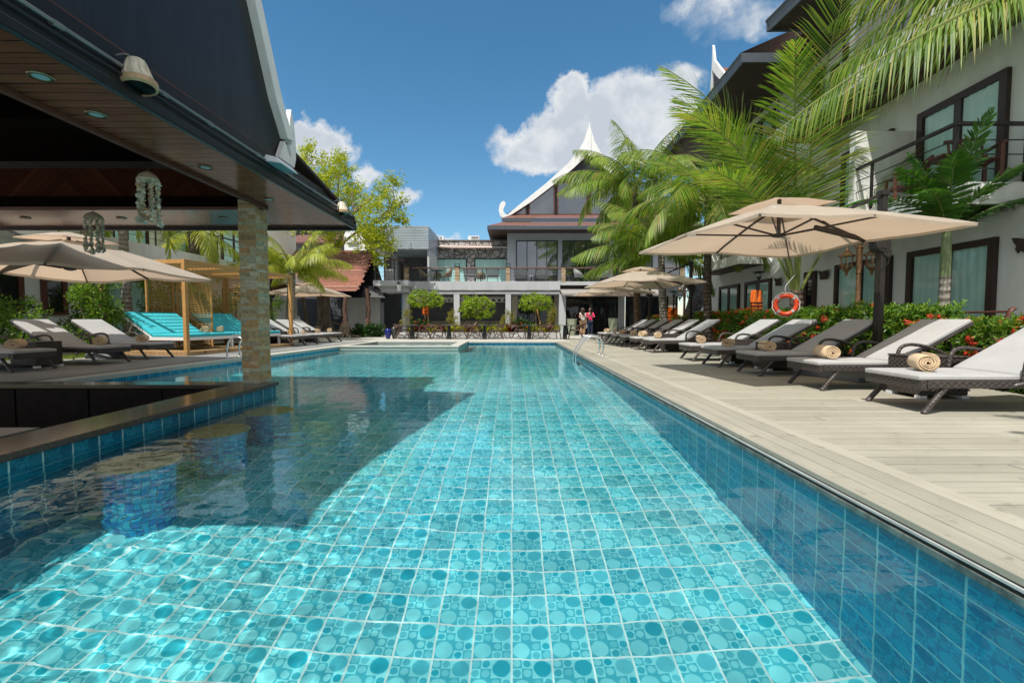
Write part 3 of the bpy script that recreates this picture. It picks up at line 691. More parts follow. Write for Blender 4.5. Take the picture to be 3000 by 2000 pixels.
t = NT('pebble_seat'); vo = t.n('TexVoronoi', {'Scale': 55.0}); t.set(vo.inputs['Vector'], t.coord()); sx = t.n('SeparateColor'); t.set(sx.inputs[0], vo.outputs['Color'])
M['pebble'] = t.done(t.pbr(t.ramp(sx.outputs[0], [(0, (.26, .15, .07)), (.5, (.45, .29, .15)), (1, (.60, .44, .27))]), .6, 0, t.bump(vo.outputs['Distance'], .6, .006)))
for Y, lab in ((2.28, 'nearest mosaic bar stool in the water, partly out of view at the left'), (3.28, 'blue mosaic bar stool under water, standing where the sunlit floor begins'), (4.18, 'middle blue mosaic bar stool under water, blurred by reflections'), (5.05, 'blue mosaic bar stool under water closest to the stone pillar')):
    if Y < 2.5: continue
    st = thing('bar_stool', lab, 'stool', (-2.72, Y, FZ), 0, 'mosaic bar stools standing in the pool')
    mb = MB(); mb.lathe([(.215, 0), (.215, 1.17)], 32); mb.fn = None
    o = mb.build('pedestal', M['mosaic'], None, smooth=40); o.parent = st; o.cycles.is_caustics_receiver = True
    mb = MB(); mb.lathe([(.255, 1.171), (.258, 1.20), (.245, 1.222)], 32); o = mb.build('seat', M['pebble'], None, smooth=40); o.parent = st; o.cycles.is_caustics_receiver = True

# pool ladders
def ladder(x, y, s, label, gap=.46, reach=.42, down=1.0):
    t_ = thing('pool_ladder', label, 'ladder', (x + .4 * s, y, 0))
    for dy_ in (-gap / 2, gap / 2):
        P = smoothpath([(x + .42 * s, y + dy_, .003), (x + .42 * s, y + dy_, .25), (x + .33 * s, y + dy_, .43), (x + .15 * s, y + dy_, .47), (x - .03 * s, y + dy_, .36), (x - .22 * s, y + dy_, .06), (x - .24 * s, y + dy_, -.15), (x - .24 * s, y + dy_, -down)], 7)
        mb = MB(); mb.tube(P, .021, 10); mb.build('hand_rail', M['chrome'], t_, smooth=True)
        mb = MB(); mb.lathe([(.045, 0.004), (.04, .015), (.024, .02)], 14, (x + .42 * s, y + dy_, .002)); mb.build('flange', M['chrome'], t_, smooth=True)
    for z_ in (-.35, -.62, -.88):
        mb = MB(); mb.box(x - .24 * s - .04, x - .24 * s + .04, y - gap / 2, y + gap / 2, z_, z_ + .03); mb.build('tread', M['chrome'], t_, bevel=.008)
ladder(1.80, 11.3, 1, 'polished steel pool ladder on the deck side of the pool')
ladder(-6.05, 10.55, -1, 'polished steel hand rail beside the cabana, half behind the stone pillar', reach=.4)
# ------------------------------------------------------------------ sun loungers, towels, side tables
def make_lounger(SEED=0):
    t = thing('sun_lounger', '', 'sun lounger')
    mb = MB()
    mb.box(0, .05, -.34, .34, .215, .305)
    for s in (-1, 1): mb.box(.05, 1.86, s * .325 - .025, s * .325 + .025, .235, .305)
    mb.box(1.80, 1.85, -.30, .30, .235, .30); mb.box(.86, .92, -.30, .30, .24, .30); mb.box(.05, .86, -.30, .30, .285, .30)
    mb.build('frame', M['wicker'], t, bevel=.012)
    c, s_ = math.cos(rad(30)), math.sin(rad(30))
    fn = lambda x, y, z: (.93 + x * c - z * s_, y, .31 + x * s_ + z * c)
    mb = MB(fn); mb.box(0, 1.04, -.335, .335, -.03, .005); mb.build('back_frame', M['wicker'], t, bevel=.012)
    for s in (-1, 1): mb = MB(); mb.beam((1.62, s * .25, .60), (1.78, s * .25, .27), .025, .02); mb.build('back_prop', M['dark_metal'], t)
    for s in (-1, 1):
        mb = MB(); mb.tube(smoothpath([(.36, s * .315, .262), (.27, s * .32, .255), (.21, s * .322, .21), (.03, s * .335, 0)], 5), [.024] * 6 + [.026] * 8 + [.026] * 2, 9); mb.build('leg', M['wicker'], t, smooth=True)
        mb = MB(); mb.tube(smoothpath([(1.50, s * .315, .262), (1.58, s * .32, .255), (1.64, s * .322, .21), (1.80, s * .335, 0)], 5), .025, 9); mb.build('leg', M['wicker'], t, smooth=True)
        mb = MB(); mb.tube(smoothpath([(.84, s * .335, .26), (.895, s * .362, .285), (.905, s * .366, .40), (.925, s * .366, .50), (.985, s * .366, .553), (1.10, s * .366, .565), (1.30, s * .366, .525), (1.50, s * .36, .44), (1.62, s * .345, .36), (1.68, s * .33, .30)], 4), .021, 8); mb.build('armrest', M['wicker'], t, smooth=True)
    def pad(L, W, H, fn2):
        mb = MB(fn2); nx_, ny_ = 10, 6; top = []; bot = []
        for j in range(ny_ + 1):
            for i in range(nx_ + 1):
                x, y = L * i / nx_, W * (j / ny_ - .5)
                e = min(1, min(i, nx_ - i) / 1.2, ) * min(1, min(j, ny_ - j) / 1.2)
                z = H * (.80 + .20 * e) + .012 * noise.noise((x * 3.4 + L + SEED, y * 3.7, 1)) * e - .010 * math.exp(-((x - L * .55) / .22) ** 2 - (y / .2) ** 2)
                top.append((x, y, z)); bot.append((x, y, 0))
        n = len(top); W_ = nx_ + 1
        f = [(j * W_ + i, j * W_ + i + 1, (j + 1) * W_ + i + 1, (j + 1) * W_ + i) for j in range(ny_) for i in range(nx_)]
        rim = [i for i in range(W_)] + [j * W_ + nx_ for j in range(1, ny_ + 1)] + [ny_ * W_ + i for i in range(nx_ - 1, -1, -1)] + [j * W_ for j in range(ny_ - 1, 0, -1)]
        fs = f + [tuple(n + q for q in reversed(ff)) for ff in f] + [(rim[k], n + rim[k], n + rim[(k + 1) % len(rim)], rim[(k + 1) % len(rim)])[::-1] for k in range(len(rim))]
        mb.add(top + bot, fs); return mb
    pad(.94, .67, .062, lambda x, y, z: (x - .015, y, .306 + z)).build('seat_cushion', M['cushion'], t, smooth=50, bevel=.014, recalc=True)
    pad(1.03, .67, .062, lambda x, y, z: fn(x + .005, y, z + .008)).build('back_cushion', M['cushion'], t, smooth=50, bevel=.014, recalc=True)
    return t
class Mix:
    def __init__(s, *p): s.p = p; s.i = 0
    def put(s, *a, **k): s.i += 1; return s.p[(s.i * 2 + s.i // 3) % len(s.p)].put(*a, **k)
lounger = Mix(First(make_lounger(0)), First(make_lounger(5)), First(make_lounger(9)))
ORD = ['nearest', 'second', 'third', 'fourth', 'fifth', 'sixth', 'seventh', 'eighth', 'ninth', 'tenth', 'farthest']
LY = [4.5, 5.87, 7.28, 8.58, 9.78, 12.2, 13.42, 14.62, 15.8, 17.0, 18.1]
LXF = [3.77, 3.76, 3.76, 3.72, 3.72, 3.62, 3.57, 3.55, 3.52, 3.5, 3.48]
EXTRA = ['its grey cushion cut by the photo edge', 'with the umbrella base slab under its front', 'fully in the umbrella shade', 'with a bright white sunlit back', 'dappled by palm shadow, beyond the umbrella shade', 'just beyond the gap in the row', 'in the shade of the second umbrella', 'behind the steel ladder', 'one of the far group', 'next to the last one', 'by the far corner of the pool']
GR = 'grey cushioned wicker sun loungers on the wooden deck'
for i, (y, x) in enumerate(zip(LY, LXF)):
    lounger.put((x, y, .003), R.uniform(-.035, .035), f'{ORD[i]} wicker sun lounger in the right row, {EXTRA[i]}', GR)

def make_towel(turns=3.6, ell=1.05, sq=.93, ph=0.0, Lh=.15):
    mb = MB(); n = 84; v = []; 
    for i in range(n + 1):
        t_ = i / n; a = t_ * turns * 2 * PI; r = .014 + .076 * t_ + .0035 * math.sin(a * 1.31 + ph) * t_ + .002 * math.sin(a * 3.1 + ph)
        for sd in (-Lh, -Lh * .4, Lh * .4, Lh):
            off = .011 * noise.noise((t_ * 9 + ph, sd * 9, 0)) + (.010 * (1 - t_) if abs(sd) == Lh else 0) * (1 if sd > 0 else -1)
            v.append((r * math.cos(a) * ell, sd + off, .084 * sq / .93 + r * math.sin(a) * sq))
    v += [(.05 + .045, sd, .006) for sd in (-Lh, -Lh * .4, Lh * .4, Lh)]
    f = [(i * 4 + k, (i + 1) * 4 + k, (i + 1) * 4 + k + 1, i * 4 + k + 1) for i in range(n) for k in range(3)]
    mb.add(v, f); o = mb.build('rolled_towel', M['towel'], None, smooth=180)
    md = o.modifiers.new('thickness', 'SOLIDIFY'); md.thickness = .0125; md.offset = 0
    o['category'] = 'towel'; return o
towel = Mix(First(make_towel()), First(make_towel(3.1, 1.14, .88, 1.7, .16)), First(make_towel(4.2, 1.0, .98, 3.1, .14)), First(make_towel(3.4, 1.1, .9, 4.4, .155)))
TG_ = 'rolled beige towels on the sun loungers'
for i, (y, x) in enumerate(zip(LY, LXF)):
    towel.put((x + .30 + R.uniform(-.03, .05), y - .05 + R.uniform(-.06, .04), .368), rad(-24) + R.uniform(-.22, .25), f'rolled beige towel on the {ORD[i]} lounger of the right row', TG_)

def make_side_table():
    t = thing('side_table', '', 'side table')
    mb = MB(); mb.box(-.27, .27, -.22, .22, .035, .445); mb.build('body', M['wicker'], t, bevel=.014)
    mb = MB(); mb.box(-.275, .275, -.225, .225, .446, .468); mb.build('table_top', M['wicker'], t, bevel=.01)
    for sx_ in (-1, 1):
        for sy_ in (-1, 1):
            mb = MB(); mb.box(sx_ * .235 - .04, sx_ * .235 + .04, sy_ * .19 - .035, sy_ * .19 + .035, 0, .034); mb.build('foot', M['white_metal'], t)
    return t
table = First(make_side_table())
for (x, y, l) in ((4.74, 5.18, 'wicker box table between the nearest and second loungers of the right row'), (4.63, 7.93, 'wicker box table between the third and fourth loungers of the right row'), (4.6, 9.18, 'wicker box table between the fourth and fifth loungers of the right row'),
                  (4.5, 12.8, 'wicker box table between the sixth and seventh loungers of the right row'), (4.4, 14.02, 'wicker box table between the seventh and eighth loungers of the right row'), (4.3, 16.4, 'wicker box table among the farthest loungers of the right row')):
    table.put((x, y, .002), R.uniform(-.04, .04), l, 'dark wicker box tables between the loungers')

# left side
LG = 'grey cushioned wicker sun loungers on the cabana side'
for (x, y, l, a) in ((-8.1, 7.72, 'wicker sun lounger at the left photo edge, only its foot end showing', 3), (-7.86, 9.0, 'wicker sun lounger in front of the leafy shrubs, left of the cabana', 4), (-7.84, 10.17, 'wicker sun lounger standing right before the cabana corner', 5),
                     (-6.95, 14.95, 'first wicker lounger beyond the cabana, mostly behind the stone pillar', 6), (-6.92, 15.8, 'wicker lounger beyond the cabana under the far left umbrella', 7), (-6.85, 16.85, 'wicker lounger beyond the cabana with slatted shade on its back', 7), (-6.8, 17.75, 'last wicker lounger on the cabana side, nearest the banyan roots', 8)):
    lounger.put((x, y, .004), PI - rad(a), l, LG)
for (x, y, l) in ((-8.42, 7.72, 'rolled towel on the lounger at the left photo edge'), (-8.15, 9.0, 'rolled towel on the lounger in front of the leafy shrubs'), (-8.2, 10.1, 'rolled towel on the lounger right before the cabana corner'),
                  (-7.28, 14.95, 'rolled towel on the first lounger beyond the cabana'), (-7.25, 15.8, 'rolled towel on the lounger under the far left umbrella'), (-7.2, 16.85, 'rolled towel on the lounger with slatted shade on its back'), (-7.12, 17.75, 'rolled towel on the last lounger of the cabana side')):
    towel.put((x, y, .369), rad(26) + R.uniform(-.15, .15), l, TG_)
for (x, y, l) in ((-8.75, 8.36, 'wicker box table between the two nearest loungers on the left'), (-7.9, 15.4, 'wicker box table between loungers beyond the cabana, near the pillar'), (-7.75, 17.3, 'wicker box table beside the last loungers on the cabana side')):
    table.put((x, y, .003), rad(-6), l, 'dark wicker box tables between the loungers')

# ------------------------------------------------------------------ cantilever umbrellas
def make_umbrella(pk=1.0, dz=0.0):
    fu = lambda x, y, z: (x, y, (z - 2.045) * pk + 2.045 + dz)
    t = thing('cantilever_umbrella', '', 'umbrella'); CX = -1.74
    mb = MB()
    for sx_ in (-1, 1):
        for sy_ in (-1, 1): mb.box(-.35 + sx_ * .255 - .25, -.35 + sx_ * .255 + .25, sy_ * .255 - .25, sy_ * .255 + .25, 0, .065)
    mb.build('base_slab', M['granite'], t, bevel=.008)
    mb = MB(); mb.box(-.04, .04, -.052, .052, .06, 2.70); mb.build('mast', M['dark_metal'], t, bevel=.008)
    mb = MB(); mb.box(-.055, .055, -.066, .066, 2.70, 2.785); mb.build('mast_cap', M['dark_metal'], t, bevel=.012)
    mb = MB(); mb.beam((0, 0, 2.735), (-1.02, 0, 2.30), .035, .045); mb.build('stay', M['dark_metal'], t)
    mb = MB(); mb.tube([(-.02, -.075, 1.98), (-.02, .075, 1.98)], .125, 24); mb.tube([(.055, -.07, 1.86), (.055, .07, 1.86)], .075, 18); h_ = mb.build('crank_housing', M['dark_metal'], t, smooth=40, bevel=.012)
    mb = MB(); mb.tube(smoothpath([(.10, 0, 2.02), (.15, 0, 1.93), (.15, 0, 1.8), (.115, 0, 1.70), (.075, 0, 1.70), (.07, 0, 1.80)], 5), .017, 8); mb.beam((-.05, -.08, 1.93), (-.07, -.17, 1.88), .012, .02); mb.beam((-.07, -.17, 1.88), (-.15, -.17, 1.86), .014, .014); mb.build('crank_handle', M['dark_metal'], h_, smooth=True)
    mb = MB(fu); mb.beam((-.03, 0, 2.01), (-1.15, 0, 2.20), .045, .07); mb.build('arm', M['dark_metal'], t, bevel=.006)
    prof_ = [(.32, 2.415), (.43, 2.39), (.53, 2.362), (.65, 2.325), (.77, 2.286), (.89, 2.246), (1.01, 2.206), (1.12, 2.168), (1.23, 2.128), (1.34, 2.086), (1.44, 2.045)]
    def sq(a):                                   # unit square perimeter
        c, s = math.cos(a), math.sin(a); k = 1 / max(abs(c), abs(s)); return c * k, s * k
    def zof(a, r, z):                            # cloth hangs a little between the ribs
        d = abs(((a / (PI / 4)) + .5) % 1 - .5) * 2; q = (r - .32) / 1.12
        corner = abs(math.sin(2 * a)) ** 2
        return z + .012 * noise.noise((math.cos(a) * 3.0 * r, math.sin(a) * 3.0 * r, 2)) * q + .005 * noise.noise((math.cos(a) * 9, math.sin(a) * 9, r * 5)) * q - .020 * (d * (2 - d)) * (4 * q * (1 - q) + .6 * q) - .045 * corner * q
    NA = 96; mb = MB(fu); vs = []
    for r, z in prof_:
        for i in range(NA):
            a = 2 * PI * i / NA; x, y = sq(a); vs.append((CX + x * r, y * r, zof(a, r, z)))
    k = len(prof_)
    f = [(j * NA + i, j * NA + (i + 1) % NA, (j + 1) * NA + (i + 1) % NA, (j + 1) * NA + i) for j in range(k - 1) for i in range(NA)]
    last = (k - 1) * NA
    for i in range(NA):
        x, y, z = vs[last + i]; vs.append((x, y, z - .035))
    f += [(last + i, last + (i + 1) % NA, last + NA + (i + 1) % NA, last + NA + i) for i in range(NA)]
    mb.add(vs, f); canopy = mb.build('canopy', M['canopy'], t, smooth=22)
    vp = [(.02, 2.575), (.25, 2.535), (.47, 2.475)]; mb = MB(fu); vs = []
    for r, z in vp:
        for i in range(NA):
            a = 2 * PI * i / NA; x, y = sq(a); vs.append((CX + x * r, y * r, z - .02 * abs(math.sin(2 * a)) ** 2 * (r / .47)))
    f = [(j * NA + i, j * NA + (i + 1) % NA, (j + 1) * NA + (i + 1) % NA, (j + 1) * NA + i) for j in range(2) for i in range(NA)]
    for i in range(NA):
        x, y, z = vs[2 * NA + i]; vs.append((x, y, z - .012))
    f += [(2 * NA + i, 2 * NA + (i + 1) % NA, 3 * NA + (i + 1) % NA, 3 * NA + i) for i in range(NA)]
    mb.add(vs, f); mb.build('vent_canopy', M['canopy'], t, smooth=22)
    mb = MB(fu); mb.tube([(CX, 0, 2.06), (CX, 0, 2.57)], .028, 12); mb.build('hub_post', M['dark_metal'], t, smooth=40)
    mb = MB(fu); mb.lathe([(.03, 2.035), (.085, 2.05), (.085, 2.085), (.03, 2.095)], 16, (CX, 0, 0)); mb.build('hub', M['dark_metal'], t, smooth=40)
    for i in range(8):
        a = i * PI / 4; x, y = sq(a)
        P = [(CX + x * r, y * r, zof(a, r, z) - .026) for r, z in [(.06, 2.47)] + prof_]
        mb = MB(fu)
        for p, q in zip(P, P[1:]): mb.beam(p, q, .018, .028)
        rb = mb.build('rib', M['dark_metal'], t)
        r = .84; p = (CX + x * r, y * r, zof(a, r, 2.262) - .04)
        mb = MB(fu); mb.beam((CX + x * .07, y * .07, 2.07), p, .014, .024); mb.build('strut', M['dark_metal'], rb)
        if i % 2:
            mb = MB(fu); q = Vector(p); mb.box(q.x - .055, q.x + .055, q.y - .055, q.y + .055, q.z - .015, q.z + .02); mb.build('joint_cover', M['white_metal'], rb, bevel=.01)
        x2, y2 = sq(a + PI / 8)
    return t
umb = First(make_umbrella()); umb_l = First(make_umbrella(1.28, -.28))
UG = 'beige cantilever umbrellas around the pool'
umb.put((5.52, 6.87, .003), rad(10), 'big near beige umbrella over the right loungers, bright palm shadow stripes on top', UG)
umb.put((5.9, 15.1, .003), rad(8), 'middle beige umbrella of the right deck, in front of the palm trunks', UG)
umb.put((6.15, 20.4, .0), rad(4), 'farthest beige umbrella of the right deck, under and behind the middle one', UG)
ul_ = umb_l.put((-9.81, 8.55, .0), rad(172), 'large beige umbrella on the left, seen below the bar soffit', UG); ul_.scale = (1.05, 1.05, 1.0)
umb.put((-11.0, 20.9, .0), rad(183), 'beige umbrella beyond the cabana, in front of the plank roof', UG)

# ------------------------------------------------------------------ cabana with daybeds
ca = rad(-9.0); cab_o = (-7.8, 10.9)
cab = thing('cabana', 'golden wood cabana frame with slatted roof and slatted screens beside the pool', 'cabana', (cab_o[0], cab_o[1], 0))
def cf(x, y, z):                                   # x towards the back is negative, y along the pool
    c, s = math.cos(ca), math.sin(ca); return (cab_o[0] + x * c - y * s, cab_o[1] + x * s + y * c, z)
CW, CL, CH, pw = 2.35, 3.95, 2.20, .045
for x in (0, -CW):
    for y in (0, CL):
        mb = MB(cf); mb.box(x - pw, x + pw, y - pw, y + pw, .02, CH); mb.build('post', M['gold_wood'], cab, bevel=.004)
for x in (0, -CW):
    mb = MB(cf); mb.box(x - pw, x + pw, -pw, CL + pw, CH + .001, CH + .10); mb.build('roof_beam', M['gold_wood'], cab, bevel=.004)
for y in (0, CL):
    mb = MB(cf); mb.box(-CW + pw + .002, -pw - .002, y - pw, y + pw, CH + .003, CH + .098); mb.build('roof_beam', M['gold_wood'], cab, bevel=.004)
mb = MB(cf); nsl = 20
for i in range(nsl):
    x = -CW + .06 + (CW - .12) * i / (nsl - 1); mb.box(x - .013, x + .013, pw, CL - pw, CH + .045, CH + .065)
for y in (1.3, 2.6): mb.box(-CW + pw, -pw, y - .03, y + .03, CH + .0, CH + .044)
mb.build('slatted_roof', M['gold_wood'], cab)
mb = MB(cf); mb.box(-CW - .05, .05, -.06, CL + .06, .004, .10); mb.build('platform', boards('golden_platform', [(.40, .24, .11), (.46, .29, .14)], .12, 'x', 'y', gap=.05, rough=.55), cab, bevel=.004)
def screen(p, q, z0=.14, z1=CH - .02, nm='slat_screen'):
    mb = MB(); P, Q = Vector(cf(*p, 0)), Vector(cf(*q, 0)); d = (Q - P).normalized()
    n = int((z1 - z0) / .052)
    for i in range(n):
        z = z0 + (z1 - z0) * (i + .5) / n; mb.beam(P + Vector((0, 0, z)), Q + Vector((0, 0, z)), .028, .022)
    for k in (P + d * .02, Q - d * .02): mb.beam(k + Vector((0, 0, .1)), k + Vector((0, 0, z1)), .045, .045, up=(1, 0, 0))
    mb.build(nm, M['gold_wood'], cab)
screen((-CW, 1.15), (-CW, 2.02)); screen((-CW + .05, 2.05), (-1.15, 2.05)); screen((-CW, 2.10), (-CW, CL - .06)); screen((-CW + .06, CL), (-1.0, CL)); 
def make_daybed():
    t = thing('daybed', '', 'daybed'); W, L = 1.5, 1.9
    mb = MB(); mb.box(-L, 0, -W / 2, -W / 2 + .05, .25, .33); mb.box(-L, 0, W / 2 - .05, W / 2, .25, .33); mb.box(-.05, 0, -W / 2 + .052, W / 2 - .052, .252, .328); mb.box(-L, -L + .05, -W / 2 + .052, W / 2 - .052, .252, .328)
    mb.box(-L + .052, -.052, -.03, .03, .255, .325)
    mb.build('frame', M['white_metal'], t, bevel=.004)
    for x in (-.03, -L + .03):
        for y in (-W / 2 + .03, W / 2 - .03):
            mb = MB(); mb.box(x - .028, x + .028, y - .028, y + .028, 0, .249); mb.build('leg', M['white_metal'], t)
    an = rad(33); c, s = math.cos(an), math.sin(an); hx = -1.02
    bf = lambda x, y, z: (hx - x * c - z * s * -1 * -1, y, .37 + x * s + z * c)
    bf = lambda x, y, z: (hx - x * c + z * s, y, .345 + x * s + z * c)
    mb = MB(bf); mb.box(0, 1.0, -W / 2 + .01, -W / 2 + .05, -.05, 0); mb.box(0, 1.0, W / 2 - .05, W / 2 - .01, -.05, 0); mb.box(.95, 1.0, -W / 2 + .052, W / 2 - .052, -.049, -.001); mb.build('back_frame', M['white_metal'], t)
    for y in (-W / 2 + .03, W / 2 - .03): mb = MB(); mb.beam((hx - .55, y, .70), (hx - .78, y, .29), .03, .02); mb.build('back_prop', M['white_metal'], t)
    for sd in (-1, 1):
        y0_, y1_ = (-W / 2, -.004) if sd < 0 else (.004, W / 2)
        mb = MB(); mb.box(hx, .01, y0_, y1_, .332, .415); mb.build('seat_cushion', M['turquoise'], t, bevel=.022, seg=3)
        mb = MB(bf); mb.box(.02, 1.03, y0_, y1_, .004, .085); mb.build('back_cushion', M['turquoise'], t, bevel=.022, seg=3)
    return t
daybed = First(make_daybed())
p = cf(-.28, 1.05, .10); daybed.put(p, ca, 'turquoise double daybed in the near half of the cabana, palm shadows on its back', 'turquoise daybeds inside the cabana')
p = cf(-.28, 3.05, .10); daybed.put(p, ca, 'turquoise double daybed in the far half of the cabana, beyond the slatted screen', 'turquoise daybeds inside the cabana')
for x, y, l in ((-.75, 1.35, 'left of two rolled towels on the near turquoise daybed'), (-.62, 1.72, 'right of two rolled towels on the near turquoise daybed')):
    p = cf(x, y, .522); towel.put(p, rad(30), l, TG_)
# ------------------------------------------------------------------ wavy curtain sheet, window helper
def frame_front(Y):   return lambda a, d, z: (a, Y - d, z)            # a = X, d = towards the camera
def window(fn, a0, a1, z0, z1, n, parent, fw=.09, mw=.06, dep=.07, pane='pane', curtain=None, frame='frame_wood', name='window', back='dark_wall', head=0.0, split=None):
    mb = MB(fn)
    mb.box(a0, a0 + fw, 0, dep, z0, z1); mb.box(a1 - fw, a1, 0, dep, z0, z1); mb.box(a0 + fw, a1 - fw, 0, dep - .002, z1 - fw - head, z1); mb.box(a0 + fw, a1 - fw, 0, dep - .002, z0, z0 + fw * .6)
    cuts = split or [a0 + fw + (a1 - a0 - 2 * fw) * i / n for i in range(1, n)]
    for c in cuts: mb.box(c - mw / 2, c + mw / 2, 0, dep - .008, z0 + fw * .6, z1 - fw - head)
    o = mb.build(name, M[frame], parent)
    mb = MB(fn); mb.box(a0 + fw * .5, a1 - fw * .5, .002, .006, z0 + .02, z1 - .02)
    if curtain is None: mb.build('backing', M[back], o)
    else:
        mb = MB(fn); N = int((a1 - a0) / .03); vs = []
        for i in range(N + 1):
            a = a0 + fw * .6 + (a1 - a0 - fw * 1.2) * i / N; d = .018 + .011 * math.sin(a * 42) + .005 * math.sin(a * 17 + 1)
            vs += [(a, d, z0 + .03), (a, d, z1 - fw * .5)]
        mb.add(vs, [(2 * i, 2 * i + 2, 2 * i + 3, 2 * i + 1) for i in range(N)]); mb.build('curtain', M[curtain], o, smooth=180)
    ed = [a0 + fw] + cuts + [a1 - fw]
    for p, q in zip(ed, ed[1:]):
        mb = MB(fn); mb.add([(p, dep * .62, z0 + fw * .6), (q, dep * .62, z0 + fw * .6), (q, dep * .62, z1 - fw - head), (p, dep * .62, z1 - fw - head)], [(0, 1, 2, 3)]); mb.build('pane', M[pane], o)
    return o

# ------------------------------------------------------------------ hotel wing on the right
KA = .042
def rb(c, s, z): n = math.hypot(1, KA); return (c + KA * s, s, z)      # c = distance from the pool axis at s = 0, s = depth
wing = thing('hotel_wing', 'white three storey hotel wing with brown framed windows and projecting balconies behind the right loungers', 'building', rb(10, 12, 0))
WC, BC = 8.1, 6.85
M['sof_wing'] = boards('wing_soffit_boards', [(.055, .026, .018), (.085, .042, .03), (.068, .033, .024)], .10, 'y', 'x', gap=.08, rough=.55, gapc=(.012, .007, .006))
M['white_wall2'] = plain('white_balcony_render', (.84, .84, .82), .7, var=.07, scale=1.4, streak=(2.6, 2.6, .5), bs=.3, bscale=80, bdist=.003)
mb = MB(rb); mb.box(WC, WC + 5, 3.0, 21.2, 0, 8.3); mb.build('wall', M['white_wall'], wing)
fnw = lambda a, d, z: rb(WC - d, a, z)
for (s0, s1, z0, z1, n, sp) in ((7.95, 9.80, .12, 2.30, 2, None), (10.25, 12.12, .12, 2.30, 2, None), (15.35, 17.2, .12, 2.26, 2, None), (17.7, 19.55, .12, 2.26, 2, None)):
    window(fnw, s0, s1, z0, z1, 2, wing, fw=.12, mw=.14, dep=.085, curtain='curtain_teal', name='sliding_door')
window(fnw, 12.95, 13.48, .10, 2.25, 1, wing, fw=.13, dep=.08, name='narrow_door', pane='dark_pane')
for (s0, s1) in ((7.88, 9.68), (10.35, 12.0), (15.4, 17.2), (17.8, 19.6)):
    window(fnw, s0, s1, 3.12, 5.12, 2, wing, fw=.13, mw=.14, dep=.085, curtain='curtain_teal', name='sliding_door')
    window(fnw, s0, s1, 6.2, 7.85, 2, wing, fw=.13, mw=.14, dep=.085, curtain='curtain_teal', name='sliding_door')
window(fnw, 12.9, 13.4, 6.2, 7.85, 1, wing, fw=.12, dep=.08, name='narrow_door', pane='dark_pane')
def balcony(s0, s1, zb, zt, c0=BC, rail=True, chamfer=.0):
    mb = MB(rb); mb.box(c0, WC - .002, s0, s1, zb + .06, zt); b_ = mb.build('balcony', M['white_wall2'], wing)
    mb = MB(rb); mb.box(c0 + .10, WC - .01, s0 + .10, s1 - .1, zb + .02, zb + .058); mb.build('balcony_soffit', M['sof_wing'], b_)
    mb = MB(rb); mb.box(c0 + .002, c0 + .10, s0 + .002, s1 - .002, zb, zb + .058); mb.box(c0 + .102, WC - .01, s0 + .002, s0 + .1, zb, zb + .058); mb.build('edge_band', M['white_wall'], b_)
    zr = zt + .92; c1 = c0 + .06; mb = MB(rb)
    posts = [s0 + .06 + (s1 - s0 - .12) * i / 3 for i in range(4)]
    for s in posts: mb.box(c1 - .018, c1 + .018, s - .025, s + .025, zt - .002, zr - .002)
    mb.box(WC - .06, WC - .02, s0 + .04, s0 + .08, zt, zr - .002)
    for k in range(1, 4):
        z = zt + .92 * k / 4; mb.box(c1 - .008, c1 + .008, s0 + .04, s1 - .04, z - .008, z + .008); mb.box(c1 + .01, WC - .02, s0 + .052, s0 + .068, z - .008, z + .008)
    mb.box(c1 - .03, c1 + .03, s0 + .02, s1 - .02, zr, zr + .055); mb.box(c1 + .032, WC - .02, s0 + .03, s0 + .09, zr + .001, zr + .054)
    mb.build('railing', M['rail_metal'], b_); return b_
def partition(s, z0, z1):
    mb = MB(rb); mb.box(BC + .02, WC - .003, s - .09, s + .09, z0, z1); mb.build('partition_wall', M['white_wall2'], wing)
balcony(7.5, 13.1, 2.75, 3.10); balcony(15.45, 19.8, 2.75, 3.07, 6.95)
balcony(5.0, 13.1, 5.77, 6.17); balcony(15.45, 19.8, 5.77, 6.12, 6.95)
partition(9.92, 3.095, 4.85); partition(10.05, 6.175, 7.7); partition(17.5, 3.075, 4.85)
# upper roofs: eaves with boarded soffit
M['sof_roof'] = boards('eave_soffit_boards', [(.050, .026, .02), (.075, .038, .029)], .10, 'y', 'x', gap=.08, rough=.55, gapc=(.012, .007, .006))
def eave(pts, zf, slope_to):
    mb = MB(rb); mb.add([(c, s, zf) for c, s in pts] , [tuple(range(len(pts)))]); mb.build('eave_soffit', M['sof_roof'], wing)
    mb = MB(rb); (c0, s0), (c1, s1) = pts[0], pts[1]
    mb.prism([(c0, s0, zf - .05), (c1, s1, zf - .05), (c1 - .03, s1, zf + .16), (c0 - .03, s0, zf + .16)], (.05, 0, 0)); mb.prism([(c0 - .035, s0, zf + .162), (c1 - .035, s1, zf + .162), (c1 - .07, s1, zf + .22), (c0 - .07, s0, zf + .22)], (.06, 0, 0))
    c2, s2 = pts[2]; mb.prism([(c1 - .03, s1, zf - .05), (c2, s2, zf - .05), (c2, s2, zf + .22), (c1 - .03, s1, zf + .2)], (0, -.05, 0))
    c3, s3 = pts[3]; mb.prism([(c0 - .03, s0, zf - .05), (c3, s3, zf - .05), (c3, s3, zf + .22), (c0 - .03, s0, zf + .2)], (0, -.05, 0))
    mb.build('fascia', M['fascia_blue'], wing)
    mb = MB(rb); mb.add([(c0 - .06, s0, zf + .23), (c1 - .06, s1, zf + .23), (c2 + 2.4, s2, slope_to), (c3 + 2.4, s3, slope_to)], [(0, 1, 2, 3)]); mb.build('roof', M['terracotta'], wing)
eave([(7.0, 4.0), (5.95, 11.85), (9.5, 11.85), (9.5, 4.0)], 8.16, 11.2)
eave([(5.94, 13.2), (5.94, 22.0), (9.5, 22.0), (9.5, 13.2)], 8.14, 11.0)
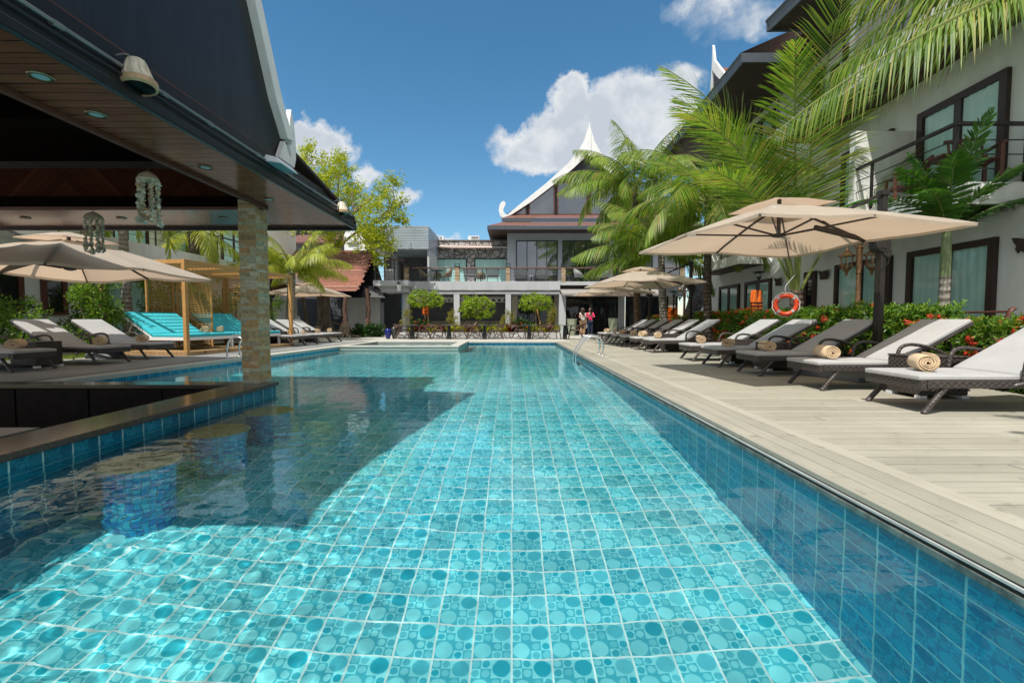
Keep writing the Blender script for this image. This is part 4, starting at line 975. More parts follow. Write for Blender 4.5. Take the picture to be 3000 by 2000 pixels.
mb = MB(rb); mb.box(7.0, WC, 11.85, 13.2, 8.25, 8.45); mb.build('roof', M['sof_roof'], wing)
# small gable at the far end with a pointed finial
gx, gy = py(2091, 150, 20.5).x, 20.5; gz = py(2091, 150, 20.5).z
mb = MB(); mb.prism([(gx + .05, gy, gz - .75), (gx + .05, gy + .25, gz - 3.0), (gx + .05, gy - 2.4, gz - 3.0)], (.06, 0, 0)); mb.build('gable_wall', M['planks'], wing)
for sg, kx in ((-1, 1.0), (1, .12)):
    mb = MB(); pin = [(0, -.80), (.45, -1.3), (1.2, -2.0), (2.3, -3.0)]; pout = [(2.6, -3.0), (1.45, -1.85), (.7, -1.05), (.2, -.5), (.05, .1), (0, .25)]
    mb.prism([(gx - .06, gy + sg * kx * a, gz + b) for a, b in pin + pout], (.10, 0, 0)); mb.build('bargeboard', M['white_paint'], wing, recalc=True)
mb = MB(); mb.add([(gx + .06, gy, gz - .7), (gx + .06, gy - 2.5, gz - 3.0), (gx + 5, gy - 2.5, gz - 3.0), (gx + 5, gy, gz - .7)], [(0, 1, 2, 3)]); mb.build('roof', M['terracotta'], wing)
# stairs with stone cladding beyond the wing
t = NT('dark_rubble'); vo = t.n('TexVoronoi', {'Scale': 4.5}, feature='DISTANCE_TO_EDGE'); t.set(vo.inputs['Vector'], t.coord()); v2 = t.n('TexVoronoi', {'Scale': 4.5}); t.set(v2.inputs['Vector'], t.coord()); s2 = t.n('SeparateColor'); t.set(s2.inputs[0], v2.outputs['Color'])
ed = t.maprange(vo.outputs['Distance'], .01, .04)
M['rubble_dark'] = t.done(t.pbr(t.mix(ed, (.26, .26, .25), t.ramp(s2.outputs[0], [(0, (.05, .05, .055)), (1, (.13, .125, .12))])), .8, 0, t.bump(ed, .7, .02)))
t = NT('grey_rubble'); vo = t.n('TexVoronoi', {'Scale': 3.0}, feature='DISTANCE_TO_EDGE'); wv = t.n('VectorMath', operation='ADD'); t.set(wv.inputs[0], t.coord()); nz = t.n('TexNoise', {'Scale': 2.5}); t.set(nz.inputs['Vector'], t.coord()); sc_ = t.n('VectorMath', operation='SCALE'); t.set(sc_.inputs[0], nz.outputs['Color']); sc_.inputs['Scale'].default_value = .35; t.set(wv.inputs[1], sc_.outputs[0])
t.set(vo.inputs['Vector'], wv.outputs[0]); v2 = t.n('TexVoronoi', {'Scale': 3.0}); t.set(v2.inputs['Vector'], wv.outputs[0]); s2 = t.n('SeparateColor'); t.set(s2.inputs[0], v2.outputs['Color'])
ed = t.maprange(vo.outputs['Distance'], .01, .09); nz2 = t.noise(t.coord(), 14, 4)
cc = t.mix(ed, (.10, .10, .10), t.ramp(s2.outputs[0], [(0, (.36, .355, .34)), (.5, (.46, .45, .43)), (1, (.57, .56, .54))]))
cc = t.mix(1.0, cc, t.ramp(nz2, [(.25, (.8, .8, .8)), (.75, (1.15, 1.15, 1.15))]), 'MULTIPLY')
M['rubble'] = t.done(t.pbr(cc, .85, 0, t.bump(t.math('ADD', ed, t.math('MULTIPLY', nz2, .4)), .9, .04)))
stair = thing('outdoor_stair', 'outdoor stair with sloping white side wall and dark rubble flank beyond the wing', 'stair', (9.6, 21.9, 0))
mb = MB(); mb.prism([(8.2, 21.6, 0), (10.9, 21.6, 0), (10.9, 21.6, 3.2), (10.2, 21.6, 3.2)], (0, .2, 0)); mb.build('side_wall', M['white_wall'], stair, recalc=True)
mb = MB(); mb.prism([(8.6, 23.4, 0), (12.9, 23.4, 0), (12.9, 23.4, 3.0), (9.4, 23.4, 3.0)], (0, .2, 0)); mb.build('flank', M['rubble_dark'], stair, recalc=True)
mb = MB(); [mb.box(8.4 + i * .27, 8.67 + i * .27, 21.8, 23.3, 0, .18 + i * .18) for i in range(10)]; mb.build('steps', M['dim_wall'], stair)
mb = MB(); mb.beam((8.2, 21.65, 1.0), (10.3, 21.65, 3.9), .05, .06); mb.build('hand_rail', M['rail_wood'], stair)

# terrace rails and rack in front of the sliding doors
t_ = thing('terrace_rail', 'low brown timber rail on posts in front of the nearest sliding doors, behind the hedge', 'railing', rb(7.5, 9.5, 0))
mb = MB(rb); mb.box(7.55, 7.62, 8.45, 11.4, .80, .87); mb.build('rail', M['frame_wood'], t_)
for s in (8.5, 9.9, 11.3): mb = MB(rb); mb.box(7.56, 7.61, s - .03, s + .03, 0, .80); mb.build('post', M['frame_wood'], t_)
t_ = thing('terrace_rail', 'low dark timber rail behind the far hedge by the solar lamp', 'railing', rb(7.5, 17, 0))
mb = MB(rb); mb.box(7.55, 7.61, 15.2, 19.4, .70, .76); mb.build('rail', M['frame_wood'], t_)
for s in (15.3, 16.7, 18.0, 19.3): mb = MB(rb); mb.box(7.56, 7.60, s - .025, s + .025, 0, .70); mb.build('post', M['frame_wood'], t_)
rk = thing('timber_rack', 'brown timber rail frame with two curved side posts at the right edge, above the hedge', 'rack', rb(7.45, 7.2, 0))
for s in (8.05, 6.95):
    mb = MB(rb); mb.tube(smoothpath([(7.0, s, .0), (7.03, s, .45), (7.12, s, .66), (7.24, s, .82), (7.30, s, 1.0), (7.36, s, 1.04)], 5), [.03] * 26, 8, flat=1.3); mb.build('curved_post', M['red_wood'], rk, smooth=True)
for k, (c, z) in enumerate(((7.31, .99), (7.22, .78), (7.06, .56))):
    mb = MB(rb); mb.tube([(c, 6.95, z), (c, 8.05, z)], .018, 8); mb.build('cross_rail', M['red_wood'], rk, smooth=True)
mb = MB(rb); mb.box(7.50, 7.56, 5.6, 7.55, .84, .92); mb.build('hand_rail', M['frame_wood'], rk)
mb = MB(rb); mb.box(7.50, 7.56, 7.45, 7.52, 0, .838); mb.build('post', M['fascia_blue'], rk)

# carved butterfly ornaments on the wall
def butterfly():
    t = thing('wall_ornament', '', 'wall ornament')
    for sg in (-1, 1):
        mb = MB(); P = [(.01, -.06), (.05, -.13), (.10, -.09), (.13, -.135), (.165, -.06), (.15, -.01), (.19, .06), (.215, .135), (.13, .12), (.07, .095), (.03, .13), (.01, .06)]
        ang = rad(16)
        P3 = [(-.03 - a * math.sin(ang), sg * a, b) for a, b in P]; mb.prism(P3, (-.02, 0, 0))
        mb.build('carved_wing', M['frame_wood'], t, recalc=True)
    mb = MB(); mb.tube([(-.035, 0, -.11), (-.05, 0, 0), (-.035, 0, .12)], [.012, .02, .01], 8); mb.build('body', M['frame_wood'], t, smooth=True)
    return t
bf_ = First(butterfly())
for s, l in ((7.43, 'carved dark butterfly wall ornament at the right photo edge'), (12.55, 'carved dark butterfly wall ornament between the narrow door and the sliding doors'), (14.85, 'carved dark butterfly wall ornament beside the solar lamp and the leaning palm petioles'), (20.3, 'small carved dark butterfly wall ornament at the far end of the wing')):
    p = rb(WC, s, 2.09); bf_.put(p, -math.atan(KA), l, 'carved butterfly ornaments on the hotel wing')
for p, l in ((rb(WC - .01, 12.4, 7.4), 'dark wooden wall box lamp on the upper storey above the palms'), (rb(WC - .01, 7.0, 4.75), 'dark wooden wall box lamp at the right photo edge, upper storey')):
    t_ = thing('wall_lamp', l, 'wall lamp', p); mb = MB(); x, y, z = p; mb.box(x - .10, x, y - .11, y + .11, z - .2, z + .2); mb.build('box', M['frame_wood'], t_, bevel=.01)
    mb = MB(); mb.box(x - .115, x - .101, y - .04, y + .04, z - .1, z + .1); mb.build('front_plate', M['red_wood'], t_, bevel=.01)
# balcony chairs
def slat_chair():
    t = thing('balcony_chair', '', 'chair')
    mb = MB(); [mb.box(-.25, .25, -.25 + i * .085, -.19 + i * .085, .40, .425) for i in range(6)]; mb.build('seat', M['red_wood'], t)
    mb = MB(); [mb.beam((.22, -.23 + i * .075, .42), (.34, -.23 + i * .075, .90), .02, .045) for i in range(7)]; mb.beam((.34, -.28, .91), (.34, .28, .91), .04, .06); mb.build('backrest', M['red_wood'], t)
    for x, y in ((-.22, -.25), (-.22, .25), (.24, -.25), (.24, .25)): mb = MB(); mb.box(x - .025, x + .025, y - .025, y + .025, 0, .64 if x < 0 else .60); mb.build('leg', M['red_wood'], t)
    for y in (-.26, .26): mb = MB(); mb.box(-.27, .28, y - .03, y + .03, .641, .67); mb.build('armrest', M['red_wood'], t)
    return t
bch = First(slat_chair())
for (c, s, z, a, l) in ((7.5, 7.85, 3.10, 1.2, 'brown slatted chair at the near end of the first floor balcony'), (7.5, 9.3, 3.09, -.4, 'brown slatted chair behind the small palm on the first floor balcony'), (7.5, 16.0, 3.07, .5, 'brown slatted chair on the far first floor balcony'), (7.45, 8.6, 6.17, .3, 'brown slatted chair on the top floor balcony')):
    bch.put(rb(c, s, z), a, l, 'slatted chairs on the wing balconies')
t_ = thing('balcony_table', 'brown slatted table on the near first floor balcony', 'table', rb(7.4, 8.3, 3.09)); mb = MB(rb)
mb.box(7.15, 7.65, 8.05, 8.55, 3.72, 3.75); mb.build('table_top', M['red_wood'], t_); mb = MB(rb); [mb.box(c - .02, c + .02, s - .02, s + .02, 3.092, 3.719) for c in (7.2, 7.6) for s in (8.1, 8.5)]; mb.build('legs', M['red_wood'], t_)

# ------------------------------------------------------------------ main building at the far end
FY = 26.0
hotel = thing('hotel_main_building', 'grey hotel building across the pool end with terrace, stone wall and tall white gabled hall', 'building', (0, 28.5, 0))
def fbox(u0, u1, v0, v1, Y, dep, name, m, parent=hotel, z0=None):
    x0, x1, a, b = fr(u0, u1, v0, v1, Y); mb = MB(); mb.box(x0, x1, Y, Y + dep, a if z0 is None else z0, b); return mb.build(name, M[m], parent)
fbox(1198, 1641, 824, 851, FY, 4.2, 'terrace_slab', 'grey_wall')
fbox(1199, 1641, 851.3, 860.5, FY + .03, .35, 'terrace_beam', 'grey_wall')
fbox(1641.5, 2010, 824.5, 835, FY + .02, 4.2, 'terrace_slab', 'grey_wall')
fbox(1641.5, 2010, 835.3, 868, FY + .9, .3, 'terrace_beam', 'grey_wall')
for u0, u1 in ((1177, 1196), (1330, 1346), (1481, 1497), (1638, 1658), (1811, 1831)):
    fbox(u0, u1, 860.8 if u0 < 1640 else 835.5, 985, FY + .04 if u0 < 1800 else FY + 1.0, .4, 'column', 'grey_wall', z0=0)
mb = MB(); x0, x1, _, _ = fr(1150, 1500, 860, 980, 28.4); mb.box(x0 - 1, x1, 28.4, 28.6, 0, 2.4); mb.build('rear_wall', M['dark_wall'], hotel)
t_m = boards('low_stone_courses', [(.16, .15, .13), (.26, .24, .21), (.20, .185, .16)], .13, 'z', 'x', gap=.12, rough=.85, stagger=.5)
M['low_stone'] = t_m
mb = MB(); x0, x1, a, b = fr(1200, 1480, 939, 985, 28.2); mb.box(x0, x1, 28.15, 28.39, 0, b); mb.build('dado', M['low_stone'], hotel)
# frieze of white leaf lattice
for (u0, u1) in ((1290, 1329), (1348, 1479), (1200, 1262)):
    x0, x1, a, b = fr(u0, u1, 870, 885, 27.6); mb = MB(); mb.box(x0, x1, 27.6, 27.63, b - .03, b); mb.box(x0, x1, 27.6, 27.63, a, a + .03); k = int((x1 - x0) / .34)
    for i in range(k + 1):
        c = x0 + (x1 - x0) * (i + .5) / (k + 1)
        for j in range(-3, 4): mb.beam((c, 27.6, a + .02), (c + j * .055, 27.6, b - .02), .016, .02)
    mb.build('leaf_frieze', M['white_wall'], hotel)
# third bay and entrance: dark glass
window(frame_front(28.3), fr(1497, 1640, 866, 980, 28.3)[0], fr(1497, 1640, 866, 980, 28.3)[1], .05, fr(1497, 1640, 866, 980, 28.3)[3], 4, hotel, fw=.07, frame='black_metal', pane='dark_pane', name='glazed_front')
window(frame_front(27.2), fr(1650, 1812, 867, 980, 27.2)[0], fr(1650, 1812, 867, 980, 27.2)[1], .02, fr(1650, 1812, 867, 980, 27.2)[3], 4, hotel, fw=.08, frame='black_metal', pane='dark_pane', name='glass_entrance', split=[fr(1696, 1773, 867, 980, 27.2)[0], fr(1696, 1773, 867, 980, 27.2)[1]])
window(frame_front(27.2), fr(1831, 1985, 862, 980, 27.2)[0], fr(1831, 1985, 862, 980, 27.2)[1], .02, fr(1831, 1985, 862, 980, 27.2)[3], 4, hotel, fw=.08, frame='black_metal', pane='dark_pane', name='glazed_front')
for v in (884, 908, 934): pass
def drape(u0, u1, v0, v1, Y, pinch=.55, name='curtain'):
    x0, x1, a, b = fr(u0, u1, v0, v1, Y); a = max(a, .06); mb = MB(); N, K = 36, 8; vs = []
    for k in range(K + 1):
        z = a + (b - a) * k / K; q = 1 - (1 - pinch) * math.exp(-((k / K - .35) / .16) ** 2)
        for i in range(N + 1):
            t_ = i / N; vs.append((x0 + (x1 - x0) * (.5 + (t_ - .5) * q), Y + .03 * math.sin(t_ * 44) * q, z))
    mb.add(vs, [(k * (N + 1) + i, k * (N + 1) + i + 1, (k + 1) * (N + 1) + i + 1, (k + 1) * (N + 1) + i) for k in range(K) for i in range(N)]); mb.build(name, M['curtain_white'], hotel, smooth=180)
drape(1499, 1517, 867, 955, 27.9); drape(1624, 1640, 867, 955, 27.9); drape(1957, 1979, 866, 955, 26.6)
# awning edge over the entrance
mb = MB(); x0, x1, a, b = fr(1643, 1935, 838, 862, 25.6); mb.add([(x0, FY + .9, b + .05), (x1, FY + .9, b + .05), (x1, 24.9, a), (x0, 24.9, a)], [(0, 1, 2, 3)]); mb.add([(x0, 24.9, a), (x1, 24.9, a), (x1, 24.9, a - .1), (x0, 24.9, a - .1)], [(0, 1, 2, 3)])
mb.build('awning', plain('taupe_awning', (.30, .28, .26), .8, var=.06), hotel)
# hall wall on the terrace
HY = 28.6
x0, x1, a, b = fr(1486, 2010, 676, 826, HY); mb = MB(); mb.box(x0, x1, HY, HY + 6, 2.6, b); mb.build('hall_wall', M['blue_wall'], hotel)
for u0, u1, n in ((1512, 1634, 4), (1647, 1784, 4), (1797, 1912, 4)):
    q = fr(u0, u1, 705, 826, HY); window(frame_front(HY), q[0], q[1], 3.0, q[3], n, hotel, fw=.06, mw=.05, dep=.06, frame='black_metal', pane='sky_pane', name='tall_window', back='dim_wall')
# stone wing on the terrace
SYY = 30.0
x0, x1, a, b = fr(1254, 1487, 705.5, 826, SYY); mb = MB(); mb.box(x0, x1, SYY, SYY + 4, 2.6, b); mb.build('stone_wall', M['rubble'], hotel)
mb = MB(); mb.box(x0 - .05, x1, SYY - .06, SYY + .3, b, b + .06); mb.build('parapet_cap', M['dim_wall'], hotel)
for u0, u1 in ((1271, 1368), (1390, 1487)):
    q = fr(u0, u1, 757, 826, SYY); window(frame_front(SYY), q[0], q[1], 3.0, q[3], 1, hotel, fw=.06, dep=.07, frame='black_metal', pane='pane', curtain='curtain_teal', name='terrace_window')
x0, x1, a, b = fr(1256, 1487, 714, 727, SYY - .6); mb = MB(); mb.add([(x0, SYY - .01, b), (x1, SYY - .01, b), (x1, SYY - .9, a - .05), (x0 + 1.6, SYY - .75, a - .02), (x0, SYY - .45, a + .12)], [(0, 1, 2, 3, 4)]); mb.build('cloth_awning', plain('brown_awning_cloth', (.33, .21, .16), .8, var=.12), hotel)
mb = MB(); mb.tube([(x0, SYY - .45, a + .15), (x1, SYY - .9, a + .0)], .03, 8); mb.build('awning_roller', M['white_metal'], hotel)
# eaves and gable roof of the hall
EYY = 27.2
x0, x1, a, b = fr(1431, 2060, 662, 670, EYY); wx0 = fr(1486, 2010, 676, 826, HY)[0]
mb = MB(); mb.add([(x0, EYY, a), (x1, EYY, a), (x1, HY + 5, a), (x0, HY + 5, a)], [(0, 1, 2, 3)]); mb.build('eave_soffit', M['sof_roof'], hotel)
mb = MB(); mb.box(x0 - .02, x1, EYY - .05, EYY, a - .05, b); mb.box(x0 - .07, x0 - .02, EYY - .05, HY + 5, a - .05, b); mb.build('fascia', M['fascia_blue'], hotel)
z2 = py(1500, 651, EYY + 1.1).z; xl = py(1470, 651, EYY + 1.1).x; xr = 2 * py(1725, 400, 28).x - xl
mb = MB(); mb.add([(x0 - .06, EYY - .04, b + .01), (x1, EYY - .04, b + .01), (x1, EYY + 1.1, z2), (xl, EYY + 1.1, z2)], [(0, 1, 2, 3)]); mb.add([(x0 - .06, EYY - .04, b + .01), (xl, EYY + 1.1, z2), (xl, HY + 6, z2), (x0 - .06, HY + 5, b + .01)], [(0, 1, 2, 3)]); mb.build('lower_roof', M['terracotta'], hotel)
GYY = EYY + 1.1
_, _, a2, b2 = fr(1470, 1980, 639, 650, GYY); mb = MB(); mb.box(xl, xr, GYY - .02, GYY + .03, a2, b2); mb.build('fascia', M['fascia_blue'], hotel)
def gp(u, v): return py(u, v, GYY + .5)
A_ = gp(1725, 458); BL_ = gp(1497, 629); ux = A_.x
def mir(p): return Vector((2 * ux - p.x, p.y, p.z))
mb = MB(); mb.add([(xl, GYY - .02, b2 + .01), (xr, GYY - .02, b2 + .01), mir(BL_) + Vector((0, 0, -.02)), BL_ + Vector((0, 0, -.02))], [(0, 1, 2, 3)]); mb.build('upper_skirt', M['terracotta'], hotel)
mb = MB(); mb.prism([BL_ + Vector((-.4, .12, -.02)), mir(BL_) + Vector((.4, .12, -.02)), A_ + Vector((0, .12, .1))], (0, .1, 0)); mb.build('gable_wall', M['planks'], hotel)
gpl = boards('gable_planks', [(.035, .037, .045), (.05, .052, .06)], .22, 'x', 'z', gap=.1, rough=.5)
# glass of the gable
gw = []
for quad in ([(1507, 628), (1541, 628), (1541, 603)], [(1551, 628), (1624, 628), (1624, 541), (1551, 596)], [(1634, 628), (1720, 628), (1720, 533), (1634, 533)], [(1730, 628), (1816, 628), (1816, 533), (1730, 533)], [(1826, 628), (1899, 628), (1899, 596), (1826, 541)], [(1909, 628), (1943, 628), (1909, 603)]):
    P = [gp(u, v) for u, v in quad]; n_ = len(P); mb = MB()
    mb.add([p + Vector((0, .09, 0)) for p in P], [tuple(range(n_))]); g_ = mb.build('gable_window', M['sky_pane'], hotel)
    mb = MB(); mb.add([p + Vector((0, .115, 0)) for p in P], [tuple(range(n_))]); mb.build('backing', M['dim_wall'], g_)
    mb = MB(); 
    for p, q in zip(P, P[1:] + P[:1]): mb.beam(p + Vector((0, .06, 0)), q + Vector((0, .06, 0)), .07, .10, up=(0, 1, 0))
    mb.build('window_frame', M['red_wood'], g_)
# white bargeboards with curled ends and a pointed finial
bpts = [((1500, 629), (1474, 640)), ((1560, 590), (1530, 594)), ((1625, 540), (1600, 538)), ((1680, 494), (1662, 482)), ((1705, 470), (1692, 447)), ((1718, 456), (1710, 415)), ((1725, 450), (1719, 385)), ((1725, 450), (1725, 367))]
for side in (0, 1):
    I = [gp(*a_) for a_, _ in bpts]; O = [gp(*b_) for _, b_ in bpts]
    if side: I = [mir(p) for p in I]; O = [mir(p) for p in O]
    mb = MB(); mb.prism([p + Vector((0, -.12, 0)) for p in I[:-1] + O[::-1]], (0, .16, 0)); bg_ = mb.build('bargeboard', M['white_paint'], hotel, recalc=True)
    h = [(1500, 629), (1474, 640), (1466, 634), (1461, 618), (1463, 604), (1468, 594), (1475, 590), (1481, 594), (1481, 601), (1476, 610), (1474, 618), (1478, 626), (1486, 630)]
    H = [gp(*q) for q in h]; H = [mir(p) for p in H] if side else H
    mb = MB(); mb.prism([p + Vector((0, -.10, 0)) for p in H], (0, .12, 0)); mb.build('horn', M['white_paint'], bg_, recalc=True)
f0 = gp(1725, 455); mb = MB(); P = [gp(u, v) + Vector((0, -.2, 0)) for u, v in ((1719, 455), (1721, 390), (1724, 364), (1726, 364), (1729, 390), (1731, 455), (1725, 461))]
mb.prism(P, (0, .05, 0)); mb.build('finial', M['white_paint'], hotel, recalc=True)
ap = gp(1725, 440); el, er = Vector((xl, GYY + .4, z2)), Vector((xr, GYY + .4, z2))
mb = MB(); mb.add([el, ap, ap + Vector((0, 8, 0)), el + Vector((0, 8, 0)), er, er + Vector((0, 8, 0))], [(0, 1, 2, 3), (1, 4, 5, 2)]); mb.build('roof', M['terracotta'], hotel)
# terrace balustrade: posts of thin stone with lantern caps, brown rail, wires
M['thin_stone'] = boards('thin_stacked_stone', [(.42, .27, .14), (.55, .42, .28), (.34, .20, .10), (.60, .52, .42)], .055, 'z', 'x', gap=.15, rough=.8, stagger=.3)
zf = py(1400, 824, FY).z; zr = py(1400, 783.5, FY).z
ub = [1190, 1339, 1488, 1651, 1822, 2000]
for u in ub:
    x = py(u, 800, FY).x; mb = MB(); mb.box(x - .12, x + .12, FY + .0, FY + .24, zf, zr + .02); ps = mb.build('balustrade_post', M['thin_stone'], hotel)
    mb = MB(); mb.box(x - .14, x + .14, FY - .02, FY + .26, zr + .021, zr + .06); mb.box(x - .15, x + .15, FY - .03, FY + .27, zr + .2, zr + .23); [mb.box(x + i * .12 - .01, x + i * .12 + .01, FY + .11 + j * .11, FY + .13 + j * .11, zr + .06, zr + .2) for i in (-1, 1) for j in (-1, 1)]
    lt = mb.build('lantern_cap', M['dark_metal'], ps); mb = MB(); mb.box(x - .11, x + .11, FY + .02, FY + .22, zr + .061, zr + .199); mb.build('lantern_glass', M['pane'], lt)
x0, x1 = py(1205, 783, FY).x, py(2005, 783, FY).x
mb = MB(); mb.tube([(x0, FY + .12, zr - .02), (x1, FY + .12, zr - .02)], .045, 8); mb.build('top_rail', M['rail_wood'], hotel, smooth=True)
mb = MB()
for k in range(1, 5): mb.tube([(x0, FY + .12, zf + (zr - zf) * k / 5), (x1, FY + .12, zf + (zr - zf) * k / 5)], .008, 5)
for a_, b_ in zip(ub, ub[1:]):
    for q in (.04, .5, .96):
        x = py(a_ + (b_ - a_) * q, 800, FY).x; mb.box(x - .018, x + .018, FY + .11, FY + .14, zf, zr - .03)
mb.build('rail_wires', M['rail_metal'], hotel)
mb = MB(); P = [py(1199 + (1640 - 1199) * i / 24, 850.2 + (.9 if i % 4 == 2 else 0), FY - .02) for i in range(25)]; mb.tube(P, .014, 5); mb.build('cable', M['rail_metal'], hotel)
# landing at the left with big urn
LYY = 25.0
fbox(1093, 1197, 821, 837, LYY, 3.5, 'landing_slab', 'grey_wall'); fbox(1108, 1192, 837.3, 855, LYY + .3, 2.6, 'landing_beam', 'grey_wall')
zf2, zr2 = py(1140, 821, LYY).z, py(1140, 761, LYY).z; xa, xb = py(1098, 800, LYY).x, py(1182, 800, LYY).x
mb = MB(); mb.tube([(xa, LYY + .05, zr2), (xb, LYY + .05, zr2)], .035, 8)
mb.build('top_rail', M['rail_wood'], hotel)
mb = MB()
for k in range(1, 5): mb.tube([(xa, LYY + .05, zf2 + (zr2 - zf2) * k / 5), (xb, LYY + .05, zf2 + (zr2 - zf2) * k / 5)], .008, 5)
for q in (0, .34, .67, 1): mb.box(xa + (xb - xa) * q - .025, xa + (xb - xa) * q + .025, LYY + .03, LYY + .07, zf2, zr2 - .03)
mb.build('rail_wires', M['rail_metal'], hotel)
# slatted metal block and recess below it
x0, x1, a, b = fr(1120, 1255, 662, 730, 26.6); mb = MB(); mb.box(x0 - 1.0, x1, 26.6, 30.5, a, b)
M['metal_slats'] = boards('grey_blue_metal_slats', [(.34, .40, .46), (.38, .44, .50)], .15, 'z', 'x', gap=.12, rough=.4, gapc=(.10, .12, .15), grain=.05)
mb.build('slat_block', M['metal_slats'], hotel)
mb = MB(); mb.box(x1 - .12, x1, 26.8, 29.8, 3.0, a - .002); mb.build('recess_post', M['grey_wall'], hotel)
mb = MB(); mb.box(x0 - 1, x1 - .1, 30.4, 30.6, 2.9, a); mb.build('recess_wall', M['dim_wall'], hotel)
fbox(1175, 1196, 770, 826, 30.3, .05, 'recess_door', 'dark_wood_plain'); fbox(1148, 1162, 745, 826, 28, .4, 'recess_pillar', 'grey_wall')
# passage below the landing, lit grey wall, blue pipe
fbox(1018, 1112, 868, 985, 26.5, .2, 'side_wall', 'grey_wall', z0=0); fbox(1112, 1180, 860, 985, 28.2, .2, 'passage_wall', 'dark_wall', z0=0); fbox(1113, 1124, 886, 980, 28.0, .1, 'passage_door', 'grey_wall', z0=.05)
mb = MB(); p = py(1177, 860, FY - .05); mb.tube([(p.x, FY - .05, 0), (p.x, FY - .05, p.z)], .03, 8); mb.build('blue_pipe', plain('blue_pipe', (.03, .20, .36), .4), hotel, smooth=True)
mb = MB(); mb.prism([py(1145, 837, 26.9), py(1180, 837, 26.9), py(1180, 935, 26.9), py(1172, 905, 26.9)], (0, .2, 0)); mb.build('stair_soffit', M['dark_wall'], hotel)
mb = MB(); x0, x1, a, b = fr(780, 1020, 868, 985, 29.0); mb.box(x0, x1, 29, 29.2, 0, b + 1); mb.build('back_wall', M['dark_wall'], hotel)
# buildings behind the plank roof
rear = thing('rear_house', 'white house with brown tiled roofs glimpsed behind the yellow tree and plank roof', 'house', (-11, 34, 0))
def rbx(u0, u1, v0, v1, Y, d, nm, m):
    x0, x1, a, b = fr(u0, u1, v0, v1, Y); mb = MB(); mb.box(x0, x1, Y, Y + d, a, b); mb.build(nm, M[m], rear)
rbx(1009, 1130, 677, 735, 33, .5, 'wall', 'white_wall2'); rbx(1018, 1050, 709, 716, 32.9, .09, 'ledge', 'dim_wall'); rbx(860, 1008, 705, 745, 34, .3, 'wall', 'dim_wall'); rbx(820, 1005, 640, 690, 37, .3, 'dark_gable', 'planks')
x0, x1, a, b = fr(820, 1010, 686, 708, 33); mb = MB(); mb.add([(x0, 33, a), (x1, 33, a), (x1, 36, b + .5), (x0, 36, b + .5)], [(0, 1, 2, 3)]); mb.box(x0, x1, 32.95, 33, a - .12, a); mb.build('roof', M['terracotta'], rear)

# ------------------------------------------------------------------ hotel block on the left behind the cabana
left = thing('hotel_side_block', 'shaded white hotel block with dark brown windows behind the left shrubs and cabana', 'building', (-14, 14, 0))
mb = MB(); mb.box(-18, -12.7, 7, 27, 0, 6.2); mb.build('wall', M['white_wall'], left)
fnl = lambda a, d, z: (-12.7 + d, a, z)
for a0, a1, z0, z1 in ((11.15, 11.85, 1.0, 2.35), (12.3, 13.0, 1.0, 2.2), (9.6, 10.4, 1.0, 2.35)): window(fnl, a0, a1, z0, z1, 1, left, fw=.13, dep=.07, frame='red_wood', pane='dark_pane')
for a0, a1 in ((14.2, 16.0), (17.0, 18.8), (20, 21.8)): window(fnl, a0, a1, .1, 2.25, 2, left, fw=.12, mw=.12, dep=.07, curtain='curtain_teal', name='sliding_door'); window(fnl, a0, a1, 3.1, 5.1, 2, left, fw=.12, mw=.12, dep=.07, curtain='curtain_teal', name='sliding_door')
mb = MB(); mb.box(-12.698, -11.1, 12.8, 25, 2.70, 3.16); b_ = mb.build('balcony', M['white_wall2'], left)
mb = MB(); mb.box(-11.18, -11.14, 12.85, 25, 4.0, 4.05); [mb.box(-11.175, -11.145, 12.87 + i * 1.5, 12.91 + i * 1.5, 3.16, 4.0) for i in range(9)]; [mb.box(-11.165, -11.155, 12.85, 25, 3.16 + .21 * k - .006, 3.16 + .21 * k + .006) for k in range(1, 4)]; mb.build('railing', M['rail_metal'], b_)
mb = MB(); mb.box(-12.698, -11.6, 7.0, 12.79, 2.9, 4.6); mb.build('bay', M['white_wall'], left)

# ------------------------------------------------------------------ plank roofed hut
hut = thing('plank_roof_hut', 'open hut with sloping reddish plank roof on rough tree trunk posts', 'hut', (-11, 25, 0))
M['plank_red'] = island('weathered_red_planks', [(.25, .105, .07), (.33, .145, .10), (.28, .115, .08), (.38, .19, .14), (.21, .085, .06)], .7, var=.35, scale=9, bs=.5, bdist=.01)
b0, b1 = py(1045, 853, 23.8), py(1097, 733, 27.0); n_ = 26; mb = MB()
for i in range(n_):
    t0, t1 = i / n_, (i + .93) / n_; p, q = b0.lerp(b1, t0), b0.lerp(b1, t1); jx = R.uniform(-.05, .10) + (.10 if i % 2 else 0)
    cuts = [-14.6, R.uniform(-13, -9.5), p.x + jx]
    for xa, xb in zip(cuts, cuts[1:]):
        dz = R.uniform(0, .02)
        vs = [(xa + .006, p.y, p.z + .03 + dz), (xb - .006, p.y, p.z + .03 + dz), (xb - .006, q.y, q.z + dz), (xa + .006, q.y, q.z + dz)]
        mb.add(vs + [(x, y, z - .035) for x, y, z in vs], [(0, 1, 2, 3), (7, 6, 5, 4), (0, 4, 5, 1), (1, 5, 6, 2), (2, 6, 7, 3), (3, 7, 4, 0)])
mb.build('plank_roof', M['plank_red'], hut)
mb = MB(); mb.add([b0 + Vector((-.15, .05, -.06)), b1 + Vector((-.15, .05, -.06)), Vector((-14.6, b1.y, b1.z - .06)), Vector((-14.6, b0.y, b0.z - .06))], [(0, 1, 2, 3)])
mb.add([b1 + Vector((-.1, .1, -.05)), py(1135, 872, 26.2), py(1020, 872, 26.0), b1 + Vector((-4, .1, -.05))], [(0, 1, 2, 3)])
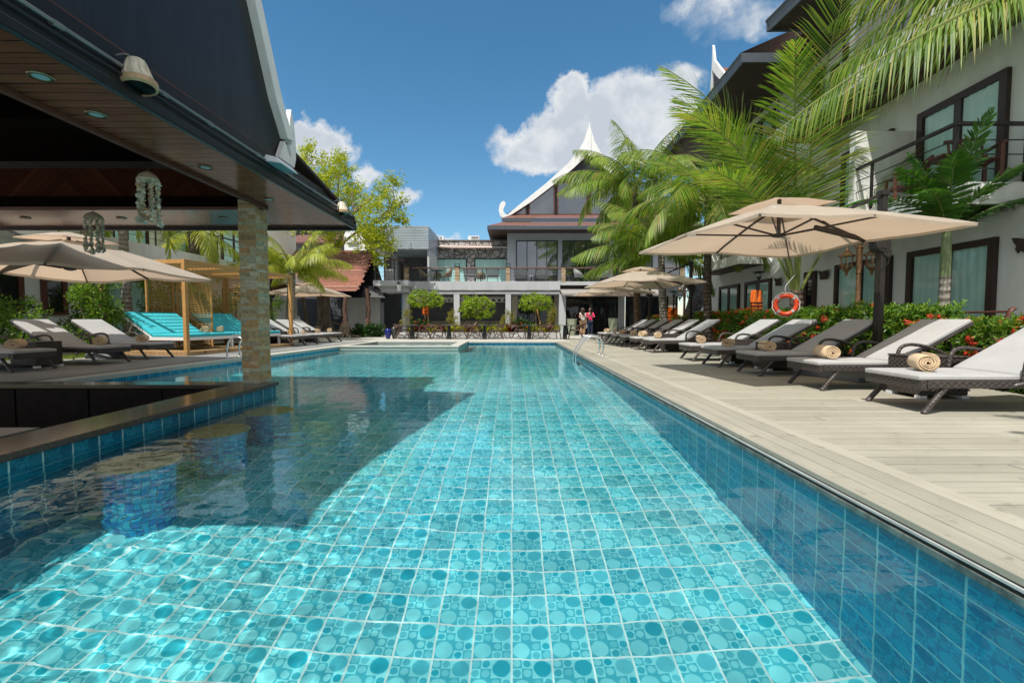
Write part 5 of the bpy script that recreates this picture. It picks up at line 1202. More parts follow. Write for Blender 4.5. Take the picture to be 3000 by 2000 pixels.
mb.add([py(1047, 832, 25.2), py(1108, 842, 25.2), py(1130, 872, 24.6), py(1010, 868, 24.6)], [(0, 1, 2, 3)])
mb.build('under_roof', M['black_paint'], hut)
def bark(name, c, sc_=6):
    t = NT(name); mp = t.n('Mapping'); t.set(mp.inputs[0], t.coord()); mp.inputs['Scale'].default_value = (1, 1, .25); nz = t.noise(mp.outputs[0], sc_ * 3, 5, .65); n2_ = t.noise(t.coord(), sc_ * .5, 3)
    col = t.mix(t.maprange(nz, .3, .7), sc3(c, .55), sc3(c, 1.3)); col = t.mix(t.maprange(n2_, .45, .7), col, sc3(c, 1.6), 'MIX')
    return t.done(t.pbr(col, .9, 0, t.bump(nz, .9, .03)))
M['bark_brown'] = bark('rough_brown_bark', (.11, .06, .042)); M['bark_grey'] = bark('grey_bark', (.26, .21, .155))
for (u, Y, r, vt) in ((1013, 23.6, .13, 868), (1079, 24.6, .13, 846), (857, 23.6, .13, 868)):
    p = py(u, 985, Y); zt_ = py(u, vt, Y).z; mb = MB(); pts = [(p.x + R.uniform(-.05, .05), Y, z) for z in (0, .35, .8, 1.3, zt_ * .82, zt_)]
    mb.tube(smoothpath(pts, 3), [r * 1.5, r * 1.3, r * 1.1, r, r * .95, r * .9, r, r * .9, r * .85, r * .95, r * .85, r * .85, r * .8, r * .8, r * .85, r * .85], 10)
    for k in range(6): z = R.uniform(.3, 2.0); a = R.uniform(0, 6.28); mb.ball((p.x + r * .8 * math.cos(a), Y + r * .8 * math.sin(a), z), .06, n=6, m=4)
    mb.build('trunk_post', M['bark_brown'], hut, smooth=True)
# ------------------------------------------------------------------ palms
PALM = {'green': leafmat('palm_leaf_green', [(.07, .15, .018), (.12, .22, .028), (.19, .30, .042), (.29, .38, .07), (.36, .27, .09)], .44, .42),
        'dark': leafmat('palm_leaf_dark', [(.03, .11, .02), (.055, .15, .026), (.085, .19, .035)], .28, .32),
        'lime': leafmat('palm_leaf_lime', [(.24, .30, .035), (.32, .37, .05), (.40, .42, .06), (.48, .45, .08)], .4, .38)}
M['rachis'] = plain('palm_rachis', (.20, .24, .06), .5, var=.2, scale=3); M['rachis_dark'] = plain('palm_rachis_dark', (.12, .19, .05), .5, var=.2, scale=3)
def ringbark(name, c, f=16):
    t = NT(name); X = t.xyz(); nz = t.noise(t.coord(), 5, 4); rg = t.math('SINE', t.math('ADD', t.math('MULTIPLY', X[2], f * 2 * PI * .5), t.math('MULTIPLY', nz, 4.0))); n2 = t.noise(t.coord(), 11, 5, .7)
    col = t.mix(t.maprange(rg, -1, 1), sc3(c, .6), sc3(c, 1.15)); col = t.mix(t.maprange(n2, .48, .72), col, sc3(c, 1.9))
    return t.done(t.pbr(col, .9, 0, t.bump(t.math('ADD', rg, n2), .6, .012)))
M['palm_bark'] = ringbark('ringed_palm_bark', (.12, .085, .06)); M['palm_bark_pale'] = ringbark('pale_palm_bark', (.26, .235, .20)); M['palm_bark_dark'] = ringbark('dark_palm_bark', (.065, .05, .035))
M['crownshaft'] = plain('green_crownshaft', (.16, .20, .09), .6, var=.25, scale=3, streak=(6, 6, .6))
def frond(mb, mr, p, az, el, L, droop, npair=46, lw=.042, ll=.62, hang=.35, t0=.13, side_curve=0.0):
    N = 16; pts = [Vector(p)]; Ts = []
    for i in range(N):
        t = (i + .5) / N; e = el - droop * (t ** 1.25); a = az + side_curve * t
        d = Vector((math.cos(a) * math.cos(e), math.sin(a) * math.cos(e), math.sin(e))); Ts.append(d); pts.append(pts[-1] + d * L / N)
    mr.tube(pts, [.030 * (1 - .86 * i / N) * (L / 3.5) ** .5 for i in range(N + 1)], 5)
    for k in range(npair):
        t = t0 + (1 - t0) * ((k + R.uniform(-.3, .3)) / npair); t = max(.02, min(.995, t)); f = t * N; i = min(N - 1, int(f)); q = pts[i].lerp(pts[i + 1], f - i); T = Ts[i]
        S = T.cross(Vector((0, 0, 1))); S = S.normalized() if S.length > .05 else Vector((1, 0, 0)); U = S.cross(T).normalized()
        prof = math.sin(PI * min(1, (t * .86 + .16))) ** .55; b = rad(22 + 48 * t ** 1.4)
        for sg in (-1, 1):
            if R.random() < .05: continue
            d = S * sg * math.cos(b) + T * math.sin(b) + U * (.30 - hang * .6 + R.uniform(-.10, .10)) + Vector((0, 0, -1)) * hang * R.uniform(.5, 1.1) + T * R.uniform(-.06, .06)
            l = ll * prof * (L / 3.5) ** .7 * R.uniform(.82, 1.08); W = lw * (.6 + .4 * prof)
            d.normalize(); nrm = (U + T * .3 * sg + S * sg * .5).normalized(); r = d.cross(nrm); r = r.normalized() if r.length > 1e-3 else S
            m1 = q + d * l * .42 + Vector((0, 0, -.03 * l)); m2 = q + d * l * .78 + Vector((0, 0, -hang * .20 * l)); tip = q + d * l + Vector((0, 0, -hang * .45 * l))
            mb.add([q - r * W * .22, q + r * W * .22, m1 + r * W * .5, m1 - r * W * .5, m2 + r * W * .36, m2 - r * W * .36, tip], [(0, 1, 2, 3), (3, 2, 4, 5), (5, 4, 6)])
def palm(label, base, crown, r0, r1, fronds, kind='green', bark='palm_bark', group='coconut palms around the pool', shaft=None, jitter=.25, npair=46, lw=.042, ll=.62, hang=.35, name='palm_tree', t0=.13):
    t = thing(name, label, 'palm tree', base, 0, group); B, C = Vector(base), Vector(crown)
    n = 18; mb = MB(); P = []; rr = []
    for i in range(n + 1):
        q = i / n; p = B.lerp(C, q); p.x += math.sin(q * PI) * (C.x - B.x) * .12; P.append(p); rr.append((r0 + (r1 - r0) * q) * (1 + .5 * math.exp(-q * 14)) * (1 + .05 * (i % 2)))
    mb.tube(P, rr, 12); mb.build('trunk', M[bark], t, smooth=True)
    if shaft:
        mb = MB(); mb.tube([C + Vector((0, 0, -.02)), C + Vector((0, 0, shaft * .5)), C + Vector((0, 0, shaft))], [r1 * 1.02, r1 * .95, r1 * .8], 12); mb.build('crownshaft', M['crownshaft'], t, smooth=True); C = C + Vector((0, 0, shaft))
    mb, mr = MB(), MB()
    for az, el, L, dr in fronds:
        frond(mb, mr, C + Vector((math.cos(rad(az)) * r1 * .6, math.sin(rad(az)) * r1 * .6, R.uniform(-.05, .1))), rad(az + R.uniform(-8, 8) * jitter), rad(el), L * R.uniform(1 - .1 * jitter, 1 + .1 * jitter), rad(dr), npair, lw, ll, hang, t0, side_curve=R.uniform(-.25, .25) * jitter)
    cr = mb.build('crown', PALM[kind], t); mr.build('leaf_stalks', M['rachis_dark'] if kind == 'dark' else M['rachis'], cr, smooth=True)
    return t
def auto(n, L, lo=-20, hi=75, dr=75, seed=1):
    q = random.Random(seed); o = []
    for i in range(n):
        f = (i + .5) / n; o.append(((i * 137.5 + q.uniform(-15, 15)) % 360, lo + (hi - lo) * f ** .9, L * q.uniform(.85, 1.1) * (.85 + .15 * f), dr * q.uniform(.8, 1.2)))
    return o
# right side, by increasing distance
c = py(2765, 676, 7.75)
palm('small dark green palm with green shaft, standing in front of the nearest sliding door', (7.34, 7.75, 0), (7.33, 7.75, 1.62), .085, .075, [(182, 42, 1.9, 72), (200, 62, 1.7, 60), (2, 46, 2.0, 62), (345, 62, 1.8, 55), (95, 80, 1.8, 30), (270, 84, 1.9, 30), (160, 25, 1.8, 45), (15, 30, 1.9, 40), (300, 66, 1.6, 60), (230, 70, 1.6, 70), (215, 45, 1.6, 70), (330, 40, 1.7, 60)], 'dark', 'palm_bark_pale', shaft=.75, lw=.042, ll=.60, npair=44, hang=.30, name='small_palm', group='palms in front of the hotel wing')
palm('big coconut palm with long fronds rising from low stout base behind the near umbrella', (6.65, 10.6, 0), (6.6, 10.6, 1.55), .16, .13, [(178, 84, 6.2, 58), (192, 78, 5.6, 66), (250, 84, 6.4, 42), (340, 68, 4.6, 40), (150, 72, 5.2, 60), (202, 74, 5.4, 70), (228, 80, 5.6, 60), (130, 78, 5.4, 60), (212, 64, 4.6, 74)], 'green', 'palm_bark', npair=100, lw=.030, ll=.88, hang=.24, jitter=.5, t0=.24)
palm('coconut palm with dark straight trunk left of the near umbrella edge', (6.2, 14.4, 0), (6.12, 14.4, 4.5), .125, .10, auto(20, 3.6, -20, 78, 85, 3), 'green', 'palm_bark_dark', npair=84, lw=.034, ll=.78, hang=.62)
palm('coconut palm with slender curved trunk rising behind the middle umbrella', (5.95, 17.6, 0), (5.72, 17.6, 3.35), .17, .12, [(185, 20, 3.6, 55), (200, 42, 3.4, 80), (165, 55, 3.3, 75), (240, 35, 3.2, 85), (280, 50, 3.0, 80), (350, 40, 2.8, 75), (20, 25, 2.4, 50), (180, 70, 3.3, 70), (90, 60, 3, 70), (300, 72, 3, 60), (150, 5, 3.4, 40), (45, 60, 2.9, 75), (215, 62, 3.5, 90)] + auto(8, 3.2, -10, 80, 85, 21), 'green', 'palm_bark_pale', npair=84, lw=.034, ll=.78, hang=.75)
palm('coconut palm with tall slender trunk, its crown before the white gable', (5.6, 20.2, 0), (5.4, 20.2, 6.7), .16, .11, auto(22, 4.2, -20, 80, 85, 9) + [(180, 35, 3.8, 70), (200, 15, 3.6, 60)], 'green', 'palm_bark', npair=84, lw=.034, ll=.80, hang=.75)
palm('coconut palm whose long fronds hang into the photo from the top right corner', (7.55, 5.6, 0), (7.4, 6.1, 5.5), .16, .12, [(165, -17, 4.0, 24), (147, -2, 3.0, 32), (128, 34, 3.4, 105),  (120, 50, 3.4, 80), (250, 40, 3.2, 80), (300, 40, 3.2, 80), (20, 50, 3.0, 80), (60, 60, 3.0, 80), (95, 40, 3.2, 80)], 'green', 'palm_bark', npair=76, lw=.026, ll=.66, hang=1.0)
palm('coconut palm behind the camera on the deck, throwing frond shadow on the boards', (5.6, -1.2, 0), (5.2, -.6, 4.6), .15, .11, [(130, 18, 3.2, 45), (110, 20, 3.3, 50), (150, 30, 3.2, 60), (80, 30, 3.2, 60), (40, 30, 3, 70), (200, 30, 3, 70), (260, 30, 3, 70), (320, 30, 3, 70), (100, 60, 3, 80)], 'green', 'palm_bark', npair=44)
# left side
palm('tall palm with pale grey trunk between the cabana and the left umbrella', (-10.6, 12.6, 0), (-10.75, 12.7, 4.6), .115, .10, auto(13, 3.0, -30, 70, 80, 5), 'lime', 'palm_bark_pale', npair=42)
palm('palm with pale trunk half hidden by the tall leafy shrub at the left', (-11.15, 12.1, 0), (-11.4, 12.3, 4.9), .12, .10, auto(12, 2.8, -30, 70, 80, 6), 'lime', 'palm_bark_pale', npair=40)
palm('palm with dark trunk and yellow green fronds above the cabana roof', (-11.8, 17.0, 0), (-11.75, 17.0, 4.15), .16, .15, auto(15, 3.0, -35, 70, 85, 7), 'lime', 'palm_bark_dark', npair=74, lw=.026, ll=.75, hang=.7)
palm('yellow green palm with white spotted trunk beside the far left umbrella', (-9.15, 18.6, 0), (-8.95, 18.6, 2.75), .17, .14, auto(9, 2.3, 0, 80, 80, 31) + [(0, 40, 2.6, 75), (15, 25, 2.3, 70), (330, 45, 2.5, 85), (345, 62, 2.4, 70), (40, 60, 2.4, 70), (180, 45, 2.4, 70), (200, 30, 2.4, 60), (100, 60, 2.4, 60), (270, 60, 2.4, 70), (300, 40, 2.4, 90), (220, 65, 2.5, 60), (140, 50, 2.4, 70), (0, 78, 2.5, 50)], 'lime', 'palm_bark_pale', npair=96, lw=.022, ll=.72, hang=.85)

# ------------------------------------------------------------------ leafy plants
LEAF = {'hedge': leafmat('hedge_leaf', [(.035, .11, .018), (.075, .18, .026), (.13, .26, .034), (.22, .35, .045), (.32, .42, .06)], .38, .35),
        'shrub': leafmat('shrub_leaf', [(.06, .14, .02), (.10, .20, .028), (.17, .28, .04), (.26, .34, .055)], .45, .4),
        'yellow': leafmat('yellow_tree_leaf', [(.15, .23, .02), (.29, .36, .03), (.45, .46, .04), (.60, .55, .055)], .42, .4),
        'topiary': leafmat('topiary_leaf', [(.12, .22, .02), (.21, .31, .03), (.31, .40, .04), (.40, .46, .06)], .4, .4),
        'gold': leafmat('gold_shrub_leaf', [(.25, .24, .04), (.36, .33, .06), (.42, .37, .08)], .4),
        'croton': leafmat('yellow_croton_leaf', [(.18, .24, .02), (.38, .37, .03), (.50, .44, .04)], .4),
        'redleaf': leafmat('red_croton_leaf', [(.07, .02, .022), (.13, .03, .035), (.19, .06, .04), (.22, .13, .05)], .3, tcol=(1.5, .6, .6)),
        'deep': leafmat('deep_green_leaf', [(.016, .05, .014), (.03, .08, .02), (.05, .11, .025)], .25)}
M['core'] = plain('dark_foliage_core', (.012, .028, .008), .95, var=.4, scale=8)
M['twig'] = plain('brown_twigs', (.12, .085, .055), .85, var=.3, scale=12)
PETAL = leafmat('ixora_petal', [(.55, .035, .02), (.68, .07, .03), (.72, .14, .05)], .25, .5, tcol=(1.2, .8, .6))
def clump(mb, c, r, n, L, W, up=.35, rz=1.0):
    c = Vector(c)
    for _ in range(n):
        d = rvec(); q = d * r * R.random() ** .45; q.z *= rz; o = (d + Vector((0, 0, up)) + rvec() * .6).normalized()
        mb.leaf(c + q, o, rvec() + Vector((0, 0, .8)), L * R.uniform(.7, 1.2), W * R.uniform(.8, 1.2))
def hedge(label, c0, c1, s0, s1, h, n, nfl, group='flowering ixora hedges behind the right loungers', dens=None):
    t = thing('flowering_hedge', label, 'hedge', rb((c0 + c1) / 2, (s0 + s1) / 2, 0), 0, group)
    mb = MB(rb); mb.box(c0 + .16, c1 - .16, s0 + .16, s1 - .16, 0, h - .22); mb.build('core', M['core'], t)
    def top(c, s): return h * (1 + .13 * noise.noise((c * 1.3, s * 1.1, 4)) + .05 * noise.noise((c * 4, s * 4, 9)))
    mb = MB(rb); fl = MB(rb); S = []
    def surf():
        f = R.random(); s = R.uniform(s0, s1); c = R.uniform(c0, c1); T_ = top(c, s)
        if f < .42: return Vector((c, s, T_ - .04 * R.random())), Vector((0, 0, 1))
        if f < .84: b = .09 * noise.noise((s * 2.2, R.random() * .1, 7)); z = R.uniform(.05, T_); return Vector((c0 + b + .07 * (z / T_) ** 4 * 3 * (z > T_ * .85), s, z)), Vector((-1, 0, .25))
        if f < .94: return Vector((c, s0, R.uniform(.1, T_))), Vector((0, -1, .2))
        return Vector((c1, s, R.uniform(.3, T_))), Vector((1, 0, .2))
    for _ in range(n // 7):                          # sprigs of seven leaves
        p, nn = surf(); p = p - nn * R.uniform(0, .13); ax = (nn + rvec() * .7 + Vector((0, 0, .5))).normalized()
        for k in range(7): mb.leaf(p + ax * .015 * k, (ax * .5 + rvec() * .9).normalized(), ax + rvec() * .3, R.uniform(.055, .095), R.uniform(.024, .036))
    mb.build('foliage', LEAF['hedge'], t)
    for _ in range(nfl):
        p, nn = surf()
        if noise.noise((p.y * .8, p.z * 1.5, 3)) < .0 and R.random() < .85: continue
        p = p + nn * .03; r = R.uniform(.045, .085)
        for k in range(30):
            d = (rvec() + nn * .8).normalized(); q = p + d * r * R.uniform(.7, 1); u = d.orthogonal().normalized(); v = d.cross(u); w = R.uniform(.011, .018)
            fl.add([q + u * w, q + v * w, q - u * w, q - v * w], [(0, 1, 2, 3)])
    fl.build('flowers', PETAL, t)
hedge('flowering hedge with red clusters beside the nearest loungers, at the right edge', 5.75, 6.75, 3.6, 7.0, .80, 17000, 120)
hedge('longest glossy hedge with orange red flowers along its top, behind the umbrella mast', 5.85, 6.85, 7.2, 12.3, 1.04, 24000, 170)
hedge('far flowering hedge thick with orange flowers, behind the small loungers', 5.75, 6.6, 13.0, 16.2, 1.05, 14000, 260)
hedge('distant flowering hedge between the palm trunks and the second umbrella', 5.3, 6.1, 16.9, 21.0, .95, 9000, 160)
def shrub(label, base, blobs, n, leaf='shrub', L=.085, W=.042, name='shrub', cat='shrub', group=None, stems=4, nper=26, twig=.012):
    t = thing(name, label, cat, base, 0, group); B = Vector(base); mb = MB(); st = MB()
    tot = sum(b[3] ** 2 for b in blobs)
    for (x, y, z, r) in blobs:
        k = max(2, int(n / nper * r * r / tot))
        for _ in range(k):
            d = rvec(); p = B + Vector((x, y, z)) + Vector((d.x, d.y, d.z * .9)) * r * R.uniform(.55, 1.05); clump(mb, p, r * R.uniform(.16, .34) + .03, nper, L, W)
            if R.random() < .4: st.tube([B + Vector((x, y, z)) * .98, p], [twig * .6, twig * .3], 4, caps=False)
        st.tube(smoothpath([B + Vector((x * .15, y * .15, 0)), B + Vector((x * .6, y * .6, z * .55)), B + Vector((x, y, z))], 3), twig, 5, caps=False)
    mb.build('foliage', LEAF[leaf], t); st.build('stems', M['twig'], t); return t
shrub('broad bushy shrub at the left photo edge, low and dense', (-10.9, 10.0, 0), [(-.3, 0, .55, .6), (.35, .1, .6, .55), (-.9, .2, .7, .6), (0, .1, 1.05, .35)], 4200, group='leafy shrubs by the left hotel block')
shrub('pointed leafy shrub before the dark window of the left block', (-10.75, 11.6, 0), [(0, 0, .7, .5), (.15, 0, 1.15, .45), (-.1, 0, 1.6, .28), (.5, 0, 1.0, .3)], 3200, group='leafy shrubs by the left hotel block')
shrub('tall airy shrub left of the cabana post, with twigs showing', (-10.0, 11.0, 0), [(0, 0, .5, .42), (.1, .1, 1.0, .38), (-.12, 0, 1.45, .36), (.15, 0, 1.75, .26), (-.5, 0, 1.5, .18)], 2900, group='leafy shrubs by the left hotel block')
shrub('tall shrub seen through the cabana frame behind the daybed', (-10.55, 13.4, 0), [(0, 0, .7, .5), (.1, 0, 1.3, .5), (-.1, .1, 1.8, .4), (.3, .3, 2.0, .3)], 3200, group='leafy shrubs by the left hotel block')
shrub('shrub behind the slatted cabana screen', (-10.4, 15.2, 0), [(0, 0, .8, .55), (.2, .6, 1.3, .5), (-.1, .1, 1.7, .4)], 3600, group='leafy shrubs by the left hotel block')
shrub('shrub beyond the far end of the cabana by the spotted palm', (-9.9, 17.6, 0), [(0, 0, .8, .6), (.3, .5, 1.4, .5), (-.3, .1, 1.9, .5)], 3600, group='leafy shrubs by the left hotel block')
shrub('low green shrub between the two rough hut posts', (-7.35, 22.9, 0), [(-.35, 0, .25, .3), (.2, 0, .28, .32), (.6, .2, .3, .28)], 1600, 'deep', .22, .07, nper=14)
shrub('bright green shrub growing out of the hedge in front of the nearest door', (6.75, 8.75, 0), [(0, 0, .8, .3), (.1, .25, 1.0, .22), (0, -.2, .9, .25)], 1500, 'topiary', .06, .03)
mb = MB()
for _ in range(1600):
    p = Vector((R.uniform(-10.3, -9.4), R.uniform(8.9, 12.0), .004)); mb.leaf(p, Vector((R.uniform(-.5, .5), R.uniform(-.5, .5), 1)), rvec(), R.uniform(.05, .13), .008)
g_ = tag(mb.build('grass', LEAF['topiary']), 'small grass strip between the deck and the left shrubs, under the loungers', 'grass'); g_['kind'] = 'stuff'
bo = thing('boulder', 'flat grey garden boulder beside the grass under the left loungers', 'rock', (-9.3, 10.3, 0)); mb = MB(); mb.ball((-9.25, 10.3, .04), .42, .25, .14, 14, 8)
mb.v = [tuple(Vector(v) + Vector((1, 1, .6)) * .04 * noise.noise((v[0] * 5, v[1] * 5, v[2] * 5))) for v in mb.v]; mb.build('stone', M['granite'], bo, smooth=True)

# yellow leaved tree with strangler fig trunk
tr = thing('yellow_tree', 'tall airy tree with yellow green leaves and fluted banyan trunk growing beside the plank roof', 'tree', (-10.0, 24.3, 0))
mb = MB(); fx, fy = py(950, 900, 27.4).x, 27.4
for k in range(11):
    a = 2 * PI * k / 11; r = .26 + .05 * (k % 3)
    mb.tube(smoothpath([(fx + r * 1.75 * math.cos(a), fy + r * 1.6 * math.sin(a), 0), (fx + r * 1.05 * math.cos(a + .2), fy + r * math.sin(a + .2), .6), (fx + r * .85 * math.cos(a + .5), fy + r * .8 * math.sin(a + .5), 1.7), (fx + r * .9 * math.cos(a + .8), fy + r * .8 * math.sin(a + .8), 3.0), (fx + r * .6 * math.cos(a + 1), fy + .3 + r * .6 * math.sin(a + 1), 4.6)], 4), [.13] * 3 + [.10] * 14, 7)
mb.build('trunk', M['bark_grey'], tr, smooth=True); mb = MB(); mb.tube(smoothpath([py(905, 965, 27.0), py(897, 930, 27.0), py(890, 890, 27.1), py(886, 860, 27.2)], 4), .12, 8); mb.build('side_trunk', M['bark_grey'], tr, smooth=True); mb = MB()
brs = [(950, 860, 1000, 690, 27.4, .17), (1000, 690, 985, 600, 27, .12), (1000, 690, 1040, 620, 27, .11), (985, 600, 930, 520, 26, .08), (985, 600, 985, 500, 25, .07), (1040, 620, 1090, 580, 24.4, .07), (1040, 620, 1030, 550, 24.8, .07), (985, 735, 1045, 680, 27.1, .10), (1045, 680, 1100, 650, 26, .07), (1100, 650, 1150, 600, 24, .045), (930, 520, 895, 450, 25.2, .04), (1045, 680, 1080, 720, 26, .05), (950, 860, 900, 620, 27.4, .09), (900, 620, 890, 560, 25, .05), (1150, 600, 1150, 540, 24, .03)]
for u0, v0, u1, v1, Y, r in brs: mb.tube(smoothpath([py(u0, v0, Y), py((u0 + u1) / 2 + R.uniform(-6, 6), (v0 + v1) / 2, Y), py(u1, v1, Y)], 3), [r, r * .95, r * .9, r * .85, r * .8, r * .75, r * .7], 7)
mb.build('branches', M['bark_grey'], tr, smooth=True)
mb = MB()
YB = [(905, 520, 62, 20), (955, 500, 48, 14), (925, 580, 62, 20), (1000, 550, 58, 18), (985, 610, 50, 14), (890, 455, 22, 5), (900, 432, 14, 4), (1010, 490, 28, 7), (990, 462, 18, 5), (1050, 600, 40, 12), (1035, 560, 28, 7), (1095, 590, 30, 7), (1135, 560, 30, 8), (1155, 528, 16, 4), (1150, 600, 34, 9), (1100, 640, 44, 14), (1060, 660, 40, 12), (1165, 636, 22, 5), (1185, 642, 10, 3), (1120, 690, 36, 11), (1075, 705, 36, 10), (1140, 720, 18, 5), (1100, 745, 16, 4), (1115, 765, 12, 3), (965, 690, 22, 6), (990, 710, 18, 5), (880, 640, 50, 12), (870, 560, 40, 10), (940, 650, 36, 9)]
for u, v, r, k in YB:
    for _ in range(int(k * 3.8)):
        a = R.uniform(0, 6.28); q = r * R.random() ** .5; p = py(u + q * math.cos(a), v + q * math.sin(a), (24.3 if u > 1050 else 25.4) + R.uniform(-r, r) * .022); ax = (Vector((math.cos(a), R.uniform(-.6, .2), -math.sin(a) + .5))).normalized()
        for j in range(16): mb.leaf(p + ax * (j - 8) * .045 + rvec() * .10, (ax * .5 + rvec()).normalized(), rvec() + Vector((0, -.3, .7)), R.uniform(.12, .21), R.uniform(.05, .085), fold=.25)
mb.build('crown', LEAF['yellow'], tr)
rt = thing('tree_roots', 'pale tangled aerial roots at the foot of the hut post', 'roots', (-8.2, 22.6, 0)); mb = MB(); rx, ry = py(1012, 985, 22.9).x, 22.9
for k in range(16):
    a = 2 * PI * k / 16; mb.tube(smoothpath([(rx + .1 * math.cos(a), ry + .1 * math.sin(a), .75), (rx + .22 * math.cos(a + .3), ry + .22 * math.sin(a + .3), .45), (rx + .36 * math.cos(a + .1), ry + .33 * math.sin(a + .1), .15), (rx + (.5 + .4 * (k % 3) * (math.cos(a) > 0)) * math.cos(a), ry + .5 * math.sin(a), .02)], 4), [.06] * 5 + [.055] * 8, 6)
mb.build('roots', M['bark_grey'], rt, smooth=True)

# ------------------------------------------------------------------ planting bed at the pool end
bed = thing('stone_planter', 'low rubble stone planter wall behind the dining chairs', 'planter', (-1.5, 22.5, 0))
x0, x1 = py(1160, 990, 21.4).x, py(1642, 990, 21.4).x
mb = MB(); mb.box(x0, x1, 21.3, 21.5, 0, .27); [mb.box(a, a + R.uniform(.3, .6), 21.26, 21.299, R.uniform(.01, .05), R.uniform(.16, .25)) for a in [x0 + .1 + i * .72 for i in range(10)]]; mb.build('planter_wall', M['rubble'], bed)
mb = MB(); mb.box(x0 + .05, x1 - .05, 21.5, 24.8, 0, .22); mb.build('soil_bed', M['soil'], bed)
def topi(label, u, v, w, h, Y, leaf='topiary', trunk=True, n=2600, L=.11, W=.05, vb=957):
    p, q = py(u, v, Y), py(u, vb, Y); k = Y / FPX; t = thing('topiary_tree', label, 'small tree', (p.x, Y, .22), 0, 'small trees in the planter')
    mb = MB(); a, b = w / 2 * k, h / 2 * k
    for _ in range(n // 12):
        d = rvec(); r_ = R.uniform(.62, 1.04); f = 1 + .22 * noise.noise((d.x * 2.2 + u, d.y * 2, d.z * 2.2)); c_ = p + Vector((d.x * a, d.y * a * .8, (d.z if d.z > -.4 else -.4 - .2 * R.random()) * b)) * r_ * f
        ax = (d + rvec() * .5 + Vector((0, 0, .25))).normalized()
        for j in range(12): mb.leaf(c_ + rvec() * .09 * R.random(), (ax * .7 + rvec()).normalized(), rvec() + Vector((0, -.3, .8)), L * R.uniform(.7, 1.2), W)
    mb.build('crown', LEAF[leaf], t); mb = MB()
    mb.tube(smoothpath([(p.x + .03, Y, .2), (p.x - .02, Y, (p.z + .2) / 2), (p.x, Y, p.z)], 4), .035, 7)
    for j in range(9): d = rvec(); mb.tube([(p.x, Y, p.z - b * .5), (p.x + d.x * a * .75, Y + d.y * a * .6, p.z + abs(d.z) * b * .6)], [.022, .01], 5)
    mb.build('trunk', M['bark_grey'], t, smooth=True); return t
topi('flat crowned small tree at the left of the planter, carrying the orange life vest', 1246, 880, 104, 62, 22.6)
topi('loose round bush without bare trunk, middle of the planter', 1398, 905, 98, 82, 22.4, n=2300, L=.15, W=.06)
topi('dense flat crowned small tree with a leaning stake, right of the planter', 1571, 890, 98, 58, 22.6)
sk = thing('support_stake', 'pale bamboo stake leaning under the small tree with the life vest', 'stake', (-4.1, 22.5, .2)); mb = MB(); mb.tube([py(1257, 952, 22.4), py(1249, 903, 22.5)], .035, 7); mb.build('pole', M['gold_wood'], sk)
sk = thing('support_stake', 'bamboo stake leaning against the dense small tree on the right', 'stake', (1.2, 22.5, .2)); mb = MB(); mb.tube([py(1583, 950, 22.4), py(1572, 900, 22.5)], .03, 7); mb.build('pole', M['gold_wood'], sk)
for u, l, pads in ((1194, 'golden cloud pruned shrub at the left end of the planter', [(0, 912, 12), (-6, 922, 10), (5, 930, 9), (-12, 945, 10), (6, 948, 10)]), (1325, 'golden cloud pruned shrub left of the round bush', [(0, 914, 8), (-8, 922, 8), (8, 932, 9), (-7, 938, 9), (4, 948, 12)]), (1487, 'golden cloud pruned shrub right of the round bush', [(-2, 913, 9), (10, 922, 12), (-14, 930, 10), (10, 938, 11), (-8, 948, 12)]), (1615, 'tall golden shrub at the right end of the planter', [(4, 908, 10), (0, 918, 12), (-2, 930, 12), (0, 942, 13)])):
    Y = 22.2; k = Y / FPX; b = py(u, 955, Y); bl = [((du) * k, R.uniform(-.1, .1), py(u, v, Y).z - .22, r * k) for du, v, r in pads]
    shrub(l, (b.x, Y, .22), bl, 1100, 'gold', .07, .02, name='cloud_shrub', group='golden cloud pruned shrubs', nper=22)
for u, l in ((1234, 'dark green bush with red flowers under the left small tree'), (1527, 'dark green bush with pink flowers under the dense small tree')):
    b = py(u, 955, 22.0); t = shrub(l, (b.x, 22.0, .22), [(0, 0, .35, .32), (.25, 0, .3, .25), (-.25, 0, .3, .25)], 900, 'deep', .14, .06, name='flower_bush', nper=12); mb = MB()
    for _ in range(10):
        p = Vector((b.x + R.uniform(-.4, .4), 22 + R.uniform(-.35, -.1), R.uniform(.5, .95)))
        for j in range(10): d = rvec(); mb.leaf(p, d, rvec(), .05, .04)
    mb.build('flowers', PETAL, t)
def croton(leaf):
    t = thing('croton_plant', '', 'plant'); mb = MB()
    for i in range(46):
        a = R.uniform(0, 6.28); e = R.uniform(.5, 1.4); d = Vector((math.cos(a) * math.cos(e), math.sin(a) * math.cos(e), math.sin(e))); p = Vector((R.uniform(-.09, .09), R.uniform(-.09, .09), R.uniform(0, .18)))
        mb.leaf(p, d, Vector((0, 0, 1)) + rvec() * .4, R.uniform(.18, .34), R.uniform(.05, .075), fold=.3)
    o = mb.build('leaves', LEAF[leaf], None); o.parent = t; return t
cy_, cr_ = First(croton('croton')), First(croton('redleaf'))
YL = 'yellow green croton in the row at the front of the planter'; RL = 'dark red leaved croton in the row at the front of the planter'
for i in range(26):
    u = 1205 + i * 16.8 + R.uniform(-4, 4); Y = 21.7 + R.uniform(0, .25)
    red = i in (1, 2, 5, 10, 11, 17, 18, 19, 24) ; p = py(u, 970, Y)
    o = (cr_ if red else cy_).put((p.x, Y, .21), R.uniform(0, 6), RL if red else YL, 'dark red crotons in the planter' if red else 'yellow crotons in the planter'); k = R.uniform(.85, 1.35) * (1.25 if red else 1); o.scale = (k, k, k)
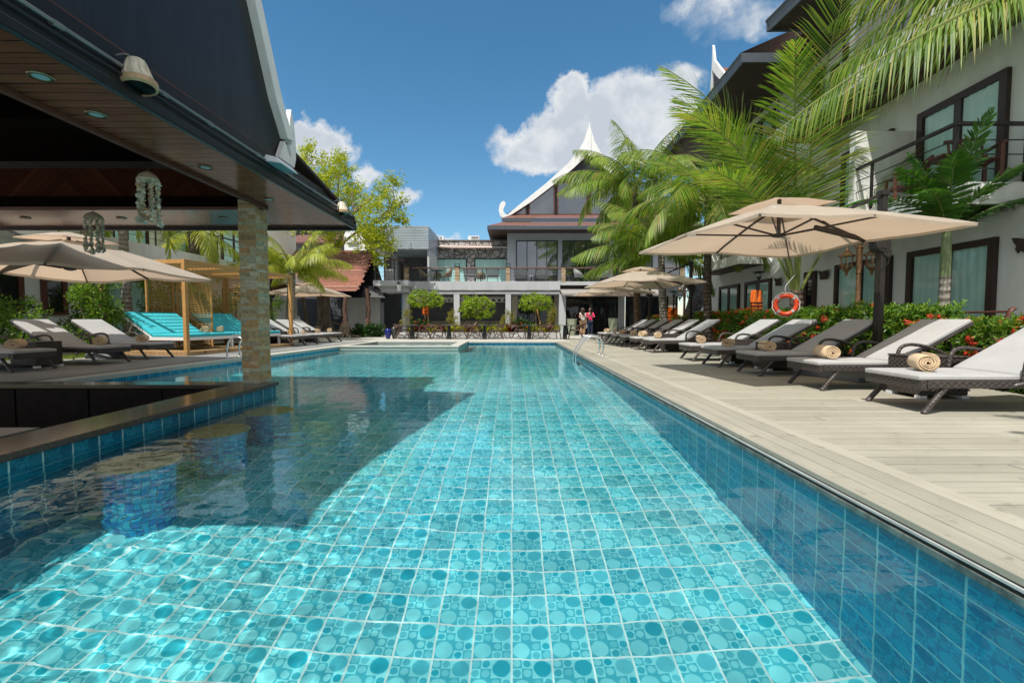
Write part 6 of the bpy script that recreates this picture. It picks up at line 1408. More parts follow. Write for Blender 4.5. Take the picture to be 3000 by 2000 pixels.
for i in range(12):
    u = 1230 + i * 33 + R.uniform(-8, 8); p = py(u, 955, 22.6); o = cr_.put((p.x, 22.6 + R.uniform(-.2, .3), .21), R.uniform(0, 6), 'dark red leaved croton in the rear row of the planter', 'dark red crotons at the back of the planter') if i % 3 == 0 else cy_.put((p.x, 22.6, .21), R.uniform(0, 6), 'yellow green croton in the rear row of the planter', 'yellow crotons at the back of the planter')
mb = MB()
for _ in range(2600):
    u = R.uniform(1200, 1640); p = py(u, 950, 23.2 + R.uniform(-.5, .8)); mb.leaf((p.x, p.y, .22), Vector((R.uniform(-.7, .7), R.uniform(-.7, .3), 1)), rvec(), R.uniform(.3, .6), .012, fold=.4)
gr = tag(mb.build('ornamental_grass', LEAF['shrub']), 'fine green ornamental grass filling the back of the planter', 'grass'); gr['kind'] = 'stuff'
# ------------------------------------------------------------------ dining set at the pool end
def arm_chair():
    t = thing('dining_chair', '', 'chair')           # front towards +x
    mb = MB(); mb.box(-.22, .24, -.235, .235, .365, .395); mb.build('seat', M['chair_wood'], t, bevel=.01)
    mb = MB(); mb.box(-.20, .22, -.215, .215, .396, .42); mb.build('seat_pad', M['cane'], t, bevel=.01)
    for s in (-1, 1):
        mb = MB(); mb.beam((.30, s * .27, 0), (.19, s * .265, .575), .032, .045, up=(0, 1, 0)); mb.build('leg', M['chair_wood'], t)
        mb = MB(); mb.beam((-.36, s * .25, 0), (-.06, s * .27, .575), .032, .045, up=(0, 1, 0)); mb.build('leg', M['chair_wood'], t)
        mb = MB(); mb.beam((.21, s * .268, .585), (-.20, s * .275, .60), .05, .024); mb.build('armrest', M['chair_wood'], t)
    mb = MB(); N = 18; vs = []
    for i in range(N + 1):
        a = rad(100 + 160 * i / N); q = math.sin(PI * i / N); lean = .06 * q
        x, y = -.05 + .31 * math.cos(a), .285 * math.sin(a)
        vs += [(x, y, .585 - .15 * q), (x - lean - .01, y, .60 + .055 * q)]
    mb.add(vs, [(2 * i, 2 * i + 2, 2 * i + 3, 2 * i + 1) for i in range(N)]); o = mb.build('backrest', M['cane'], t, smooth=180); md = o.modifiers.new('thickness', 'SOLIDIFY'); md.thickness = .018
    mb = MB(); mb.tube([(v[0], v[1], v[2] + .008) for v in vs[1::2]], .015, 7); mb.build('back_rail', M['chair_wood'], t, smooth=True)
    return t
ac = First(arm_chair()); DY = 20.4
CU = [1180, 1240.6, 1285, 1345.6, 1392, 1452, 1521.5, 1579, 1624, 1686]
TN = ['first table from the left', 'second table from the left', 'middle table', 'fourth table', 'last table by the entrance']
for i, u in enumerate(CU):
    p = py(u, 990, DY); ac.put((p.x, DY + R.uniform(-.08, .08), .004), (0 if i % 2 == 0 else PI) + R.uniform(-.35, .35), f'brown cane armchair on the {"left" if i % 2 == 0 else "right"} side of the {TN[i // 2]}', 'cane armchairs at the dining tables')
M['table_grey'] = plain('dark_grey_table_top', (.06, .065, .075), .5, var=.1)
def d_table():
    t = thing('dining_table', '', 'table')
    mb = MB(); mb.box(-.33, .33, -.33, .33, .60, .622); mb.build('table_top', M['table_grey'], t, bevel=.006)
    mb = MB(); mb.add([(-.10, -.10, .0), (.10, -.10, 0), (.10, .10, 0), (-.10, .10, 0), (-.065, -.065, .599), (.065, -.065, .599), (.065, .065, .599), (-.065, .065, .599)], [(0, 3, 2, 1), (4, 5, 6, 7), (0, 1, 5, 4), (1, 2, 6, 5), (2, 3, 7, 6), (3, 0, 4, 7)]); mb.build('pedestal', M['black_metal'], t)
    return t
dt = First(d_table())
for u, n in zip((1208, 1316, 1420, 1550.6, 1655), TN):
    p = py(u, 990, DY); dt.put((p.x, DY, .004), R.uniform(-.05, .05), f'dark square pedestal dining table, {n}', 'pedestal dining tables')
# pots and urns
def pot(name, label, u, v0, v1, wpx, Y, prof, m, group=None, base=0.0, ns=24):
    p, q = py(u, v1, Y), py(u, v0, Y); H = q.z - base; W = wpx / 2 * Y / FPX
    mb = MB(); mb.lathe([(max(.004, r * W), z * H) for r, z in prof], ns); o = mb.build(name, m, None, smooth=40); o.location = (p.x, Y, base); return tag(o, label, 'pot', group)
urn = [(.55, 0), (.62, .02), (.8, .25), (.98, .55), (1, .70), (.9, .84), (.62, .93), (.55, .95), (.66, 1.0), (.58, .99), (.45, .93)]
pot('glazed_urn', 'cobalt blue glazed urn left of the dining chairs', 1137, 961, 992, 19, 20.7, urn, plain('cobalt_glaze', (.012, .02, .17), .15, var=.2, scale=4))
pot('glazed_urn', 'dark grey glazed urn standing between the blue urn and the first chair', 1155, 956, 992, 17, 20.9, urn, plain('dark_glaze', (.05, .055, .05), .18, var=.4, scale=4, streak=(3, 3, 1)))
tall = [(.58, 0), (.6, .02), (.78, .4), (.93, .75), (.98, .88), (.96, .885), (1.02, .93), (1.02, .99), (.98, 1.0), (.88, .98), (.8, .8)]
M['celadon'] = plain('celadon_glaze', (.32, .36, .26), .35, var=.25, scale=3, streak=(2, 2, .7))
pot('tall_planter', 'tall pale green planter left of the two women at the entrance', 1675.5, 934, 984, 30, 25.3, tall, M['celadon'], 'tall pale green planters at the entrance')
pot('tall_planter', 'tall pale green planter right of the entrance by the grey column', 1796, 932, 984, 30, 25.3, tall, M['celadon'], 'tall pale green planters at the entrance')
pot('patterned_urn', 'big round pale urn with loop pattern on the corner landing', 1144.5, 788.5, 820, 31, 25.6, [(.55, 0), (.8, .1), (1, .45), (.97, .7), (.75, .93), (.55, 1.0), (.5, .98)], plain('pale_crackle_glaze', (.42, .40, .40), .4, var=.35, scale=7), base=py(1144, 821, 25.0).z)
# terrace seats
def rope_chair():
    t = thing('terrace_chair', '', 'chair')          # back towards -y
    mb = MB(); mb.box(-.34, .34, -.28, .30, .30, .35); mb.build('seat', M['rope'], t)
    mb = MB(); [mb.box(-.345 + i * .046, -.315 + i * .046, -.32, -.29, .28, .76) for i in range(15)]; [mb.box(s * .35 - .012, s * .35 + .012, -.30 + i * .05, -.275 + i * .05, .30, .62 - i * .008) for s in (-1, 1) for i in range(11)]; mb.build('backrest', M['rope'], t)
    mb = MB(); mb.tube(smoothpath([(-.35, .28, .55), (-.35, -.2, .64), (-.33, -.305, .77), (.33, -.305, .77), (.35, -.2, .64), (.35, .28, .55)], 4), .018, 7); mb.build('arm_rail', M['black_metal'], t, smooth=True)
    for x in (-.31, .31):
        for y in (-.26, .27): mb = MB(); mb.box(x - .014, x + .014, y - .014, y + .014, 0, .299); mb.build('leg', M['black_metal'], t)
    mb = MB(); mb.box(-.30, .30, -.25, .28, .351, .43); mb.build('cushion', M['rope'], t, bevel=.02); return t
rc = First(rope_chair()); TZ = py(1400, 824, FY).z
for u, l in ((1378, 'dark rope chair seen from behind, left of the middle terrace post gap'), (1443, 'dark rope chair seen from behind, left of the third terrace post'), (1525, 'dark rope chair before the tall glass, left one of the pair'), (1590, 'dark rope chair before the tall glass, right one of the pair')):
    p = py(u, 800, 26.9); rc.put((p.x, 26.9, TZ), R.uniform(-.15, .15), l, 'dark rope chairs on the terrace')
M['green_pad'] = fabric('green_pattern_cushion', (.22, .30, .06)); M['wicker_tan'] = wicker('tan_wicker', (.16, .13, .09)); M['lattice'] = wicker('white_black_lattice', (.30, .30, .30))
def tub_chair(m):
    t = thing('terrace_chair', '', 'chair')          # front +x
    mb = MB(); N = 16; vs = []
    for i in range(N + 1):
        a = rad(85 + 190 * i / N); q = math.sin(PI * i / N); x, y = .30 * math.cos(a), .30 * math.sin(a); vs += [(x, y, .34), (x - .07 * q, y * 1.06, .52 + .28 * q)]
    mb.add(vs, [(2 * i, 2 * i + 2, 2 * i + 3, 2 * i + 1) for i in range(N)]); o = mb.build('backrest', M[m], t, smooth=180); o.modifiers.new('thickness', 'SOLIDIFY').thickness = .03
    mb = MB(); mb.lathe([(.28, .33), (.30, .36), (.28, .38)], 18); mb.build('seat', M[m], t); mb = MB(); mb.lathe([(.26, .381), (.28, .41), (.24, .44)], 18); mb.build('cushion', M['green_pad'], t, smooth=40)
    for a in (45, 135, 225, 315): mb = MB(); x, y = .22 * math.cos(rad(a)), .22 * math.sin(rad(a)); mb.tube([(x * 1.25, y * 1.25, 0), (x, y, .33)], .016, 6); mb.build('leg', M['black_metal'], t)
    return t
tc_ = First(tub_chair('wicker_tan')); tl = First(tub_chair('lattice'))
for u, Y, a, l in ((1246, 27.0, .2, 'tan wicker chair with green cushion left of the round terrace table'), (1308, 27.0, PI - .2, 'tan wicker chair with green cushion right of the round terrace table'), (1278, 28.2, -PI / 2, 'tan wicker chair behind the round terrace table'), (1410, 28.3, 1.2, 'tan wicker chair between the dark rope chairs')):
    p = py(u, 800, Y); tc_.put((p.x, Y, TZ), a, l, 'tan wicker chairs with green cushions')
for u, a, l in ((1698, .3, 'black and white lattice chair left of the high terrace table'), (1768, PI - .3, 'black and white lattice chair right of the high terrace table')): p = py(u, 800, 27); tl.put((p.x, 27, TZ), a, l, 'lattice chairs on the terrace'); 
def r_table(label, u, Y, r, h, m):
    p = py(u, 800, Y); t = thing('terrace_table', label, 'table', (p.x, Y, TZ)); mb = MB(); mb.lathe([(r, h - .025), (r, h)], 24, (p.x, Y, TZ)); mb.build('table_top', M[m], t, smooth=40); mb = MB(); mb.lathe([(.2, 0), (.18, .03), (.03, .05), (.03, h - .026)], 14, (p.x, Y, TZ)); mb.build('pedestal', M['black_metal'], t, smooth=40)
r_table('round glass topped table between tan wicker chairs on the terrace', 1279, 27.0, .42, .72, 'table_grey'); r_table('low round table between the first pair of rope chairs', 1409, 27.2, .24, .5, 'wicker_tan'); r_table('high round bar table between the lattice chairs', 1733, 27.0, .36, .95, 'table_grey'); r_table('small white block table between the rope chairs at the glass', 1557, 27.2, .2, .42, 'white_metal')
shrub('big leafed potted plant behind the hall glass on the terrace', (py(1705, 800, 28.2).x, 28.2, TZ), [(0, 0, .5, .4), (0, 0, 1.0, .5)], 200, 'deep', .6, .16, name='potted_plant', nper=10)
# rooftop units
for u0, u1, v0, l in ((1288, 1300, 692, 'narrow white air conditioning unit on the stone wing roof'), (1371, 1404, 691, 'wide white air conditioning unit with dark grille on the roof')):
    x0, x1, a, b = fr(u0, u1, v0, 706, 31.2); t = thing('air_conditioner', l, 'air conditioner', ((x0 + x1) / 2, 31.4, a - .3), 0, 'air conditioning units on the stone wing roof'); mb = MB(); mb.box(x0, x1, 31.2, 31.7, a - .25, b); mb.build('housing', M['white_metal'], t); mb = MB(); mb.box(x0 + (x1 - x0) * (.30 if u1 - u0 > 20 else .08), x1 - .06 if u1 - u0 > 20 else x0 + (x1 - x0) * .55, 31.18, 31.2, a, b - .06); mb.build('grille', boards('ac_grille', [(.12, .12, .13)], .05, 'z', 'x', gap=.4, gapc=(.02, .02, .02)), t)
# brown hanging lantern and a camera on the landing
p = py(1420, 872, 27.3); t = thing('hanging_lantern', 'brown pagoda shaped lantern hanging in the middle bay below the terrace', 'lantern', (p.x, p.y, p.z - .2)); mb = MB(); mb.lathe([(.02, .28), (.09, .17), (.2, .1), (.2, .07), (.15, .06), (.15, -.1), (.02, -.1)], 6, tuple(p)); mb.build('shade', M['red_wood'], t); mb = MB(); mb.tube([p + Vector((0, 0, .28)), p + Vector((0, 0, .5))], .008, 5); mb.build('cord', M['black_metal'], t)
p = py(1170, 836, 24.95); t = thing('security_camera', 'white security camera with black lens box below the corner landing', 'camera', tuple(p)); mb = MB(); mb.box(p.x - .09, p.x + .09, 24.8, 24.98, p.z - .3, p.z + .04); mb.build('box', M['white_metal'], t, bevel=.01); mb = MB(); mb.tube([(p.x, 24.9, p.z + .12), (p.x, 24.7, p.z + .12)], .06, 12); mb.build('lens', M['black_metal'], t)
lr = thing('low_rail', 'thin metal hand rail by the steps beneath the plank roof', 'railing', (-9, 23, 0)); mb = MB(); a, b, c, d = py(975, 970, 23), py(975, 942, 23), py(1001, 953, 23), py(1001, 975, 23); mb.tube([a, b, c, d], .02, 7); mb.build('rail', M['bronze'], lr, smooth=True)
sg = thing('white_board', 'white board leaning in the dark space under the plank roof', 'board', (-11.6, 25, 0)); mb = MB(); mb.prism([py(862, 960, 25), py(885, 960, 25), py(876, 925, 25), py(864, 927, 25)], (0, .04, 0)); mb.build('panel', M['white_wall'], sg)
lw_ = thing('low_wall', 'low dark stone step under the plank roof behind the far loungers', 'wall', (-9, 23, 0)); mb = MB(); x0, x1, a, b = fr(845, 1000, 968, 985, 22.9); mb.box(x0, x1, 22.95, 23.1, 0, b); mb.build('stone', M['low_stone'], lw_)

# ------------------------------------------------------------------ lamps and life saving gear by the hedge
def lantern(mbF, mbG, c, s=1.0):
    x, y, z = c
    mbF.lathe([(.012, .30 * s), (.03, .27 * s), (.045, .25 * s), (.04, .235 * s), (.11 * s, .18 * s), (.135 * s, .165 * s), (.13 * s, .15 * s), (.11 * s, .15 * s)], 8, c); mbF.lathe([(.075 * s, -.075 * s), (.085 * s, -.06 * s), (.05 * s, -.10 * s), (.02 * s, -.13 * s), (.03 * s, -.15 * s), (.008, -.20 * s)], 8, c)
    for k in range(6): a = 2 * PI * k / 6; mbF.beam((x + .105 * s * math.cos(a), y + .105 * s * math.sin(a), z + .155 * s), (x + .072 * s * math.cos(a), y + .072 * s * math.sin(a), z - .075 * s), .012, .012)
    for k in range(6):
        a = 2 * PI * (k + .5) / 6; mbF.tube(arc((x + .085 * s * math.cos(a), y + .085 * s * math.sin(a), z - .02), .022 * s, 0, 2 * PI, 8), .004, 4)
    mbG.lathe([(.07 * s, -.07 * s), (.10 * s, .15 * s)], 6, c, False)
def street_lamp(label, x, y, h, off, z0=0):
    t = thing('lamp_post', label, 'lamp post', (x, y, z0), 0, 'bronze double lantern posts')
    mb = MB(); mb.lathe([(.12, 0), (.12, .12), (.075, .2), (.062, .5), (.055, .52), (.055, .9), (.062, .92), (.05, .96), (.044, h - .62), (.058, h - .60), (.046, h - .55), (.058, h - .5), (.052, h - .1), (.065, h - .08), (.03, h - .04), (.04, h), (.004, h + .07)], 14, (x, y, z0)); mb.build('post', M['bronze'], t, smooth=30)
    for s in (-1, 1):
        c = (x + s * off[0], y + s * off[1], z0 + h - .42); F, G = MB(), MB(); lantern(F, G, c, 1.15); l_ = F.build('lantern', M['bronze'], t, smooth=30); G.build('glass', M['pane'], l_)
        mb = MB(); mb.tube(smoothpath([(x, y, z0 + h - .25), (x + s * off[0] * .4, y + s * off[1] * .4, z0 + h - .03), (x + s * off[0] * .8, y + s * off[1] * .8, z0 + h + .02), (x + s * off[0], y + s * off[1], z0 + h - .08)], 5), .013, 7); mb.build('scroll_arm', M['bronze'], t, smooth=True)
street_lamp('bronze lamp post with two lanterns under the edge of the near umbrella', 7.12, 9.4, 2.42, (.17, -.12))
street_lamp('distant bronze lamp post beside the mast of the middle umbrella', 7.25, 19.2, 2.3, (.16, -.1))
def solar(label, x, y, h):
    t = thing('solar_lamp', label, 'solar lamp', (x, y, 0), 0, 'solar lamps on slim poles behind the hedges'); mb = MB(); mb.tube([(x, y, 0), (x, y, h - .2)], .032, 10); mb.lathe([(.05, h - .21), (.07, h - .17), (.07, h - .15)], 14, (x, y, 0)); mb.build('pole', M['dark_metal'], t, smooth=40)
    mb = MB(); mb.lathe([(.07, h - .15), (.16, h - .02)], 18, (x, y, 0), False); mb.build('glass_shade', M['pane'], t, smooth=40); mb = MB(); mb.lathe([(.06, h - .14), (.09, h - .06), (.06, h - .03)], 14, (x, y, 0)); mb.build('reflector', M['steel_sheet'], t, smooth=40)
    mb = MB(); mb.lathe([(.165, h - .02), (.175, h), (.12, h + .02), (.005, h + .025)], 18, (x, y, 0)); mb.build('solar_cap', M['black_metal'], t, smooth=40)
solar('solar lamp on a slim pole above the near orange life vest', 7.55, 14.0, 2.32); solar('distant solar lamp above the far orange life vest', 6.2, 17.5, 1.95)
M['orange'] = fabric('orange_life_vest', (.85, .17, .015), wrinkle=.6); M['strap'] = plain('black_webbing', (.012, .012, .013), .7)
def vest(label, x, y, z, k, rz):
    t = thing('life_vest', label, 'life vest', (x, y, z), 0, 'orange life vests hung around the pool'); c, s = math.cos(rz), math.sin(rz); fn = lambda a, b, q: (x + (a * c - b * s) * k, y + (a * s + b * c) * k, z + q * k)
    mb = MB(fn)
    for sg in (-1, 1): mb.prism([(sg * .02, -.05, -.32), (sg * .20, -.05, -.30), (sg * .215, -.05, -.05), (sg * .19, -.05, .10), (sg * .165, -.05, .30), (sg * .13, -.05, .345), (sg * .09, -.05, .33), (sg * .075, -.05, .14), (sg * .03, -.05, .02)], (0, .07, 0))
    mb.build('front_panel', M['orange'], t, bevel=.012, recalc=True)
    mb = MB(fn); mb.prism([(-.19, .05, -.30), (.19, .05, -.30), (.19, .05, .1), (.15, .05, .34), (.09, .05, .35), (.06, .05, .22), (-.06, .05, .22), (-.09, .05, .35), (-.15, .05, .34), (-.19, .05, .1)], (0, .05, 0)); mb.build('back_panel', M['orange'], t, bevel=.012, recalc=True)
    for q in (-.04, -.14, -.24): mb = MB(fn); mb.box(-.22, .22, -.058, .106, q - .014, q + .014); mb.build('strap', M['strap'], t)
vest('orange life vest hanging on the near solar lamp behind the hedge', 7.46, 13.90, 1.42, 1.0, .5); vest('orange life vest hanging on the distant solar lamp', 6.15, 17.43, 1.0, 1.0, .5)
p = py(1247, 909, 22.35); vest('orange life vest hanging in the small tree of the planter', p.x, p.y, p.z, .72, 0)
lb = thing('life_ring', 'orange red life ring with grey bands hanging on the big coconut palm', 'life ring', (6.17, 10.28, 1.0)); mt = plain('orange_red_ring', (.72, .075, .02), .4, var=.08); mg = plain('grey_reflective_band', (.38, .38, .38), .4)
az = rad(-24); cx, cy2, cz = 6.17, 10.28, 1.20
def rp(a, r, o=0): x, z = r * math.cos(a), r * math.sin(a); return (cx + x * math.cos(az) - o * math.sin(az) * -1 * -1, cy2 + x * math.sin(az) + o * math.cos(az), cz + z)
mb = MB(); K = 40; T_ = []
ring = [Vector(rp(2 * PI * i / K, .205)) for i in range(K)]; nrm = Vector((-math.sin(az), math.cos(az), 0)); vs = []
for i in range(K):
    a = 2 * PI * i / K; od = Vector((math.cos(a) * math.cos(az), math.cos(a) * math.sin(az), math.sin(a)))
    for j in range(10): b = 2 * PI * j / 10; vs.append(ring[i] + od * .05 * math.cos(b) + nrm * .05 * math.sin(b))
mb.add(vs, [(i * 10 + j, i * 10 + (j + 1) % 10, ((i + 1) % K) * 10 + (j + 1) % 10, ((i + 1) % K) * 10 + j) for i in range(K) for j in range(10)]); mb.build('ring', mt, lb, smooth=True)
for a0 in (45, 135, 225, 315):
    mb = MB(); pts = [Vector(rp(rad(a0 + d), .205)) for d in (-7, 0, 7)]; mb.tube(pts, .053, 12); mb.build('band', mg, lb, smooth=True)
mb = MB(); P = [Vector(rp(rad(a), .205 + .058 + (.018 if (a // 15) % 2 else 0))) for a in range(0, 361, 15)]; mb.tube(P, .008, 5); mb.tube(smoothpath([Vector(rp(rad(90), .25)), Vector(rp(rad(92), .42)), (6.5, 10.5, 1.9)], 4), .007, 5); mb.build('rope', M['white_paint'], lb, smooth=True)

# ------------------------------------------------------------------ two women at the entrance
SKIN = plain('skin', (.42, .24, .16), .55, var=.06, scale=9); HAIRB = plain('brown_hair', (.045, .025, .017), .45, var=.4, scale=30, streak=(3, 3, .4)); HAIRD = plain('black_hair', (.014, .010, .010), .4, var=.4, scale=30, streak=(3, 3, .4))
def skin(name, J, E, m, parent, fn, levels=2):
    ks = list(J); me = bpy.data.meshes.new(name); me.from_pydata([tuple(fn(Vector(J[k][0]))) for k in ks], [(ks.index(a), ks.index(b)) for a, b in E], []); me.materials.append(m)
    o = bpy.data.objects.new(name, me); COL.objects.link(o); md = o.modifiers.new('skin', 'SKIN'); md.use_smooth_shade = True
    for i, k in enumerate(ks):
        r = J[k][1]; r = r if isinstance(r, tuple) else (r, r); me.skin_vertices[0].data[i].radius = (r[0] * fn.k, r[1] * fn.k)
    me.skin_vertices[0].data[0].use_root = True
    o.modifiers.new('sub', 'SUBSURF').levels = levels; o.modifiers['sub'].render_levels = levels; o.parent = parent; return o
def person(label, loc, rz, height, J, hands, head_yaw, mats, hair, extra):
    t = thing('person', label, 'person', loc, rz); k = height / 1.62
    class F:
        def __init__(s): s.k = k
        def __call__(s, v): return v * k
    fn = F(); B = dict(J); E = [('pel', 'bel'), ('bel', 'che'), ('che', 'nec'), ('nec', 'chin'), ('chin', 'cra'), ('cra', 'top')]
    for s in 'lr': E += [('che', s + 'sh'), (s + 'sh', s + 'el'), (s + 'el', s + 'wr'), (s + 'wr', s + 'pa'), ('pel', s + 'hi'), (s + 'hi', s + 'kn'), (s + 'kn', s + 'an'), (s + 'an', s + 'to')]
    for s in 'lr':                                    # five fingers on each palm
        pa, wr = Vector(B[s + 'pa'][0]), Vector(B[s + 'wr'][0]); d = (pa - wr).normalized(); side = hands[s][0].normalized(); curl = hands[s][1].normalized()
        for i, (o_, L) in enumerate(((-.026, .058), (-.009, .068), (.009, .063), (.026, .05))):
            a = pa + d * .012 + side * o_; b = a + d * L * .55 + curl * .012; c_ = b + d * L * .25 + curl * L * .4
            for n_, q, r in (('a', a, .0095), ('b', b, .008), ('c', c_, .0068)): B[f'{s}f{i}{n_}'] = (tuple(q), r)
            E += [(s + 'pa', f'{s}f{i}a'), (f'{s}f{i}a', f'{s}f{i}b'), (f'{s}f{i}b', f'{s}f{i}c')]
        a = wr.lerp(pa, .45) - side * .034; b = a - side * .012 + d * .035 + curl * .016
        B[s + 'ta'] = (tuple(a), .011); B[s + 'tb'] = (tuple(b), .009); E += [(s + 'wr', s + 'ta'), (s + 'ta', s + 'tb')]
    skin('body', B, E, SKIN, t, fn)
    hc = Vector(B['cra'][0]); hy = Matrix.Rotation(head_yaw, 3, 'Z')
    def hp(v): return (hc + hy @ Vector(v)) * k
    mb = MB(); mb.ball(hp((0, -.012, .0)), .078 * k, .092 * k, .108 * k, 14, 10); P = [hp(v) for v in ((0, -.098, .01), (-.014, -.10, -.028), (.014, -.10, -.028), (0, -.125, -.024), (0, -.098, -.036))]; mb.add(P, [(0, 1, 3), (0, 3, 2), (1, 4, 3), (3, 4, 2)])
    for s in (-1, 1): mb.ball(hp((s * .078, .005, -.01)), .012 * k, .02 * k, .03 * k, 8, 5)
    mb.build('face', SKIN, None, smooth=True).parent = t
    for s in (-1, 1):
        mb = MB(); mb.ball(hp((s * .03, -.098, .012)), .011 * k, .006 * k, .006 * k, 8, 5); mb.build('eye', M['strap'], None, smooth=True).parent = t
    mb = MB(); mb.ball(hp((0, -.098, -.055)), .022 * k, .007 * k, .007 * k, 8, 5); mb.build('mouth', plain('lips', (.36, .10, .09), .5), None, smooth=True).parent = t
    mb = MB(); n, m_ = 20, 12; vs = []
    for i in range(m_ + 1):
        f = i / m_; z = .118 - f * (.118 + .30) if f > .0 else .118
        rr = math.sqrt(max(0, 1 - ((z - .0) / .12) ** 2)) if z > .0 else 1.0 - .18 * min(1, -z / .3)
        for j in range(n + 1):
            a = rad(-58 + 296 * j / n) if z < .05 else rad(-58 - 32 * min(1, (z - .05) / .05) + (296 + 64 * min(1, (z - .05) / .05)) * j / n)
            wv = 1 + .05 * math.sin(j * 2.3 + i)
            vs.append(hp((.096 * rr * math.cos(a) * wv, .012 + .102 * rr * math.sin(a) * wv + (.03 if z < -.12 else 0), z)))
    mb.add(vs, [(i * (n + 1) + j, i * (n + 1) + j + 1, (i + 1) * (n + 1) + j + 1, (i + 1) * (n + 1) + j) for i in range(m_) for j in range(n)]); o = mb.build('hair', hair, None, smooth=180); o.parent = t; o.modifiers.new('thickness', 'SOLIDIFY').thickness = .03 * k
    for nm, keys, edges, m in extra(B): 
        q = skin(nm, keys, edges, m, t, fn)
    for s in 'lr':
        a, b = Vector(B[s + 'an'][0]), Vector(B[s + 'to'][0]); d = (b - a); d.z = 0; d.normalize(); mb = MB(); q = Vector((a.x, a.y, 0)) * k
        mb.tube([q - d * .07 * k + Vector((0, 0, .035 * k)), q + Vector((0, 0, .045 * k)), q + d * .10 * k + Vector((0, 0, .035 * k)), q + d * .18 * k + Vector((0, 0, .022 * k))], [.036 * k, .045 * k, .042 * k, .026 * k], 9); mb.build('shoe', mats['shoe'], None, smooth=True).parent = t
    return t
def base_pose():
    J = {'pel': ((0, 0, .88), (.135, .10)), 'bel': ((0, 0, 1.05), (.11, .085)), 'che': ((0, 0, 1.24), (.125, .09)), 'nec': ((0, .005, 1.375), .047), 'chin': ((0, -.005, 1.43), .05), 'cra': ((0, -.005, 1.51), (.078, .088)), 'top': ((0, 0, 1.575), .06)}
    for s, g in (('l', -1), ('r', 1)):
        J.update({s + 'sh': ((g * .165, 0, 1.305), .052), s + 'el': ((g * .215, .02, 1.05), .039), s + 'wr': ((g * .215, -.03, .83), .026), s + 'pa': ((g * .21, -.045, .77), (.036, .02)), s + 'hi': ((g * .085, 0, .80), .085), s + 'kn': ((g * .09, -.01, .45), .056), s + 'an': ((g * .09, .02, .075), .038), s + 'to': ((g * .10, -.11, .035), .03)})
    return J
def grow(B, keys, d):
    o = {}
    for k in keys:
        r = B[k][1]; o[k] = (B[k][0], tuple(x + d for x in r) if isinstance(r, tuple) else r + d)
    return o
J = base_pose(); J['lel'] = ((-.245, -.03, 1.07), .039); J['lwr'] = ((-.12, -.17, 1.10), .026); J['lpa'] = ((-.06, -.20, 1.12), (.036, .02))
J['rkn'] = ((.07, -.07, .46), .056); J['ran'] = ((.05, -.02, .085), .038); J['rto'] = ((.06, -.14, .04), .03); J['lkn'] = ((-.05, .02, .45), .056); J['lan'] = ((-.10, .10, .08), .038); J['lto'] = ((-.11, -.02, .035), .03)
WHT = fabric('white_cotton', (.75, .75, .73)); TAN = fabric('tan_trousers', (.52, .33, .19)); PNK = fabric('pink_blouse', (.80, .035, .16)); NAVY = fabric('navy_jeans', (.018, .03, .075))
def ex1(B):
    sh = grow(B, ['bel', 'pel', 'che', 'lsh', 'rsh'], .017); sh['pel'] = (B['pel'][0], (.15, .115)); sh['ltip'] = ((-.19, .01, 1.235), .058); sh['rtip'] = ((.19, .01, 1.235), .058)
    tr_ = grow(B, ['pel', 'lhi', 'rhi', 'lkn', 'rkn'], .02); tr_['lan'] = ((B['lan'][0][0], B['lan'][0][1], .10), .085); tr_['ran'] = ((B['ran'][0][0], B['ran'][0][1], .11), .085); tr_['lkn'] = (B['lkn'][0], .082); tr_['rkn'] = (B['rkn'][0], .082)
    return [('shirt', sh, [('pel', 'bel'), ('bel', 'che'), ('che', 'lsh'), ('che', 'rsh'), ('lsh', 'ltip'), ('rsh', 'rtip')], WHT), ('trousers', tr_, [('pel', 'lhi'), ('pel', 'rhi'), ('lhi', 'lkn'), ('lkn', 'lan'), ('rhi', 'rkn'), ('rkn', 'ran')], TAN)]
pA = py(1707, 983, 24.0)
wA = person('woman in white sleeveless top and tan trousers with long brown hair', (pA.x, 24.0, 0), rad(22), 1.47, J, {'l': (Vector((0, .3, 1)), Vector((.3, 1, 0))), 'r': (Vector((0, 1, 0)), Vector((-1, 0, .2)))}, rad(58), {'shoe': M['white_paint']}, HAIRB, ex1)
J = base_pose()
for s, g in (('l', -1), ('r', 1)): J[s + 'el'] = ((g * .235, -.04, 1.07), .039); J[s + 'wr'] = ((g * .10, -.20, 1.12), .026); J[s + 'pa'] = ((g * .05, -.235, 1.15), (.036, .02))
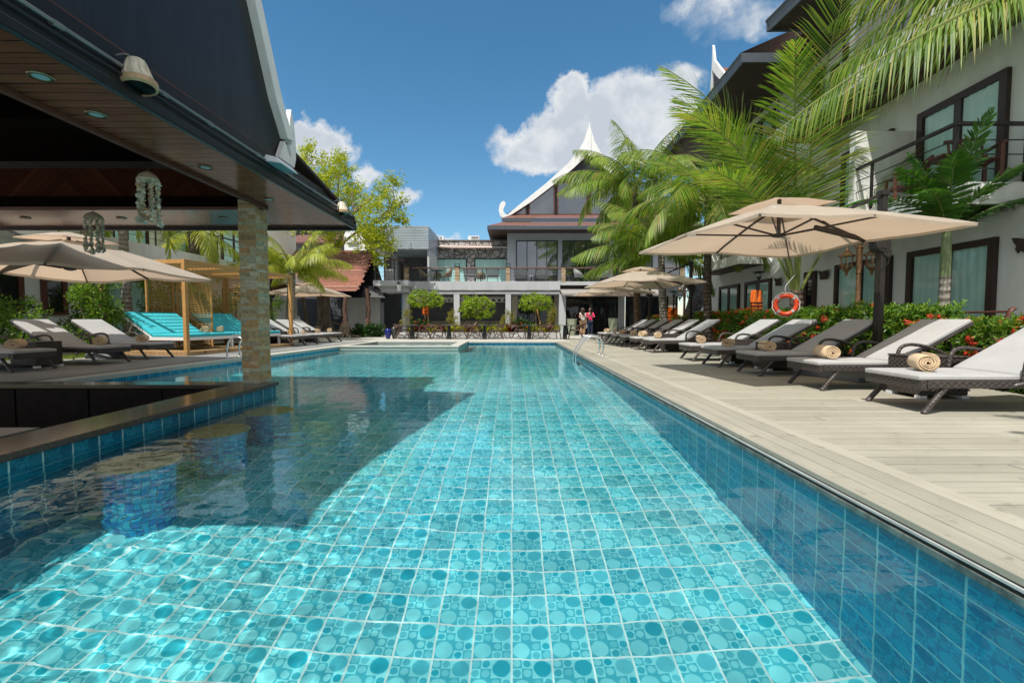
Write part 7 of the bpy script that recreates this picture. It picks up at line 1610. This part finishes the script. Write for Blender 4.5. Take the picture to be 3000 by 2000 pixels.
def ex2(B):
    sh = grow(B, ['bel', 'pel', 'che', 'lsh', 'rsh', 'lel', 'rel'], .018); sh['pel'] = (B['pel'][0], (.158, .118))
    for s in 'lr': sh[s + 'cu'] = (tuple(Vector(B[s + 'el'][0]).lerp(Vector(B[s + 'wr'][0]), .35)), .046)
    tr_ = grow(B, ['pel', 'lhi', 'rhi', 'lkn', 'rkn', 'lan', 'ran'], .012)
    return [('blouse', sh, [('pel', 'bel'), ('bel', 'che'), ('che', 'lsh'), ('che', 'rsh'), ('lsh', 'lel'), ('rsh', 'rel'), ('lel', 'lcu'), ('rel', 'rcu')], PNK), ('jeans', tr_, [('pel', 'lhi'), ('pel', 'rhi'), ('lhi', 'lkn'), ('lkn', 'lan'), ('rhi', 'rkn'), ('rkn', 'ran')], NAVY)]
pB = py(1729, 981, 25.2)
wB = person('woman in a bright pink blouse and dark jeans, both hands on a phone', (pB.x, 25.2, 0), rad(-6), 1.51, J, {'l': (Vector((.3, -.3, 1)), Vector((1, .3, 0))), 'r': (Vector((-.3, -.3, 1)), Vector((-1, .3, 0)))}, rad(-50), {'shoe': M['dark_metal']}, HAIRD, ex2)
def held(o, label, cat): return tag(o, label, cat)
k = 1.51 / 1.62; Mw = root_matrix(wB); mb = MB(lambda x, y, z: Mw @ Vector((x * k, y * k, z * k))); mb.box(-.075, .075, -.262, -.252, 1.14, 1.215); held(mb.build('phone', M['black_metal'], None, bevel=.003), 'dark phone held by the woman in pink', 'phone')
Mw = root_matrix(wA); k = 1.47 / 1.62; mb = MB(lambda x, y, z: Mw @ Vector((x * k, y * k, z * k))); mb.box(-.075, -.01, -.235, -.225, 1.10, 1.20); held(mb.build('phone', M['black_metal'], None, bevel=.003), 'dark phone held by the woman in white', 'phone')
mb = MB(lambda x, y, z: Mw @ Vector((x * k, y * k, z * k))); mb.lathe([(.045, .45), (.048, .46), (.048, .64), (.03, .68), (.026, .71), (.026, .73)], 14, (.21, -.06, 0)); mb.tube(arc((.21, -.06, .735), .025, 0, PI, 8), .005, 5); held(mb.build('water_bottle', M['white_paint'], None, smooth=40), 'white bottle hanging from the hand of the woman in white', 'bottle')
